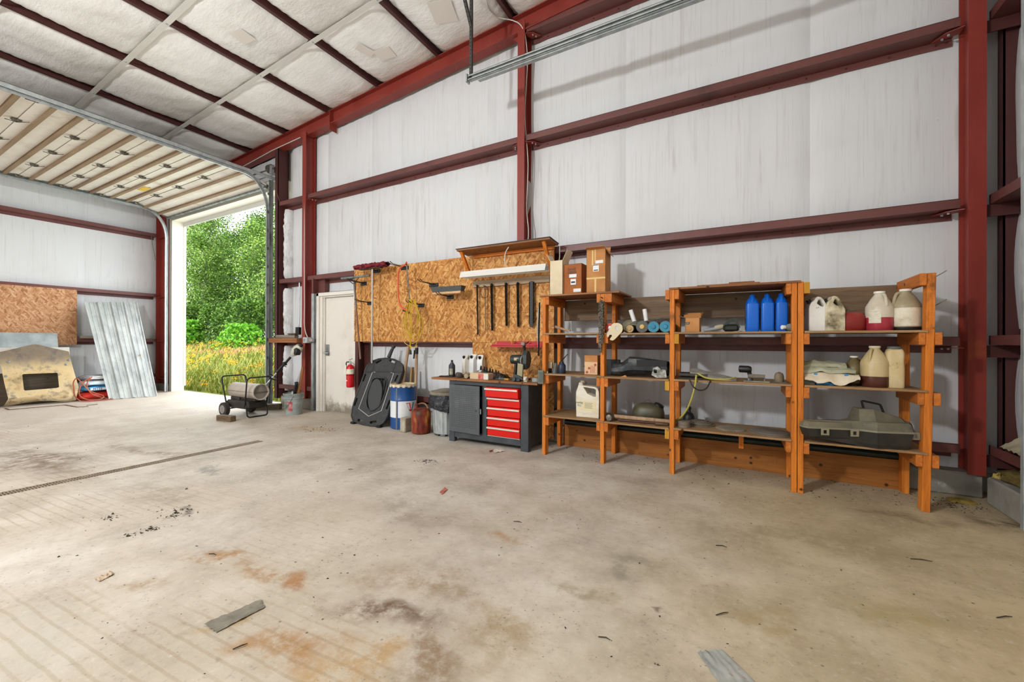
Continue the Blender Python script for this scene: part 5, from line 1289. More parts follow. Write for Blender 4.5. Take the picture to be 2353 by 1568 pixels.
# concrete block, gas can, dustbin
single(MB().cbox((-4.10, 4.185, 0), (-4.0, 4.33, .20), .012), 'concrete_block', mott('rough_block', ['#8e8674', '#a39b88', '#b5ad9a'], 12, rough=.95, bump=.6, bscale=60), 'small upright concrete block in front of the blue drum', 'concrete block')
root = thing('fuel_can', 'rusty red and yellow round fuel can standing between drum and dustbin', 'fuel can', (-3.815, 4.30, 0))
m_rust = mott('rusty_red_can', ['#43160f', '#6d2417', '#93421d', '#c09038'], 9, (1, 1, .3), .6, 0, .3, 40, lo=.36, hi=.66, dirt='#5a4530', dscale=4)
MB().lathe([(.10, 0), (.122, .012), (.13, .04), (.132, .26), (.125, .30), (.10, .33), (.06, .345), (.0, .348)], (0, 0, 0), 30).build('can_body', m_rust, root)
MB().tube(fillet([(-.09, -.02, .325), (-.03, -.02, .40), (.05, .02, .41), (.10, .03, .34)], .05, 4), .011, 8).build('handle', mott('rust_handle', ['#6b4a32', '#86603f', '#9d774f'], 8, rough=.7), root)
MB().lathe([(.022, .33), (.022, .375), (.026, .375), (.026, .395), (0, .397)], (-.05, -.03, 0), 12).build('cap', m_rust, root)
root = thing('dustbin', 'galvanised fluted dustbin with black liner and lid beside the workbench', 'dustbin', (-3.47, 4.43, 0))
def flut(i, j):
    a = 2*math.pi*i; z = .03+.49*j; r = .178+.03*j; r += .005*max(-.4, math.cos(a*20))
    return (r*math.cos(a), r*math.sin(a), z)
MB().grid(flut, 160, 6).build('fluted_body', m_galv, root)
b = MB().lathe([(.165, .03), (.172, .03), (.176, .04), (.176, .05), (.165, .05)], (0, 0, 0), 30); b.build('base_ring', m_galv, root)
b = MB()
for k in range(10):
    a = 2*math.pi*k/10; MB().cbox((.15, -.035, 0), (.172, .035, .035), .006).xf(Matrix.Rotation(a, 4, 'Z')).build('foot_lug', m_galv_old, root)
def liner(i, j):
    a = 2*math.pi*i; z = .555-.22*j-.06*j*math.sin(a+1.2)*.8
    r = .214+.03*math.sin(j*2.6)+.012*mnoise.noise((math.cos(a)*4, math.sin(a)*4, j*4))+.009*math.sin(a*17+j*5)*j
    return (r*math.cos(a), r*math.sin(a), z)
k = NT('black_liner_film'); k.inp('Base Color', col('#23262c')); k.inp('Roughness', .22); k.bump(k.noise(k.coords((1, 1, 2.2)), 9, 4, .6, 1.5), .8, .03)
b = MB(); sheet(b, liner, 72, 12, (0, 0, .002)); b.build('bin_liner', k.m, root)
MB().lathe([(.228, .54), (.232, .545), (.232, .575), (.222, .58), (.20, .575), (.12, .605), (.0, .615)], (0, 0, 0), 36).build('lid', mott('grimy_lid', ['#6a5f4a', '#8d8676', '#a9a698'], 5, rough=.6, metal=.2), root)
# long handles leaning on the wall
m_handle = wood('ash_handle', ['#8f7257', '#a98b6e', '#bd9f82'], along='z', knots=False)
root = thing('shovel', 'long wooden shovel shaft leaning behind the creeper', 'shovel', (-4.45, 4.5, 0)); MB().tube([(-4.46, 4.50, .02), (-4.40, 4.675, 1.17)], [.02, .024], 10).build('shaft', m_handle, root, True)
MB().cbox((-4.52, 4.46, 0), (-4.42, 4.53, .04), .01).build('blade_socket', m_hinge, root, True)
root = thing('axe', 'pale axe handle with dark strap standing by the wall behind the drum', 'axe', (-4.2, 4.62, 0)); MB().tube([(-4.18, 4.56, .02), (-4.19, 4.60, .42), (-4.23, 4.67, 1.19)], [.022, .024, .021], 10).build('shaft', m_handle, root, True)
p = Vector((-4.222, 4.655, 1.06)); b = MB(); b.tube([p, p+Vector((-.004, .006, .09))], .026, 10); b.beam(p+Vector((-.03, -.01, .06)), p+Vector((-.045, -.01, -.07)), .02, .012, (1, 0, 0)); b.build('strap', m_black, root, True)
MB().cbox((-4.24, 4.54, 0), (-4.12, 4.59, .05), .012).build('axe_head', m_hinge, root, True)
single(MB().beam((-4.335, 4.63, .22), (-4.325, 4.68, .86), .045, .03, (1, 0, 0)), 'timber_lath', wood('yellow_lath', ['#6b5636', '#8a7048', '#a88a58'], along='z'), 'short yellowish lath standing behind the drum', 'timber')
# ================================================================== workbench
m_bench = mott('scuffed_charcoal_steel', ['#33373b', '#3d4145', '#474b4f'], 6, rough=.5, metal=.1, dirt='#6b6660', dscale=4, dlo=.64, dhi=.82)
root = thing('workbench', 'charcoal steel workbench with red drawers, pegboard door and wooden top', 'workbench', (-2.66, 4.38, 0))
BX0, BX1, BY0, BY1, BT = -3.213, -2.095, 4.14, 4.62, .765
MB().cbox((-3.47, 4.10, BT), (-1.965, 4.655, BT+.026), .004).build('worktop', m_dkwood, root, True)
for k, (x0, x1, y0) in enumerate(((BX0, BX0+.085, BY0), (BX1-.10, BX1, BY0), (BX0, BX0+.085, BY1-.06), (BX1-.10, BX1, BY1-.06))):
    MB().cbox((x0, y0, 0), (x1, y0+.06, BT), .004).build('leg', m_bench, root, True)
b = MB(); b.box((BX0+.01, BY0+.03, .13), (BX1-.01, BY0+.05, BT)) if False else None
body = MB(); body.box((BX0+.01, BY1-.03, .12), (BX1-.01, BY1-.02, BT)); body.box((BX0+.004, BY0+.06, .10), (BX0+.014, BY1-.06, BT)); body.box((BX1-.014, BY0+.06, .05), (BX1-.004, BY1-.06, BT)); body.box((BX0+.01, BY0+.02, .12), (BX1-.01, BY1-.02, .135)); body.box((-2.735, BY0+.03, .13), (-2.725, BY1-.03, BT)); body.box((-2.655, BY0+.02, .13), (-2.645, BY1-.03, BT))
body.build('carcass', m_bench, root, True)
MB().cbox((BX0+.085, BY0, .715), (BX1-.10, BY0+.03, BT), .003).build('top_rail', m_bench, root, True)
MB().cbox((BX0+.085, BY0+.005, .055), (BX1-.10, BY0+.03, .125), .003).build('bottom_rail', m_bench, root, True)
MB().cbox((-2.72, BY0+.005, .12), (-2.655, BY0+.03, .72), .002).build('centre_post', m_bench, root, True)
# pegboard door, ajar
k = NT('perforated_panel'); tc = k.n('ShaderNodeTexCoord').outputs['Object']
k.inp('Base Color', k.mix(k.smooth(k.noise(tc, 5, 5), .5, .8), '#4b4e51', '#606365')); k.inp('Roughness', .5)
m_peg = k.m
dr_ = MB(); HXx = BX0+.012; ang_ = -4
dl = .478
door = MB().cbox((0, -.014, .13), (dl, 0, .713), .003)
door_o = door.build('pegboard_door', m_peg, root); door_o.location = (HXx-root.location.x, BY0-.002-root.location.y, 0); door_o.rotation_euler = (0, 0, math.radians(ang_))
holes = MB()
for i in range(17):
    for j in range(21): holes.lathe([(.0042, 0), (.0042, .0012)], (.05+i*.0235, -.0142, .20+j*.0235), 5, axis=(0, -1, 0))
hh = holes.build('punched_hole', m_black, door_o); tag(hh, kind='stuff')
MB().lathe([(.009, 0), (.009, .003)], (dl-.05, -.014, .415), 10, axis=(0, -1, 0)).build('lock', m_black, door_o)
MB().cbox((dl-.002, .0, .38), (dl+.012, .012, .44), .002).build('catch', m_galv, door_o)
# drawers
m_redd = plain('drawer_red', '#d01a10', .42, spec=.25)
zs = [.715, .598, .482, .366, .25, .135]
for k in range(5):
    z1, z0 = zs[k]-.004, zs[k+1]+.004; y0 = BY0-.008-(.05 if k == 0 else 0)
    MB_ = MB().cbox((-2.64, y0, z0), (-2.20, y0+.40, z1), .003); d_o = MB_.build('drawer', m_redd, root, True)
    MB().cbox((-2.645, y0-.014, z1-.030), (-2.205, y0+.002, z1-.010), .004).build('drawer_pull', plain('pale_pull', '#d8d2c6', .35, .2), d_o, True)
MB().box((-2.64, BY0-.002, .128), (-2.20, BY0+.02, .136)).build('sill_strip', plain('pale_strip', '#a9a59c', .5), root, True)

# ================================================================== things on the worktop
T = BT+.026
def bottle(name, lb, cat, x, y, z, prof, mat, n=20, sq=None, cap=None, capm=None, group=None, rz=0.0):
    r = thing(name, lb, cat, (x, y, z), rz, group); MB().lathe(prof, (0, 0, 0), n, sq=sq).build('bottle_body', mat, r)
    if cap: MB().lathe(cap, (0, 0, 0), 16).build('cap', capm, r)
    return r
r = bottle('oil_bottle', 'dark grey oil bottle standing at the left end of the worktop', 'bottle', -3.27, 4.27, T, [(.036, 0), (.042, .01), (.042, .14), (.038, .155), (.016, .185), (.014, .195)], mott('dusty_dark_bottle', ['#25282c', '#32363a', '#3f4347'], 8, rough=.5), cap=[(.014, .193), (.014, .215), (.011, .218), (0, .218)], capm=m_black)
def fnl(i, j): a = math.radians(205+60*i); return (.0428*math.cos(a+1.0), .0428*math.sin(a+1.0), .03+.08*j)
MB().grid(fnl, 8, 1).build('label', mott('worn_label', ['#5a6048', '#8f8f78', '#b0ad98'], 16, rough=.6), r)
# tall white jugs with grips
def jug(name, lb, x, y, z, w, d, h, mat, capm, group, rz=0.0, grip=True, tilt=.0):
    """moulded jug: squared body, sloping shoulder, offset neck and a loop grip"""
    r = thing(name, lb, 'jug', (x, y, z), rz, group)
    pr = [(.92, 0), (1.0, .03*h), (1.0, .62*h), (.97, .68*h), (.80, .76*h), (.52, .84*h), (.30, .90*h), (.24, .91*h), (.24, .955*h)]
    MB().lathe(pr, (0, 0, 0), 32, sq=(w/2, d/2, 4.5)).build('jug_body', mat, r)
    MB().lathe([(.24*w*.62, .945*h), (.24*w*.62, h), (.24*w*.5, h+.002), (0, h+.002)], (0, 0, 0), 16).build('cap', capm, r)
    if grip:
        MB().tube(fillet([(.05*w, 0, .90*h), (.34*w, 0, .93*h), (.44*w, 0, .80*h), (.46*w, 0, .66*h)], .05*h, 4), [.055*w]*12 if False else .05*w, 8).build('grip', mat, r)
    return r
m_jugw = mott('milky_jug', ['#c9c3b4', '#d9d5ca', '#e2dfd7'], 5, rough=.4, dirt='#9c9078', dscale=5, dlo=.6, dhi=.8)
m_jugwh = mott('white_jug', ['#d8d8d6', '#e4e4e2', '#ececea'], 5, rough=.35)
def motorjug(name, lb, x, y, z, w, d, h, mat, group, rz=0.0, capm=None):
    """oil jug with pinched side grip: flat tall body, grip loop over a sloping shoulder"""
    r = thing(name, lb, 'jug', (x, y, z), rz, group)
    ol = [(-w/2, 0), (w/2, 0), (w/2, .60*h), (w*.42, .70*h), (w*.22, .90*h), (w*.10, .97*h), (-w*.06, 1.0*h), (-w*.16, .97*h), (-w*.20, .90*h), (-w*.34, .84*h), (-w*.46, .74*h), (-w/2, .62*h)]
    hl = [(-.02*w, .90*h), (.07*w, .90*h), (.24*w, .73*h), (.20*w, .69*h), (.02*w, .74*h), (-.10*w, .80*h)]
    b = MB(); plate(b, [(px_, -d/2, pz_) for px_, pz_ in ol], [[(px_, -d/2, pz_) for px_, pz_ in hl]], (0, d, 0)); o = b.build('jug_body', mat, r)
    bv = o.modifiers.new('soft', 'BEVEL'); bv.width = .012; bv.segments = 2; bv.limit_method = 'ANGLE'; bv.angle_limit = math.radians(40)
    MB().lathe([(.018, 0), (.018, .03), (0, .032)], (-w*.34, 0, .83*h), 12, axis=(-.5, 0, .86)).build('cap', capm or m_black, r)
    return r
motorjug('oil_jug', 'cream oil jug at the back of the worktop, leftmost of three', -3.215, 4.53, T, .12, .09, .285, m_jugw, 'jugs at the back of the worktop', math.radians(60))
motorjug('oil_jug', 'clean white oil jug at the back of the worktop, middle of three', -3.125, 4.57, T, .13, .10, .29, m_jugwh, 'jugs at the back of the worktop', math.radians(75))
motorjug('oil_jug', 'narrow white jug beside the strand board, rightmost of three on the worktop', -3.03, 4.59, T, .10, .08, .28, m_jugwh, 'jugs at the back of the worktop', math.radians(95))
def at_top(u, v, z=T): p = onf(u, v, z); return p
single(MB().cbox((-3.44, 4.22, T), (-3.30, 4.28, T+.012), .004, rot=RZ(14)), 'file', m_chain, 'flat dark file lying at the left end of the worktop', 'file')
single(MB().cbox((-3.36, 4.33, T), (-3.24, 4.39, T+.018), .006, rot=RZ(-12)), 'pliers', mott('dull_brown_steel', ['#3a2e27', '#4a3c33', '#5a4a40'], 10, rough=.6), 'small dark tool lying behind the oil bottle', 'tool')
r = thing('rubber_mallet', 'black rubber mallet lying beside the oil bottle', 'mallet', (-3.12, 4.22, T)); MB().lathe([(.028, -.05), (.034, -.045), (.034, .045), (.028, .05)], (0, 0, .034), 18, axis=(.85, -.5, 0)).build('head', m_chain2 if False else mott('grey_rubber', ['#3a3632', '#4b4640', '#5a544d'], 8, rough=.8), r)
MB().tube([(.0, .0, .034), (.12, .14, .03)], .013, 8).build('handle', m_handle, r)
r = thing('hammer', 'wooden-handled hammer lying next to the mallet, end grain to the room', 'hammer', (-2.98, 4.20, T)); MB().lathe([(.026, -.06), (.030, -.055), (.030, .05), (.026, .055)], (0, 0, .03), 18, axis=(.35, -.9, 0)).build('head', wood('end_grain', ['#8f8069', '#a39479', '#b5a68b'], along='y', knots=False), r)
MB().tube([(-.01, .02, .035), (-.18, .22, .05)], .014, 8).build('handle', m_handle, r)
single(MB().tube([(-2.97, 4.16, T+.012), (-2.83, 4.28, T+.09)], .008, 8).cbox((-2.85, 4.26, T+.075), (-2.81, 4.30, T+.105), .006), 'ratchet', m_galv, 'steel ratchet propped on the clutter by the carton', 'ratchet')
def rag(c, w, d, h, seed, nu=20, nv=16):
    def fn(i, j):
        x, y = (i-.5)*w, (j-.5)*d; e = 1-(max(abs(2*i-1), abs(2*j-1)))**4
        z = h*e*(.55+.6*abs(mnoise.noise((x*14+seed, y*14, seed))))+.003
        return (c[0]+x+.012*mnoise.noise((x*20, y*20, 5)), c[1]+y+.012*mnoise.noise((x*20, y*20, 9)), c[2]+z)
    b = MB(); sheet(b, fn, nu, nv, (0, 0, -.0025)); return b
single(rag((-3.03, 4.36, T), .26, .2, .07, 3), 'work_glove', mott('dusty_glove', ['#5f564e', '#786e64', '#8d8378'], 10, rough=.9), 'dusty grey work glove crumpled on the worktop', 'glove')
single(rag((-2.93, 4.48, T+.0), .22, .16, .12, 8), 'shop_rag', mott('pink_brown_rag', ['#7d5a50', '#95706a', '#a8847c'], 10, rough=.9), 'pinkish brown shop rag heaped behind the glove', 'rag')
r = thing('socket_rack', 'black rack of upright sockets tilted on the worktop behind the carton', 'socket rack', (-2.78, 4.40, T)); 
MB().beam((-.13, 0, .085), (.15, .02, .03), .07, .03, (0, 0, 1)).build('rack_base', m_black, r)
for k in range(7):
    t = k/6; x, z = -.12+.26*t, .095-.055*t
    MB().lathe([(.013, 0), (.013, .035), (.009, .04), (.009, .055)], (x, -.015+.01*(k % 2), z), 8, axis=(.15, -.1, 1)).build('socket', m_chain, r)
# printed carton
r = thing('parts_carton', 'small cream carton with red print on the front of the worktop', 'carton', (-2.755, 4.20, T), math.radians(-4)); 
MB().cbox((-.15, -.055, 0), (.13, .055, .075), .002).build('carton', plain('cream_card', '#c7b08f', .7), r)
MB().box((-.02, -.0565, .003), (.06, -.0545, .072)).build('red_panel', mott('red_card_print', ['#b23a37', '#bf5a52', '#c98a7c'], 20, rough=.7), r)
MB().box((.06, -.0565, .003), (.128, -.0545, .072)).build('white_panel', plain('white_card', '#d6d2c8', .7), r)
MB().box((.1305, -.05, .004), (.132, .05, .07)).build('end_flap', plain('pink_card', '#c2a08d', .7), r)
single(rag((-2.56, 4.30, T), .22, .15, .10, 21), 'bin_bag', k.m if False else plain('black_film', '#1b1a1a', .35), 'crumpled black plastic bag behind the carton', 'bag')
r = thing('screwdriver', 'yellow-handled screwdriver lying in front of the grinder', 'screwdriver', (-2.42, 4.20, T)); MB().tube([(-.02, 0, .014), (.05, -.02, .014)], .013, 8).build('grip', plain('amber_grip', '#b98a3c', .35), r); MB().tube([(-.02, 0, .014), (-.16, .03, .01)], .005, 6).build('blade', m_galv_old, r)
# bench grinder
r = thing('bench_grinder', 'dark green chain grinder with motor, wheel guard and raised arm on the worktop', 'grinder', (-2.33, 4.34, T))
m_dkgreen = plain('dark_green_enamel', '#2a322f', .4)
MB().cbox((-.09, -.07, 0), (.13, .07, .02), .006).build('base', m_dkgreen, r)
MB().tube([(-.045, 0, .02), (-.035, 0, .13), (-.03, 0, .20)], [.028, .022, .022], 10).build('stand', plain('black_enamel', '#17181a', .35), r)
MB().lathe([(.02, -.09), (.055, -.075), (.058, .06), (.045, .075)], (-.015, 0, .245), 20, axis=(1, -.15, 0)).build('motor', m_dkgreen, r)
def nplate(i, j): return (-.03+.06*i, -.0605+.0*j, .23+.04*j)
MB().box((-.03, -.0605, .235), (.025, -.056, .268)).build('name_plate', plain('aluminium_plate', '#b6a582', .4), r)
MB().prism([(-.03, .13), (.05, .16), (.085, .25), (.05, .33), (-.01, .355), (-.05, .30), (-.055, .20)], 0, .07, .13).build('wheel_guard', m_dkgreen, r)
MB().lathe([(.06, 0), (.06, .012)], (.062, -.02, .235), 20, axis=(1, 0, 0)).build('grinding_wheel', plain('grey_abrasive', '#8c8a86', .8), r)
MB().tube([(.085, 0, .34), (.075, -.01, .42)], [.014, .018], 8).build('arm', plain('black_enamel', '#17181a', .35), r)
MB().cbox((.045, -.035, .41), (.095, .02, .455), .008).build('feed_knob', plain('pinkish_knob', '#8c7a74', .5), r)
MB().prism([(.015, .02), (.085, .02), (.095, .19), (.025, .205)], 1, -.07, -.045).build('splash_plate', plain('khaki_plate', '#9c9374', .5), r)
single(MB().cbox((-2.30, 4.13, T), (-2.20, 4.19, T+.04), .01).lathe([(.022, 0), (.022, .02)], (-2.27, 4.128, T+.03), 12, axis=(0, -1, 0)).prism([(-2.31, T+.03), (-2.16, T+.02), (-2.20, T+.055), (-2.29, T+.085)], 1, 4.15, 4.18), 'bench_vice', plain('vice_grey', '#3b4347', .5, .3), 'small grey bench vice clamped at the front edge below the grinder', 'vice')
single(MB().cbox((-2.165, 4.15, T), (-2.12, 4.19, T+.06), .004).cbox((-2.16, 4.135, T+.02), (-2.125, 4.15, T+.05), .004), 'switch_box', plain('ivory_box', '#c8c2b2', .5), 'small ivory electrical box beside the vice', 'switch')
rg = random.Random(3)
for k, lb in enumerate(('steel bracket at the back of the parts heap by the shelf post', 'bent steel clip on top of the parts heap', 'toothed gear piece in the parts heap', 'dull pipe fitting at the front of the parts heap', 'brass-coloured fitting in the parts heap near the post')):
    x, y = -2.09+.09*rg.random(), 4.17+.07*k; b = MB()
    b.tube([(x, y, T+.012), (x+.03, y+.02, T+.03+.01*k), (x+.05, y-.01, T+.015)], .010, 6)
    if k == 2: b = MB().lathe([(.03, 0), (.034, .004), (.034, .016), (.03, .02)], (x, y, T), 12)
    if k == 0: b = MB().cbox((x, y, T), (x+.09, y+.03, T+.05), .004)
    single(b, 'machine_part', m_galv_old if k < 4 else plain('brass', '#8a7340', .4, .7), lb, 'machine part', group='parts heap on the worktop')
# ================================================================== timber shelving
Z4 = [1.765, 1.345, .90, .44]            # shelf tops
LY0, LY1 = 4.14, 4.225                   # front legs
RY0, RY1 = 4.565, 4.65                   # rear legs
BTK = .018
m_ply = wood('dusty_shelf_board', ['#80603f', '#95744f', '#a68662'], along='x')
m_yelw = wood('yellow_painted_end', ['#a8741a', '#c08a22', '#cc9a35'], along='z')
def frame(root, x0, x1, sides, top=1.755, lean=0.0, zlist=Z4, yel=()):
    for y0, y1, nm in ((LY0, LY1, 'leg'), (RY0, RY1, 'leg')):
        b = MB().cbox((x0, y0, 0), (x1, y1, top), .003)
        if lean and y0 == LY0: b.v = [(v[0]+lean*v[2]/top, v[1], v[2]) for v in b.v]
        b.build(nm, m_stain, root, True)
    for z in zlist:
        for s in sides:
            a, c = (x0-.04, x0-.001) if s < 0 else (x1+.001, x1+.04)
            dl = lean*z/top
            MB().cbox((a+dl, LY0-.004, z-BTK-.092), (c+dl, RY1-.02, z-BTK-.001), .003).build('crossbar', m_stainy, root, True)
            if (z, s) in yel: MB().box((a+dl, LY0-.008, z-BTK-.092), (c+dl, LY0-.0045, z-BTK-.001)).build('painted_end', m_yelw, root, True)
def board(root, x0, x1, z, y0=4.128, y1=4.655, mat=None):
    return MB().cbox((x0, y0, z-BTK), (x1, y1, z), .002).build('shelf_board', mat or m_ply, root, True)
ua = thing('shelf_unit', 'left bay of the timber shelving, next to the workbench, with cartons on top', 'shelf unit', (-1.25, 4.4, 0))
frame(ua, -1.925, -1.885, (1,), 1.745); frame(ua, -1.268, -1.226, (-1, 1), 1.745, yel=())
board(ua, -1.955, -1.07, Z4[0], mat=m_dkwood)
MB().cbox((-1.19, LY0-.002, Z4[0]-.11), (-1.15, RY1-.02, Z4[0]-BTK-.001), .003).build('crossbar', m_stainy, ua, True)
for z in Z4[1:]: board(ua, -1.915, -1.228, z); board(ua, -1.226, -.60, z-.004)
ub = thing('shelf_unit', 'middle bay of the timber shelving, holding the three blue jugs', 'shelf unit', (-.1, 4.4, 0))
frame(ub, -.595, -.553, (-1, 1), yel=((1.345, 1), (.90, -1), (.44, -1))); frame(ub, .367, .405, (-1,))
board(ub, -.60, .43, Z4[0], mat=m_dkwood)
for z in Z4[1:]: board(ub, -.555, .368, z)
for x0, x1, z in ((-.36, .14, Z4[0]+.012), (-.10, .10, Z4[0]+.022)): MB().cbox((x0, 4.16, z-.011), (x1, 4.5, z), .002).build('loose_lath', m_dkwood, ub, True)
MB().cbox((-.02, 4.40, .255), (.02, 4.45, .42), .003).build('prop_block', m_stain, ub, True)
uc = thing('shelf_unit', 'right bay of the timber shelving, nearest the big red column', 'shelf unit', (.83, 4.4, 0))
frame(uc, .410, .450, (1,), yel=((1.765, 1),)); frame(uc, 1.168, 1.216, (-1, 1), 1.765, .03, [1.345, .90, .44])
MB().cbox((1.155, LY0-.004, 1.675), (1.195, RY1+.01, 1.765), .003).build('crossbar', m_stainy, uc, True)
for z in Z4[1:]: board(uc, .455, 1.20, z)
for z in (1.735, 1.525): MB().tube([(1.245, 4.16, z), (1.31, 4.17, z+.045)], .003, 5).build('nail', m_hinge, uc, True)
single(MB().cbox((-1.87, 4.656, 1.50), (1.165, 4.672, 1.745), .002), 'plank', wood('grey_brown_plank', ['#5e4a36', '#735c45', '#876f56'], scale=6, along='x'), 'long wide plank across the back of the shelving below the top boards', 'plank')
single(MB().cbox((-1.87, 4.656, 0), (1.195, 4.675, .252), .002), 'plank', wood('kick_plank', ['#8a531f', '#9a6028', '#a86c32'], scale=6, along='x'), 'wide stained plank standing on the floor behind the shelving legs', 'plank')
single(MB().tube([(-1.86, 4.668, .283), (1.18, 4.668, .283)], .030, 12), 'plastic_pipe', plain('green_black_pipe', '#18241f', .35), 'long dark green-black pipe resting on the floor plank behind the shelving', 'pipe')

# ---------------------------------------------------------------- cartons on the left bay
def carton(name, lb, x0, x1, y0, y1, z, h, mat, rz=0.0, flaps=()):
    cx, cy = (x0+x1)/2, (y0+y1)/2; w, d = (x1-x0)/2, (y1-y0)/2
    r = thing(name, lb, 'carton', (cx, cy, z), math.radians(rz), 'cartons on the shelving')
    b = MB(); t = .004
    b.box((-w, -d, 0), (w, d, t)); b.box((-w, -d, 0), (w, -d+t, h)); b.box((-w, d-t, 0), (w, d, h)); b.box((-w, -d, 0), (-w+t, d, h)); b.box((w-t, -d, 0), (w, d, h))
    if not flaps: b.box((-w, -d, h-t), (w, d, h))
    b.build('carton_body', mat, r)
    for (side, ln, a) in flaps:
        ar = math.radians(a)
        if side in 'LR':
            s = -1 if side == 'L' else 1; e = (s*(w+ln*math.cos(ar)), h+ln*math.sin(ar)); o = (s*w, h)
            MB().prism([o, e, (e[0], e[1]+.004), (o[0]-s*.004, o[1]+.002)], 1, -d+.004, d-.004).build('flap', mat, r)
        else:
            s = -1 if side == 'F' else 1; e = (s*(d+ln*math.cos(ar)), h+ln*math.sin(ar)); o = (s*d, h)
            MB().prism([o, e, (e[0], e[1]+.004), (o[0]-s*.004, o[1]+.002)], 0, -w+.004, w-.004).build('flap', mat, r)
    return r
m_card = mott('brown_card', ['#a9713c', '#b77f4a', '#c18c58'], 5, rough=.8); m_card2 = mott('rust_card', ['#8f4f24', '#9d5b2c', '#a86736'], 5, rough=.8); m_cream = mott('cream_board', ['#cdbb9b', '#d8c8aa', '#e0d3ba'], 5, rough=.8)
m_lab = mott('printed_sticker', ['#e8e8e6', '#dfe1e2', '#cfd3d6'], 40, (1, 1, 3), .6); m_labk = plain('sticker_black', '#2a2a2c', .6)
T0 = Z4[0]
a, c = onw(1263, 678, 4.22), onw(1293, 678, 4.22)
r = carton('white_carton', 'tall cream carton with open flaps at the left end of the shelving top', a.x, c.x, 4.22, 4.40, T0, .385, m_cream, 0, (('L', .09, 62), ('R', .12, 66)))
for k in range(5): MB().lathe([(.0, 0), (.022, .004), (.022, .06)], (-.05+.025*k, -.03+.03*(k % 2), .325), 10).build('paper_roll', plain('white_paper', '#dddde0', .7), r)
a, c = onw(1295, 676, 4.24), onw(1337, 674, 4.24)
r = carton('brown_carton', 'rust-brown closed carton with handwriting and white stickers, middle of the three', a.x, c.x, 4.24, 4.46, T0, .335, m_card2, -1.5)
w_, d_ = (c.x-a.x)/2, .11; fr = -d_-.0012
def sticker(par, x, z, w, h, m_=None, y=None, nm='sticker'): return MB().box((x-w/2, (y if y is not None else fr), z-h/2), (x+w/2, (y if y is not None else fr)+.001, z+h/2)).build(nm, m_ or m_lab, par)
sticker(r, .005, .205, .085, .036); sticker(r, .01, .135, .062, .07); sticker(r, .008, .135, .046, .018, m_labk, fr-.0006, 'print'); sticker(r, .01, .103, .062, .006, m_labk, fr-.0006, 'print'); sticker(r, .055, .045, .085, .036)
text('Small', .045, m_labk, r, (-.055, fr-.0003, .265), (math.pi/2, 0, 0), .0003); text('Labels', .042, m_labk, r, (-.055, fr-.0003, .232), (math.pi/2, 0, 0), .0003)
a, c = onw(1347, 673, 4.20), onw(1390, 671, 4.20)
r = carton('tan_carton', 'tall tan carton with yellow tape and open top flap, right of the three', a.x, c.x, 4.20, 4.42, T0, .46, m_card, 2, (('F', .06, 10), ('R', .07, -60), ('B', .06, 70)))
w_ = (c.x-a.x)/2; fr = -.11-.0012
m_tp = plain('yellow_tape', '#d2b26a', .5)
sticker(r, .035, .325, .085, .032); sticker(r, .0, .262, .062, .072); sticker(r, -.002, .292, .062, .008, plain('sticker_blue', '#3a4f78', .6), fr-.0006, 'print'); sticker(r, .0, .238, .048, .010, m_labk, fr-.0006, 'print')
sticker(r, 0, .155, w_*2, .018, m_tp, nm='tape'); sticker(r, -.005, .075, .02, .15, m_tp, nm='tape'); sticker(r, -.035, .37, .016, .16, m_tp, nm='tape'); sticker(r, -.008, .39, .012, .13, m_tp, nm='tape')
# ---------------------------------------------------------------- left bay, upper shelf
T1, T2, T3 = Z4[1], Z4[2], Z4[3]
r = thing('hatchet', 'small hatchet with pale wooden handle on the upper left shelf', 'hatchet', (-1.68, 4.3, T1)); MB().tube([(-.17, .02, .075), (.02, 0, .022)], [.016, .012], 8).build('handle', m_handle, r)
MB().prism([(-.02, -.02), (.06, -.015), (.17, .012), (.17, .02), (.05, .02), (-.02, .02)], 2, .0, .02).build('blade', m_galv_old, r)
p = onw(1258, 765, 4.25); single(MB().cbox((p.x-.02, 4.24, T1), (p.x+.015, 4.27, T1+.03), .008), 'spool_lid', m_white_trim, 'small white plastic cap at the left end of the upper shelf', 'cap')
# chain bundle on the post
r = thing('chain_bundle', 'long steel chain bundle hanging on the shelf post beside the cartons', 'chain', (-1.25, 4.11, 1.1))
for k, (u, v0, v1) in enumerate(((1378, 692, 800), (1381, 690, 812), (1384, 691, 790), (1387, 693, 760), (1379, 740, 806))):
    beadchain(onw(u, v0, 4.12-.008*(k % 3)), onw(u+(k-2)*.6, v1, 4.115-.008*(k % 3)), .012, .018).build('chain_strand', mott('rusty_chain', ['#3a352f', '#6b655c', '#a19a90'], 60, rough=.45, metal=.6), r, True)
MB().lathe([(.006, 0), (.006, .05)], (-1.25, 4.14, 1.70), 6, axis=(0, -1, .2)).build('nail', m_hinge, r, True)
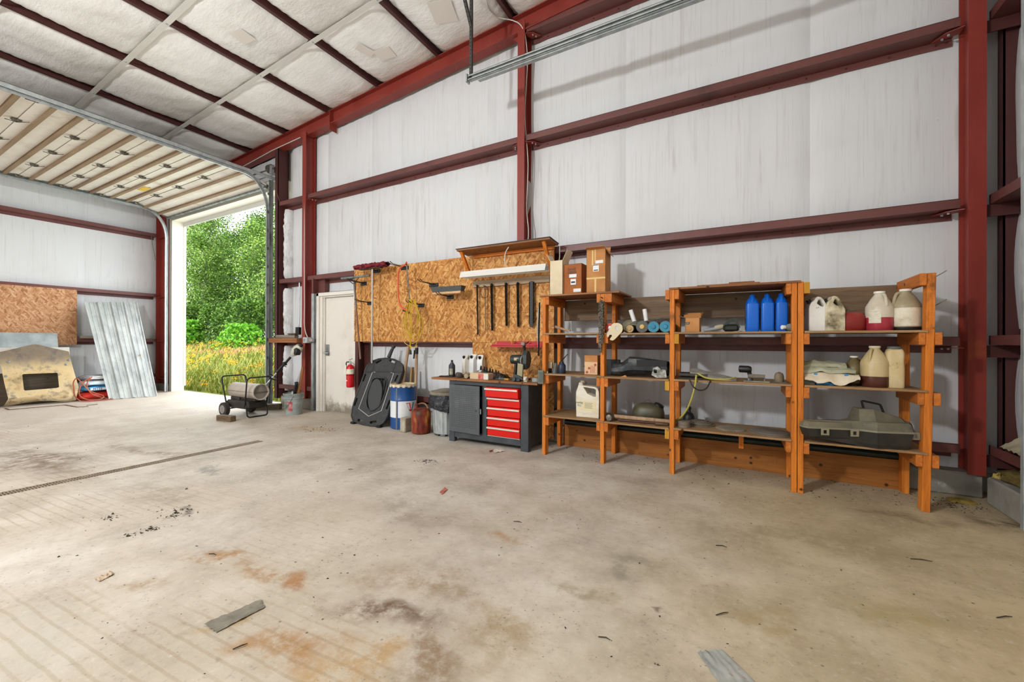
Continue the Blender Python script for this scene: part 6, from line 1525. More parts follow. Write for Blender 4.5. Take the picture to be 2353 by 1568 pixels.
# ---------------------------------------------------------------- second bay, upper shelf: rollers
def roller(u, v, rad, y0, ln, capc, bodyc, hub, lb):
    p = onw(u, v, y0); z = T1-.004+rad
    r = thing('conveyor_roller', lb, 'roller', (p.x, y0, T1-.004), 0, 'rollers on the upper shelf')
    MB().lathe([(rad*.97, 0), (rad, .006), (rad, ln)], (0, 0, rad), 22, axis=(0, 1, 0)).build('roller_tube', bodyc, r)
    MB().lathe([(0, .0), (rad*.9, -.001), (rad*.94, .004)], (0, 0, rad), 22, axis=(0, 1, 0)).build('end_cap', capc, r)
    MB().lathe([(0, -.012), (rad*.35, -.010), (rad*.42, 0)], (0, 0, rad), 16, axis=(0, 1, 0)).build('hub', hub, r)
    return r
m_rbody = mott('grey_roller', ['#4b4a47', '#5b5955', '#6d6a64'], 10, rough=.6); m_teal = mott('teal_cap', ['#1d6a86', '#2a7f9c', '#3c8da6'], 8, rough=.5)
roller(1402, 752, .052, 4.17, .40, plain('orange_red_cap', '#c2462a', .45), plain('orange_red_tube', '#b4482e', .5), m_galv, 'roller with orange-red end and bright hub, leftmost of the rollers')
roller(1447, 752, .042, 4.20, .40, plain('wood_plug', '#b89a6a', .7), m_black, plain('wood_plug', '#b89a6a', .7), 'black roller with a wooden plug in its end')
roller(1475.5, 752, .060, 4.18, .40, m_rbody, m_rbody, plain('brass_hub', '#c2a45a', .4), 'grey-brown roller with a brass-coloured hub')
roller(1501.5, 751, .057, 4.17, .40, m_teal, m_rbody, m_teal, 'teal-capped roller, left of the teal pair'); roller(1529, 750, .057, 4.16, .40, m_teal, m_rbody, m_teal, 'teal-capped roller beside the shelf post, right of the teal pair')
r = thing('slotted_plate', 'cream slotted plate hooked over the shelf edge in front of the rollers', 'plate', (-1.13, 4.13, 1.27))
sc = lambda x, y: onw(1230+x/7.13, 680+y/7.13, 4.118)
ol = [sc(*p) for p in ((1170, 640), (1175, 620), (1255, 470), (1285, 448), (1340, 445), (1385, 455), (1425, 490), (1432, 545), (1420, 590), (1300, 715), (1265, 735), (1225, 725), (1222, 705), (1255, 665), (1250, 640), (1215, 640), (1195, 680), (1178, 675))]
b = MB(); plate(b, ol, [[sc(1340+34*math.cos(t), 528+38*math.sin(t)) for t in [2*math.pi*k/16 for k in range(16)]]], (0, .012, 0)); b.build('plate_body', plain('cream_plate', '#cdbf9e', .5), r, True)
b = MB().lathe([(.0, 0), (.03, .002), (.033, .006)], sc(1340, 528)+Vector((0, .004, 0)), 16, axis=(0, 1, 0)); b.build('clear_disc', plain('clear_disc', '#c9c9bd', .25), r, True)
single(MB().lathe([(.05, -.10), (.075, -.06), (.07, .04), (.045, .10), (.03, .13)], (-1.0, 4.44, T1+.075), 16, axis=(.9, .1, .12)), 'pump_housing', mott('khaki_casting', ['#6e6850', '#857f66', '#98927a'], 8, rough=.7), 'khaki pump housing lying behind the rollers', 'pump')
r = thing('mounting_bracket', 'flat dark bracket lying on top of the rollers', 'bracket', (-.86, 4.30, T1+.11)); MB().beam((-.13, -.05, -.02), (.17, .04, .035), .07, .006).build('bracket_plate', plain('silver_plate', '#6d6a66', .4, .5), r)
for dx, lb in ((-.10, 'left'), (.02, 'right')):
    r = thing('plastic_tube', 'white plastic tube stub standing on the rollers, %s of the two' % lb, 'tube', (-.86+dx, 4.30, T1+.115), 0, 'white tube stubs'); MB().lathe([(.022, 0), (.022, .125), (.016, .125), (.016, .02)], (0, 0, 0), 14, axis=(-.32 if dx < 0 else -.15, 0, 1)).build('tube', plain('white_pvc', '#dedfdf', .4), r)
# ---------------------------------------------------------------- left bay, middle shelf
r = thing('oil_can', 'dark blue pump oil can with a long slanted spout on the middle left shelf', 'oil can', (onw(1291, 857, 4.25).x, 4.25, T2))
MB().lathe([(.042, 0), (.044, .005), (.044, .085), (.04, .095), (.022, .115), (.018, .13), (0, .132)], (0, 0, 0), 22).build('can_body', plain('navy_paint', '#222f42', .4), r); MB().tube([(-.03, 0, .11), (.07, .0, .215)], [.008, .004], 8).build('spout', m_black, r); MB().beam((-.05, 0, .05), (-.02, 0, .12), .012, .006).build('pump_lever', m_black, r)
single(MB().lathe([(.035, 0), (.032, .01), (.02, .10), (.018, .115), (0, .115)], (onw(1275, 857, 4.22).x, 4.22, T2), 14, axis=(.1, 0, 1)), 'funnel', plain('grey_funnel', '#4f5450', .5), 'small grey upturned funnel beside the blue oil can', 'funnel')
r = thing('outlet_box', 'small cream outlet box with plug on the middle left shelf', 'electrical box', (onw(1264, 857, 4.25).x, 4.25, T2)); MB().cbox((-.025, -.02, .05), (.03, .02, .125), .005).build('box_body', plain('cream_box', '#c5bba2', .5), r); MB().cbox((-.02, -.025, 0), (.02, .02, .05), .008).build('plug', m_black, r)
single(MB().lathe([(.012, 0), (.012, .018), (0, .022)], (onw(1257, 857, 4.18).x, 4.18, T2), 10), 'wire_nut', m_white_trim, 'tiny white wire nut at the front of the middle left shelf', 'cap')
a, c = onw(1343, 860, 4.24), onw(1373, 861, 4.24); w_ = (c.x-a.x)
r = thing('hazard_carton', 'narrow upright carton with red diamond symbols on the middle left shelf', 'carton', ((a.x+c.x)/2, 4.30, T2)); MB().cbox((-w_/2, -.06, 0), (w_/2, .06, .205), .002).build('carton_body', m_card, r)
MB().box((-w_/2+.002, -.0612, .003), (w_/2-.002, -.060, .135)).build('printed_label', plain('pale_print', '#d8b48c', .7), r)
m_rp = plain('red_print_ink', '#b04a3c', .7)
for x, z in ((-w_*.30, .025), (-w_*.14, .068), (w_*.33, .105)): MB().box((x-.0115, -.0622, z-.0115), (x+.0115, -.0612, z+.0115), rot=RY(45)).build('red_diamond', m_rp, r)
for k in range(4): MB().box((-.004+k*.014, -.0618, .02), (.0+k*.014, -.0611, .09+.01*(k % 2))).build('red_print', m_rp, r)
b = MB().box((-w_/2-.03, -.01, .06), (-w_/2, .05, .064), rot=RY(-50)); MB().prism([(-w_/2-.035, .075), (-w_/2, .12), (-w_/2, .085)], 1, -.01, .05).build('side_flap', plain('dark_card', '#5d4630', .8), r); MB().prism([(w_/2+.06, .075), (w_/2, .125), (w_/2, .085)], 1, -.01, .05).build('side_flap', plain('dark_card', '#5d4630', .8), r)
single(MB().cbox((-1.29, 4.36, T2+.0), (-1.13, 4.42, T2+.16), .004), 'tool_case', m_black, 'black case standing behind the shelf post on the middle shelf', 'case')
# ---------------------------------------------------------------- second bay, middle shelf: metal chute
r = thing('metal_chute', 'bent black and grey sheet-metal chute lying on the middle shelf', 'chute', (-.9, 4.3, T2-.004))
X = lambda u: onw(u, 840, 4.22).x+.9
secs = [(X(1405), .006, .125, .0, .16, 0.0), (X(1428), .0, .15, .0, .18, .0), (X(1444), .01, .205, .0, .19, 0.), (X(1462), .02, .20, .0, .19, 0.), (X(1533), .02, .165, .0, .18, 0.)]
vs, fs = [], []
for (x, z0, z1, y0, y1, _) in secs:
    for k in range(12):
        t = 2*math.pi*k/12+.26; e = 3.0 if x > X(1430) else 2.2
        cy_, sy_ = math.cos(t), math.sin(t); vs.append((x, (y0+y1)/2-.09+(y1-y0)/2*math.copysign(abs(cy_)**(2/e), cy_), (z0+z1)/2+(z1-z0)/2*math.copysign(abs(sy_)**(2/e), sy_)))
for i in range(4): fs += [(i*12+k, i*12+(k+1) % 12, (i+1)*12+(k+1) % 12, (i+1)*12+k) for k in range(12)]
k_ = NT('scuffed_black_metal'); _c = k_.coords(); k_.inp('Base Color', k_.ramp(k_.noise(_c, 7, 5), [(.35, '#17191b'), (.5, '#33363a'), (.62, '#55585a'), (.7, '#8c8a80')])); k_.inp('Roughness', .32); k_.inp('Metallic', .4)
MB().add(vs, fs, 0, False).build('chute_shell', k_.m, r)
MB().box((X(1464), -.105, .115), (X(1533), -.098, .175)).build('dark_window', plain('soot_black', '#0f0f10', .6), r)
b = MB(); plate(b, [(X(1498), -.108, .03), (X(1502), -.108, .10), (X(1512), -.108, .115), (X(1520), -.108, .09), (X(1531), -.108, .085), (X(1533), -.108, .01), (X(1510), -.108, .004)], [[(X(1504), -.108, .05), (X(1511), -.108, .05), (X(1511), -.108, .085), (X(1504), -.108, .085)]], (0, .012, 0)); b.build('latch_plate', mott('chipped_chrome', ['#3a3a38', '#8e8e88', '#c4c2b8'], 25, rough=.4, metal=.5), r)
single(MB().prism([(-1.07, T2-.004), (-1.0, T2-.004), (-1.02, T2+.016)], 1, 4.16, 4.19), 'wood_chip', m_card, 'small wood chip in front of the metal chute', 'wood chip')
# ---------------------------------------------------------------- left bay, lower shelf: weedkiller jug
a, c = onw(1323, 962, 4.22), onw(1375, 964, 4.22); w_ = c.x-a.x
r = thing('chemical_jug', 'large white weedkiller jug with open side handle on the lower left shelf', 'jug', ((a.x+c.x)/2, 4.30, T3))
hh_ = .375; W2 = w_/2
ol = [(-W2, 0), (W2, 0), (W2+.004, .20), (W2, .285), (W2-.012, .318), (W2-.04, .332), (-.05, .345), (-.055, .372), (-.095, .372), (-.10, .345), (-W2, .27), (-W2-.003, .2)]
hl = [(-.045, .325), (W2-.048, .312), (W2-.034, .30), (W2-.032, .23), (W2-.05, .225), (.0, .255)]
b = MB(); plate(b, [(x, -.07, z) for x, z in ol], [[(x, -.07, z) for x, z in hl]], (0, .14, 0)); o = b.build('jug_body', mott('ivory_jug', ['#cfc5ac', '#dcd5c2', '#e5e0d2'], 6, (1, 1, 3), .45, dirt='#a98d5c', dscale=6, dlo=.6, dhi=.78), r)
bv = o.modifiers.new('soft', 'BEVEL'); bv.width = .014; bv.segments = 2; bv.limit_method = 'ANGLE'; bv.angle_limit = math.radians(50)
MB().lathe([(.026, 0), (.027, .004), (.027, .024), (.022, .03), (0, .03)], (-.075, 0, .36), 18).build('cap', m_white_trim, r)
MB().box((-W2+.004, -.0715, .075), (W2-.03, -.070, .178)).build('label', plain('cream_label', '#dccfa8', .6), r)
text('roundup', .036, plain('label_black', '#20242a', .6), r, (-W2+.0, -.072, .145), (math.pi/2, 0, 0), .0004, sx=.62); text('PRO', .034, plain('label_blue', '#2a82b8', .6), r, (-W2+.014, -.072, .112), (math.pi/2, 0, 0), .0004, sx=.7)
for k in range(5): MB().box((-.03, -.0722, .10+k*.013), (.06-.01*(k % 2), -.0714, .105+k*.013)).build('fine_print', plain('print_grey', '#8f8a78', .7), r)
# second bay, lower shelf
r = thing('sledge_hammer', 'long-handled hammer lying along the lower shelf with its head to the left', 'hammer', (-.9, 4.25, T3-.004)); MB().tube([(-.27, -.02, .045), (.36, .02, .035)], [.022, .02], 10).build('handle', m_handle, r)
MB().lathe([(.02, -.075), (.032, -.07), (.032, .05), (.024, .07)], (-.27, -.04, .04), 12, axis=(.12, 1, .0)).build('head', m_hinge, r)
single(MB().tube([(-1.1, 4.21, T3+.008), (-.62, 4.25, T3+.008)], .010, 8), 'steel_rod', m_dkmaroon, 'thin steel rod lying in front of the long hammer handle', 'rod')
single(MB().tube([(-.73, 4.18, T3+.014), (-.62, 4.2, T3+.014)], [.016, .007], 8), 'paint_brush', m_oldwood, 'short worn brush handle at the right end of the lower shelf', 'brush')
r = thing('fuel_tank', 'olive dome-shaped metal fuel tank with filler cap on the lower shelf', 'tank', (onw(1490, 955, 4.48).x, 4.47, T3-.004))
MB().lathe([(.14, 0), (.158, .02), (.16, .07), (.15, .12), (.12, .155), (.07, .172), (0, .176)], (0, 0, 0), 28, sq=(1, .75, 2.6)).build('tank_shell', mott('olive_tank', ['#3c3a2a', '#4d4a37', '#605c47'], 5, rough=.45), r)
MB().lathe([(.05, 0), (.05, .028), (.035, .036), (0, .036)], (.10, 0, .140), 16, axis=(.45, 0, .9)).build('filler_cap', m_black, r); MB().tube(arcpts((-.0, .172), .035, 10, 170, 6, 'xz', 0), .004, 5).build('wire_bail', m_hinge, r)

# ---------------------------------------------------------------- middle bay
a, c = onw(1575, 757, 4.22), onw(1608, 757, 4.22)
r = carton('parts_carton', 'small brown open carton with a black trademark on the upper middle shelf', a.x, c.x, 4.22, 4.34, T1, .135, m_card, -2, (('F', .0, 0), ('B', .05, 88), ('R', .055, 66)))
MB().prism([(-.068, .095), (-.02, .095), (-.028, .072), (-.068, .072)], 1, -.0615, -.0602).build('black_tag', m_labk, r); text('CAT', .020, plain('tag_white', '#d8d4c8', .6), r, (-.062, -.0622, .0765), (math.pi/2, 0, 0), .0003, sx=.8)
MB().box((-.074, -.061, .132), (.074, -.0595, .165)).build('flap', plain('flap_card', '#a06c38', .8), r)
single(MB().tube([onw(1560, 727, 4.20), onw(1575, 731, 4.22)], .004, 5), 'wire_stub', m_galv_old, 'bent wire stub beside the small brown carton', 'wire')
r = thing('angle_grinder', 'dark cordless grinder with pale grip lying on the upper middle shelf', 'grinder', (onw(1670, 757, 4.26).x, 4.26, T1)); MB().tube([(-.19, -.02, .012), (-.07, 0, .035)], [.014, .018], 10).build('grip', plain('grey_blue_grip', '#8b939a', .4), r)
MB().lathe([(.02, -.04), (.026, 0), (.02, .035)], (-.06, 0, .045), 12, axis=(1, 0, .2)).build('collar', plain('khaki_collar', '#a59b84', .5), r)
MB().cbox((-.03, -.045, .0), (.10, .045, .07), .02).build('gear_case', plain('gear_black', '#1e2120', .4), r); MB().prism([(-.03, .065), (.03, .125), (.07, .12), (.11, .04), (.09, .035), (.06, .095), (.03, .095), (0, .06)], 1, -.03, .03).build('guard', plain('dark_green_guard', '#262d28', .4), r); MB().lathe([(.035, 0), (.035, .004)], (.09, -.03, .002), 14).build('metal_foot', m_galv_old, r)
m_bluej = plain('blue_jug_plastic', '#0f62c8', .33)
for (u0, u1, lb) in ((1713, 1745, 'blue plastic oil jug, leftmost of the three on the upper shelf'), (1748, 1780, 'blue plastic oil jug, middle of the three on the upper shelf'), (1782, 1812, 'blue plastic oil jug, rightmost of the three, with a clear bottle before it')):
    a, c = onw(u0, 757, 4.24), onw(u1, 757, 4.24); w = c.x-a.x; h = .325
    r = thing('oil_jug', lb, 'jug', ((a.x+c.x)/2, 4.34, T1), math.radians(2), 'blue oil jugs')
    prof = [(.96, 0), (1, .012), (1, .235), (.985, .25)]
    MB().lathe(prof, (0, 0, 0), 28, sq=(w/2, .095, 6)).build('jug_body', m_bluej, r)
    W = w/2
    ol = [(-.095, .24), (.095, .24), (.09, .262), (.045, .300), (.02, .325), (-.03, .325), (-.045, .31), (-.06, .285), (-.088, .262)]
    hl = [(-.05, .262), (-.02, .305), (.005, .305), (.035, .28), (.03, .262)]
    b = MB(); plate(b, [(-W*.62, y, z) for y, z in ol], [[(-W*.62, y, z) for y, z in hl]], (W*1.24, 0, 0)); 
    sh = MB().lathe([(1, 0), (.96, .012), (.72, .045), (.42, .062), (.38, .085)], (0, 0, .25), 20, sq=(W, .095, 3)); sh.build('shoulder', m_bluej, r)
    MB().tube(fillet([(-.0, -.075, .262), (0, -.05, .325), (0, .03, .33), (0, .06, .285)], .03, 4), .016, 8).build('grip', m_bluej, r)
    MB().box((-W-.0015, -.07, .02), (-W+.001, .07, .215)).build('side_label', mott('dark_label', ['#14181f', '#2d3440', '#8d95a0'], 22, (1, 1, 2), .5), r)
r = thing('clear_bottle', 'small clear bottle with white cap lying beside the blue jugs', 'bottle', (onw(1810, 757, 4.20).x, 4.2, T1)); MB().lathe([(.03, .10), (.033, .09), (.033, .02), (.028, 0), (.016, -.02), (.014, -.03)], (0, 0, .034), 16, axis=(.8, .55, 0)).build('bottle_body', plain('clear_plastic', '#aebab6', .15, trans=.5), r)
MB().lathe([(.0, -.055), (.018, -.052), (.018, -.028), (0, -.026)], (0, 0, .034), 14, axis=(.8, .55, 0)).build('cap', plain('white_cap', '#e2e2e0', .4), r)
# middle bay, middle shelf
def sh_p(u, v, y): return onw(u, v, y)
r = thing('saw_blade_guard', 'dark rectangular frame lying at the left end of the middle shelf', 'frame', (-.40, 4.3, T2)); MB().cbox((-.13, -.1, 0), (.13, .1, .014), .003).build('frame_base', plain('dark_frame', '#2f2b28', .5), r); MB().cbox((-.13, -.1, .03), (.13, -.085, .055), .003).build('frame_bar', plain('dark_frame2', '#3a3531', .5), r); MB().cbox((-.13, .085, .0), (.13, .1, .055), .003).build('frame_bar', plain('dark_frame2', '#3a3531', .5), r)
p0, p1 = onw(1586, 850, 4.22), onw(1692, 866, 4.22)
b = MB(); 
def slabf(i, j):
    x = p0.x+(p1.x-p0.x)*i; w = (.085*(1-i)+.03*i); z = p0.z+.02-(p0.z+.02-(T2+.02))*i
    return (x, 4.20+.12*j+.03*i*0, z+.02*(1-j)*0-.035*(1-j)*(1-.5*i)+.006*mnoise.noise((x*18, j*4, 3)))
sheet(b, slabf, 20, 6, (0, .004, -.022)); single(b, 'slate_offcut', mott('ragged_grey_slab', ['#77736d', '#8e8a84', '#a39f99'], 8, (1, 1, 4), .85), 'ragged grey shingle offcut propped over the middle shelf edge', 'shingle')
m_hose = plain('yellow_hose', '#a8a04a', .5)
single(cable([onw(1603, 858, 4.13), onw(1620, 869, 4.11), onw(1650, 873, 4.11), onw(1675, 872, 4.12), onw(1690, 868, 4.2)], .008, 6, .1), 'hose', m_hose, 'yellow-green hose curving along the middle shelf edge under the shingle', 'hose')
single(cable([onw(1600, 862, 4.11), onw(1598, 885, 4.11), onw(1590, 915, 4.12), onw(1580, 940, 4.15), onw(1565, 960, 4.2), onw(1552, 967, 4.26)], .009, 6, .1), 'hose', m_hose, 'yellow-green hose hanging from the middle shelf to the discs below', 'hose')
single(cable([onw(1584, 873, 4.115), onw(1592, 890, 4.10), onw(1608, 899, 4.10), onw(1624, 894, 4.10), onw(1633, 875, 4.115)], .006, 6, .06), 'rubber_strap', m_black, 'black rubber strap hanging in a loop under the middle shelf', 'strap')
r = thing('plastering_float', 'steel float with dark round handle on the front of the middle shelf', 'float', (onw(1738, 876, 4.2).x, 4.19, T2))
MB().cbox((-.10, -.045, 0), (.10, .045, .012), .005).build('blade', mott('chalky_steel', ['#77705f', '#8d8674', '#a19a88'], 8, rough=.7), r); MB().tube([(-.065, 0, .052), (.065, 0, .05)], .018, 10).build('grip', mott('worn_grip', ['#5b5344', '#70675a', '#83796b'], 8, rough=.7), r)
for x in (-.06, .06): MB().box((x-.005, -.006, .01), (x+.005, .006, .045)).build('post', m_galv_old, r)
r = thing('heat_gun', 'dark round-nosed hand tool behind the float on the middle shelf', 'tool', (onw(1712, 868, 4.32).x, 4.32, T2)); MB().lathe([(.02, -.05), (.032, -.045), (.032, .03), (.022, .05)], (0, 0, .105), 14, axis=(1, -.3, 0)).build('nose', m_black, r); MB().tube([(.03, 0, .09), (.045, .01, .02), (.05, 0, 0)], .018, 8).build('grip', m_black, r)
r = thing('bell_boot', 'rusty domed fitting on a square plate at the right end of the middle shelf', 'fitting', (onw(1790, 872, 4.28).x, 4.27, T2)); MB().cbox((-.06, -.05, 0), (.06, .05, .006), .002).build('base_plate', m_galv_old, r); MB().lathe([(.038, 0), (.036, .05), (.028, .075), (.0, .088)], (0, 0, .006), 18).build('dome', mott('brown_casting', ['#5c5040', '#71644f', '#857860'], 8, rough=.75), r)
# middle bay, lower shelf: discs
m_disc = mott('grey_brown_disc', ['#5d554a', '#70675a', '#837a6c'], 6, rough=.75)
def disc(x, y, z, rad, th, lb, nm='abrasive_disc', mat=None, teeth=0, grp='discs on the lower middle shelf'):
    r = thing(nm, lb, 'disc', (x, y, z), 0, grp); b = MB()
    if teeth:
        ol = []
        for k in range(teeth*2): a = 2*math.pi*k/(teeth*2); q = rad*(1 if k % 2 else .93); ol.append((q*math.cos(a), q*math.sin(a)))
        b.prism(ol, 2, 0, th)
    else: b.lathe([(rad*.985, 0), (rad, th*.3), (rad, th*.7), (rad*.985, th), (0, th)], (0, 0, 0), 36)
    b.build('disc_plate', mat or m_disc, r); MB().lathe([(.014, 0), (.014, .003), (0, .003)], (0, 0, th), 14).build('arbor', m_hinge, r)
    return r
x1, x2, x3, x4 = onw(1572, 975, 4.24).x, onw(1605, 975, 4.36).x, onw(1679, 980, 4.32).x, onw(1772, 990, 4.30).x
zz = T3
for k, (rad, th, lb) in enumerate(((.060, .016, 'bottom disc of the small disc stack'), (.060, .016, 'second disc of the small disc stack'), (.058, .015, 'third disc of the small disc stack'), (.058, .012, 'top disc of the small disc stack'))): disc(x1, 4.235, zz, rad, th, lb); zz += th
zz = T3
for k, (rad, th, lb) in enumerate(((.14, .008, 'largest disc at the bottom of the wide disc stack'), (.115, .014, 'second disc of the wide disc stack'), (.10, .010, 'third disc of the wide disc stack'), (.075, .008, 'small top disc of the wide disc stack'))): disc(x2+.008*k*0, 4.44, zz, rad, th, lb); zz += th
disc(x3, 4.34, T3, .125, .008, 'toothed saw blade lying alone on the lower middle shelf', 'circular_saw_disc', mott('dusty_blade', ['#6f6655', '#857b68', '#988f7b'], 6, rough=.6), 36); disc(x3, 4.34, T3+.008, .118, .006, 'second toothed blade lying on the saw blade', 'circular_saw_disc', mott('dusty_blade', ['#6f6655', '#857b68', '#988f7b'], 6, rough=.6), 34)
disc(x4, 4.33, T3, .175, .008, 'large flat disc, lower of the pair beside the right post'); disc(x4-.006, 4.34, T3+.008, .160, .006, 'large flat disc, upper of the pair beside the right post')
r = thing('spray_bottle', 'squat black bottle standing behind the small disc stack', 'bottle', (onw(1582, 965, 4.44).x-.01, 4.56, T3)); MB().lathe([(.045, 0), (.055, .01), (.055, .05), (.04, .08), (.02, .095), (.018, .12), (.026, .125), (.022, .15), (0, .152)], (0, 0, 0), 18).build('bottle_body', m_black, r)

# ---------------------------------------------------------------- right bay
motorjug('oil_jug', 'white oil jug with dark side label on the upper right shelf, beside the post', onw(1877, 757, 4.28).x, 4.29, T1, .145, .125, .29, mott('chalk_white_jug', ['#cfcac0', '#dcd9d2', '#e5e3de'], 6, rough=.45, dirt='#55503f', dscale=9, dlo=.66, dhi=.74), 'jugs on the upper right shelf', math.radians(8))
motorjug('oil_jug', 'grime-covered cream oil jug on the upper right shelf', onw(1914, 757, 4.28).x, 4.29, T1, .135, .12, .29, mott('grimy_cream_jug', ['#6b614a', '#a3987a', '#c6bb9d', '#d6ceb8'], 9, rough=.6, lo=.36, hi=.62), 'jugs on the upper right shelf', math.radians(8))
r = thing('fuel_tank', 'dusty red rounded fuel tank on the upper right shelf', 'tank', (onw(1955, 757, 4.32).x, 4.33, T1)); MB().lathe([(.9, 0), (1, .012), (1, .08), (.94, .12), (.75, .148), (.35, .158), (0, .16)], (0, 0, 0), 28, sq=(.098, .08, 3)).build('tank_shell', mott('dusty_red', ['#6e1712', '#86201a', '#8f4a3e'], 4, rough=.45), r); MB().tube([(-.03, -.02, .158), (-.03, -.02, .175), (.03, -.02, .175), (.03, -.02, .16)], .003, 5).build('wire_bail', m_hinge, r)
def gallon(lb, x, y, z, rad, h, bodym, liqm, liqh, capm, ha, grp, label=None):
    """round gallon jug: straight body, conical shoulder with loop handle, screw cap, liquid showing through"""
    r = thing('gallon_jug', lb, 'jug', (x, y, z), 0, grp)
    if liqh: MB().lathe([(rad*.93, 0), (rad, .012), (rad, liqh)], (0, 0, 0), 32).build('liquid', liqm, r)
    MB().lathe([(rad*.93, 0), (rad, .012), (rad, liqh or .02)] [-1:] + [(rad, h*.58), (rad*.97, h*.62), (rad*.66, h*.79), (rad*.36, h*.92), (rad*.34, h*.96)] if liqh else [(rad*.93, 0), (rad, .012), (rad, h*.58), (rad*.97, h*.62), (rad*.66, h*.79), (rad*.36, h*.92), (rad*.34, h*.96)], (0, 0, 0), 32).build('jug_body', bodym, r)
    MB().lathe([(rad*.40, h*.945), (rad*.41, h*.955), (rad*.41, h*.995), (rad*.37, h), (0, h)], (0, 0, 0), 20).build('cap', capm, r)
    c_, s_3 = math.cos(math.radians(ha)), math.sin(math.radians(ha)); pt = lambda q, zz: (q*c_, q*s_3, zz)
    MB().tube(fillet([pt(rad*.34, h*.90), pt(rad*.62, h*.91), pt(rad*.80, h*.80), pt(rad*.90, h*.62)], .03, 4), rad*.12, 8).build('handle', bodym, r)
    return r
m_milk = mott('milky_poly', ['#b9ac96', '#c6bca9', '#d0c8b8'], 5, rough=.4, dirt='#8d7c5c', dscale=4, dlo=.6, dhi=.8)
xg = onw(2024, 757, 4.26)
r = gallon('gallon jug half full of pink-red liquid with a white label, upper right shelf', xg.x, 4.30, T1, .088, .315, m_milk, plain('pink_liquid', '#a02f3c', .3), .105, m_white_trim, -70, 'gallon jugs in the right bay')
def fnl(i, j): a = math.radians(212+52*i); return (.0893*math.cos(a), .0893*math.sin(a), .06+.105*j)
MB().grid(fnl, 8, 1).build('label', mott('paper_label', ['#b8b09c', '#d3ccb9', '#ddd7c6'], 30, (1, 1, 3), .6), r)
xg2 = onw(2085, 756, 4.27)
r = gallon('dirty gallon jug with peeling white wrapper and black base, end of the upper right shelf', xg2.x, 4.31, T1, .094, .325, mott('brown_film_poly', ['#8d8064', '#a4977a', '#b5aa90'], 5, rough=.45), plain('black_base', '#1f1b18', .4), .028, m_white_trim, 200, 'gallon jugs in the right bay')
MB().lathe([(.0955, .035), (.0955, .175)], (0, 0, 0), 32).build('paper_wrapper', mott('peeling_paper', ['#a99b7c', '#cfc6ae', '#dcd6c4', '#c9b98f'], 10, rough=.8), r)
# right bay, middle shelf
x0, x1 = onw(1874, 883, 4.2).x, onw(1945, 883, 4.2).x
r = thing('storage_tray', 'bright blue plastic tray filled with folded cloths on the middle right shelf', 'tray', ((x0+x1)/2, 4.30, T2)); w_ = (x1-x0)/2; m_btray = plain('azure_plastic', '#1f86c4', .35)
b = MB(); b.box((-w_, -.10, 0), (w_, .12, .005))
for a_, c_ in (((-w_, -.10, 0), (w_, -.094, .05)), ((-w_, .114, 0), (w_, .12, .06)), ((-w_, -.10, 0), (-w_+.006, .12, .06)), ((w_-.006, -.10, 0), (w_, .12, .06))): b.box(a_, c_)
b.build('tray_body', m_btray, r); MB().box((-.014, -.103, 0), (.014, -.1002, .05)).build('notch_shade', plain('tray_shadow', '#155f8c', .4), r)  # notch shade put into a darker blue strip; the front wall is flat
for s in (-1, 1): MB().box((s*w_-.012, -.102, .04), (s*w_+.012, -.09, .095)).build('lug', m_btray, r)
def cloth(c, w, d, h, seed, sag, mat, lb, thick=.004):
    def fn(i, j):
        x, y = (i-.5)*w, (j-.5)*d; ed = max(abs(2*i-1), abs(2*j-1))
        z = h*(1-.25*ed**3) - sag*max(0, (.5-j)*2-.55)*2*(.5+.8*mnoise.noise((x*9, 2, seed))) + .016*mnoise.noise((x*11+seed, y*9, seed)) + .008*mnoise.noise((x*30, y*30, seed))
        return (c[0]+x, c[1]+y, c[2]+z)
    b = MB(); sheet(b, fn, 36, 28, (0, 0, -thick)); return single(b, 'folded_cloth', mat, lb, 'cloth', group='cloths in the blue tray')
m_clothw = mott('cream_cloth', ['#bfae92', '#cfc0a6', '#dbd0ba'], 6, rough=.9, bump=.3, bscale=30); m_clothg = mott('sage_cloth', ['#8a8a70', '#9d9d84', '#adad96'], 6, rough=.9, bump=.3, bscale=30)
xc = (x0+x1)/2
cloth((xc+.0, 4.285, T2+.055), .36, .25, .05, 3, .10, m_clothw, 'cream cloth spilling over the front of the blue tray', .02)
cloth((xc-.02, 4.31, T2+.105), .36, .22, .045, 9, .03, m_clothg, 'sage green folded cloth above the cream cloth', .025); cloth((xc-.04, 4.33, T2+.145), .30, .19, .045, 14, .03, m_clothg, 'upper sage green folded cloth on the pile', .025)
single(rag((xc-.15, 4.34, T2), .12, .2, .22, 33), 'plastic_bag', plain('clear_film_grey', '#8f8d84', .25), 'crumpled clear plastic bag at the left end of the middle right shelf', 'bag')
xg = onw(1966, 882, 4.34); r = gallon('oil-stained brown jug behind the tray, with white cap, middle right shelf', xg.x-.005, 4.36, T2, .070, .24, mott('oily_brown_poly', ['#4a3d22', '#6e5f3c', '#8d7f5a'], 7, rough=.4), plain('dark_oil', '#3a2d18', .3), .02, m_white_trim, -10, 'gallon jugs in the right bay')
xg = onw(2014, 888, 4.22); r = gallon('gallon jug with dark red-brown liquid in its lower part, middle right shelf', xg.x, 4.27, T2, .090, .325, mott('yellowed_poly', ['#ab9566', '#bba77a', '#c8b78f'], 4, rough=.4), plain('brown_liquid', '#4f2a20', .3), .085, plain('cream_cap', '#cfc3a4', .5), 235, 'gallon jugs in the right bay')
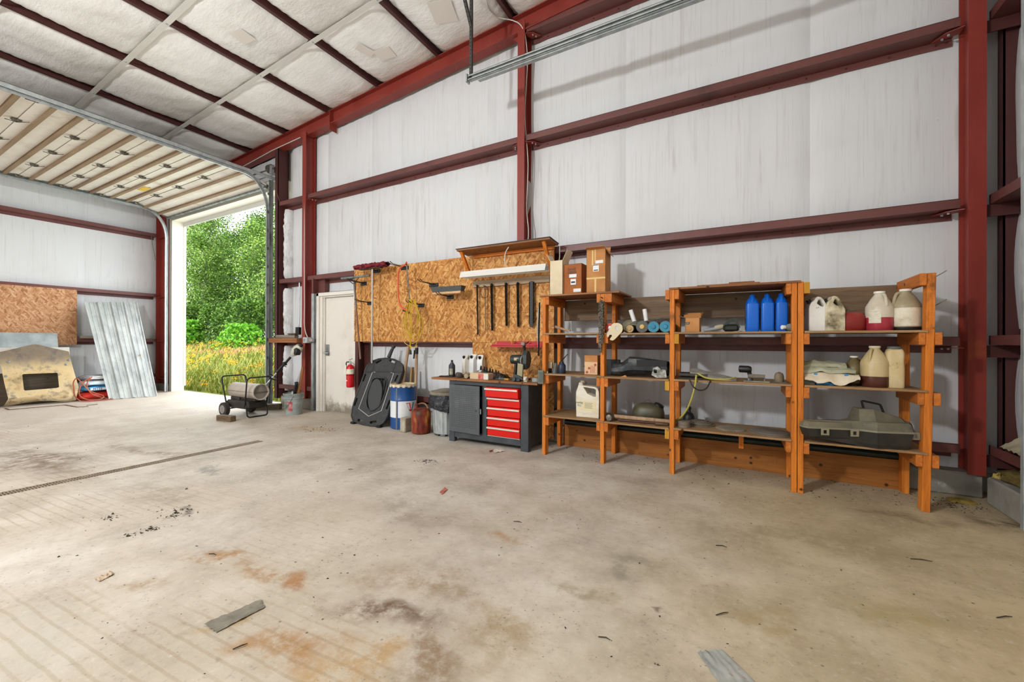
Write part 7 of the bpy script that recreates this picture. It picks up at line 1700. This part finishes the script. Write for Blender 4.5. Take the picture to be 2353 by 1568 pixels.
xg = onw(2061, 888, 4.20); r = thing('tall_bottle', 'tall cream plastic bottle with grey cap on the middle right shelf', 'bottle', (xg.x, 4.26, T2)); MB().lathe([(.94, 0), (1, .012), (1, .14), (.95, .20), (1, .27), (.85, .295), (.72, .302)], (0, 0, 0), 24, sq=(.056, .045, 4)).build('bottle_body', mott('yellow_cream_poly', ['#b09662', '#c9b688', '#d8cba8'], 5, (1, 1, 1), .45, dirt='#6b5632', dscale=9, dlo=.64, dhi=.74), r); MB().lathe([(.042, .30), (.044, .302), (.044, .318), (.04, .322), (0, .322)], (0, 0, 0), 20).build('cap', plain('grey_cap', '#5a5c58', .5), r)
single(rag((onw(2036, 850, 4.45).x, 4.47, T2+.0), .14, .15, .24, 41), 'work_glove', plain('grey_glove', '#8c877b', .85), 'crumpled grey glove behind the tall cream bottle', 'glove')
# right bay, lower shelf: chainsaw case
r = thing('chainsaw_case', 'dusty grey-black moulded chainsaw case with bar cover pointing left, lower right shelf', 'case', (.83, 4.225, T3), math.radians(19))
m_case_d = mott('black_case_base', ['#201f1c', '#2c2a25', '#3d382e'], 5, rough=.55); m_case_l = mott('dusty_case_lid', ['#4e4c44', '#65604f', '#7d7560'], 4, rough=.65, dirt='#3f4246', dscale=3)
ox = .84
# body: plan outline (local x, local y) - long bar cover then wide engine box
plan = [(-.43, -.03), (-.41, -.075), (-.10, -.095), (-.05, -.115), (.02, -.165), (.26, -.165), (.32, -.08), (.325, .08), (.27, .145), (.0, .145), (-.08, .09), (-.40, .055), (-.43, .02)]
def loft(levels, name, mat):
    """levels: (z, scale_x, scale_y, bar_lift) stacked outlines"""
    vs, fs = [], []; n = len(plan)
    for (z, s, zb) in levels:
        for (x, y) in plan:
            k = 1 if x < -.06 else 0
            cx_, cy_ = (-.24, -.01) if k else (.13, -.01)
            vs.append((cx_+(x-cx_)*s, cy_+(y-cy_)*s, zb if k else z))
    for i in range(len(levels)-1): fs += [(i*n+k, i*n+(k+1) % n, (i+1)*n+(k+1) % n, (i+1)*n+k) for k in range(n)]
    b = MB().add(vs, fs); b.add(vs[:n], [tuple(range(n-1, -1, -1))]); b.add(vs[-n:], [tuple(range(n))])
    return b.build(name, mat, r)
loft([(.0, .84, .055), (.03, .90, .06), (.125, 1.0, .125)], 'case_base', m_case_d)
loft([(.125, 1.015, .125), (.138, 1.015, .138)], 'rim', plain('pale_rim', '#857d68', .6))
loft([(.138, .99, .138), (.185, .93, .165), (.20, .86, .178)], 'case_lid', m_case_l)
b = MB(); hp = [(-.06, -.10, .165), (.03, -.148, .165), (.25, -.148, .165), (.305, -.07, .165), (.305, .08, .165), (.24, .13, .165), (-.04, .11, .165), (-.035, -.045, .285), (.055, -.065, .29), (.235, -.075, .225), (.265, -.04, .222), (.265, .05, .222), (.22, .075, .225), (-.02, .06, .29)]
b.add(hp, [tuple(range(6, -1, -1)), tuple(range(7, 14))]+[(i, (i+1) % 7, 7+(i+1) % 7, 7+i) for i in range(7)]); b.build('lid_hump', m_case_l, r)
MB().tube(fillet([(.035, .02, .285), (.02, .02, .345), (.14, .0, .32), (.165, .0, .25)], .012, 3), .008, 6).build('handle', m_black, r)
for x, y, z in ((-.30, -.088, .10), (-.10, -.10, .10), (.285, -.135, .10)):
    b = MB(); plate(b, [(x-.028, y-.012, z-.02), (x+.028, y-.012, z-.02), (x+.028, y-.012, z+.035), (x-.028, y-.012, z+.035)], [[(x-.012, y-.012, z-.008), (x+.012, y-.012, z-.008), (x+.012, y-.012, z+.02), (x-.012, y-.012, z+.02)]], (0, .006, 0)); b.build('latch', plain('khaki_latch', '#8c846c', .5), r)
# ribbed cover hooked at the shelf post
r = thing('vent_cover', 'small grey-green ribbed cover hooked on the shelf post above the worktop end', 'cover', (onw(1244, 866, 4.12).x, 4.11, .86)); MB().cbox((-.032, -.012, -.075), (.032, .012, .075), .004).build('cover_plate', mott('grey_green_cover', ['#5c625a', '#6d736a', '#7d837a'], 10, rough=.6), r)
for k in range(9): MB().box((-.022, -.016, -.055+k*.013), (.022, -.012, -.049+k*.013)).build('rib', plain('rib_grey', '#4f554e', .6), r)
# ================================================================== scraps on the floor
def scrap(pts, th, name, mat, lb, cat, wav=.006, seed=1):
    P = [onf(u, v) for u, v in pts]; b = MB()
    a, c, d, e = P
    def fn(i, j):
        p = a.lerp(c, i).lerp(e.lerp(d, i), j); return (p.x+.004*mnoise.noise((i*9, j*5, seed)), p.y+.004*mnoise.noise((i*7, j*9, seed+3)), .004+wav*abs(mnoise.noise((i*5+seed, j*4, seed))))
    sheet(b, fn, 18, 8, (0, 0, -th)); return single(b, name, mat, lb, cat)
scrap(((470, 1436), (600, 1380), (608, 1398), (497, 1456)), .002, 'cloth_strip', mott('grey_cloth_strip', ['#6b655a', '#7d776a', '#8f897b'], 12, rough=.9), 'ragged strip of grey cloth lying on the floor at lower left', 'cloth', .01, 2)
scrap(((1010, 1133), (1022, 1121), (1029, 1126), (1016, 1138)), .002, 'red_scrap', plain('faded_red_scrap', '#b06a5e', .7), 'faded red scrap lying alone in the middle of the floor', 'scrap', .008, 5)
scrap(((216, 1332), (256, 1316), (261, 1322), (228, 1339)), .002, 'paper_scrap', mott('dirty_paper', ['#a48f78', '#b8a48c', '#c8b69f'], 8, rough=.9), 'crumpled pale paper scrap on the floor at left', 'paper', .014, 8)
scrap(((1130, 1036), (1150, 1030), (1160, 1038), (1138, 1042)), .001, 'paper_scrap', plain('white_scrap', '#cfc8bb', .8), 'white paper scrap on the floor under the workbench', 'paper', .015, 11)
scrap(((1124, 1037), (1133, 1034), (1135, 1037), (1126, 1040)), .001, 'red_scrap', plain('dark_red_scrap', '#7d2f2c', .7), 'small dark red scrap under the workbench', 'scrap', .008, 13)
scrap(((1603, 1502), (1660, 1496), (1740, 1575), (1662, 1585)), .002, 'metal_scrap', mott('torn_zinc', ['#8d8f8a', '#a6a8a2', '#b9bab4'], 10, rough=.55, metal=.2, dirt='#a06a4a', dscale=9, dlo=.6, dhi=.72), 'torn grey metal scrap on the floor at the bottom edge', 'metal scrap', .012, 17)
# crumbs of dirt and bark that nobody could count
rg = random.Random(21); b = MB()
def crumb(x, y, s):
    pts = [Vector((rg.gauss(0, 1), rg.gauss(0, 1), rg.gauss(0, .35))).normalized()*s*rg.uniform(.6, 1.2) for _ in range(4)]
    o = Vector((x, y, s*.3)); b.add([o+p for p in pts], [(0, 1, 2), (0, 3, 1), (1, 3, 2), (2, 3, 0)])
for _ in range(900):
    u = rg.random(); x = -11+13*rg.random(); y = .3+3.7*rg.random()
    crumb(x, y, .003+.006*rg.random()**3)
for cx_, cy_, n, sg in ((onf(405, 1180).x, onf(405, 1180).y, 60, .10), (onf(295, 1230).x, onf(295, 1230).y, 30, .05), (onf(350, 1217).x, onf(350, 1217).y, 40, .03), (onf(975, 1062).x, onf(975, 1062).y, 50, .10), (1.45, 4.45, 260, .18), (-.2, 4.45, 160, .5), (.8, 4.5, 160, .4), (onf(735, 985).x, onf(735, 985).y, 120, .2), (onf(255, 1190).x, onf(255, 1190).y, 30, .04), (-1.5, 4.4, 120, .3)):
    for _ in range(n): 
        x, y = rg.gauss(cx_, sg), rg.gauss(cy_, sg*.6)
        if x < 1.62 and y < 4.62: crumb(x, y, .004+.009*rg.random()**2)
for u, v, s in ((405, 1180, .03), (392, 1187, .02), (418, 1172, .018), (347, 1217, .028), (295, 1233, .022), (254, 1190, .02), (429, 1125, .022), (730, 1107, .012), (718, 1132, .012), (755, 1133, .014), (452, 1256, .012), (741, 1236, .012), (975, 1061, .03), (990, 1059, .02), (135, 1280, .015), (1516, 1417, .012), (1508, 1528, .016)):
    for _ in range(7):
        p = onf(u, v); q = s*.5; crumb(rg.gauss(p.x, q), rg.gauss(p.y, q*.5), s*rg.uniform(.25, .5))
for u, v, a, ln in ((2092, 1286, .2, .10), (1645, 1416, .8, .07), (2290, 1422, .6, .08), (1375, 1466, .1, .05), (1645, 1255, .1, .06), (800, 1080, .4, .05), (535, 1495, 1.2, .05), (480, 1275, .3, .05), (1180, 1200, .2, .06)):
    p = onf(u, v); d = Vector((math.cos(a), math.sin(a), 0)); b.tube([p+Vector((0, 0, .004)), p+d*ln*.5+Vector((.006, .004, .008)), p+d*ln+Vector((0, 0, .004))], [.0022, .0026, .0014], 5)
tag(b.build('dirt_crumbs', mott('dark_dirt', ['#2a241b', '#3b3226', '#4d4232'], 8, rough=.95)), 'dark crumbs of dirt and bark scattered over the concrete floor', 'dirt', kind='stuff')
# torn insulation at the right-hand corner
def wool(c, rx, ry, rz, seed, name, mat, lb):
    def fn(i, j):
        a, p = 2*math.pi*i, math.pi*(j-.5); n = 1+.35*mnoise.noise((math.cos(a)*2.2+seed, math.sin(a)*2.2, math.sin(p)*2.2))+.15*mnoise.noise((math.cos(a)*7+seed, math.sin(a)*7, math.sin(p)*7))
        return (c[0]+rx*n*math.cos(a)*math.cos(p), c[1]+ry*n*math.sin(a)*math.cos(p), max(0.004, c[2]+rz*n*math.sin(p)))
    return single(MB().grid(fn, 40, 20), name, mat, lb, 'insulation', group='torn insulation in the corner')
m_wool = mott('yellow_glass_wool', ['#6e5c22', '#96803a', '#b59f55'], 9, rough=.95, bump=.8, bscale=50)
wool((1.74, 4.60, .13), .045, .05, .11, 3, 'insulation_tuft', m_wool, 'yellow glass-wool tuft hanging out at the foot of the big column')
wool((1.80, 4.42, .245), .085, .22, .05, 9, 'insulation_wad', mott('dirty_glass_wool', ['#3c3216', '#5c4d22', '#7d6a34'], 9, rough=.95, bump=.8, bscale=50), 'long dirty yellow glass-wool wad lying on the right kerb')
single(rag((1.52, 4.55, 0), .16, .10, .03, 51), 'insulation_scrap', m_wool, 'flat yellow glass-wool scrap on the floor before the corner kerb', 'insulation')
b = MB()
def tornf(i, j):
    y = 4.14+.52*i; x = 1.76+.13*j; return (x, y, .438+.04*(1-i)*0+.10*i*(j)+.022*abs(mnoise.noise((i*8, j*6, 4))))
sheet(b, tornf, 24, 8, (0, 0, -.003)); single(b, 'torn_vinyl', mott('creased_vinyl', ['#8f8264', '#a89c80', '#bcb297'], 8, rough=.6), 'creased torn vinyl facing lying on the low right-hand girt', 'vinyl')
# ================================================================== high-bay lamp hanging from the roof behind the camera
root = thing('high_bay_lamp', 'round high-bay lamp hanging from the roof on a chain', 'lamp', (-3.7, -2.5, 4.05))
MB().lathe([(.13, .0), (.12, .02), (.09, .12), (.06, .16), (.06, .30), (0, .30)], (0, 0, .14), 28).build('reflector', plain('lamp_aluminium', '#c9cac8', .35, .6), root)
MB().tube([(0, 0, .42), (0, 0, zpur(-3.7)-4.06)], .006, 6).build('suspension_rod', m_hinge, root)
_l = bpy.data.lights.new('high_bay_bulb', 'POINT'); _l.energy = 950; _l.shadow_soft_size = .20; _l.color = (.96, .98, 1.0)
_o = bpy.data.objects.new('high_bay_bulb', _l); COL.objects.link(_o); _o.parent = root; _o.location = (0, 0, -.12)
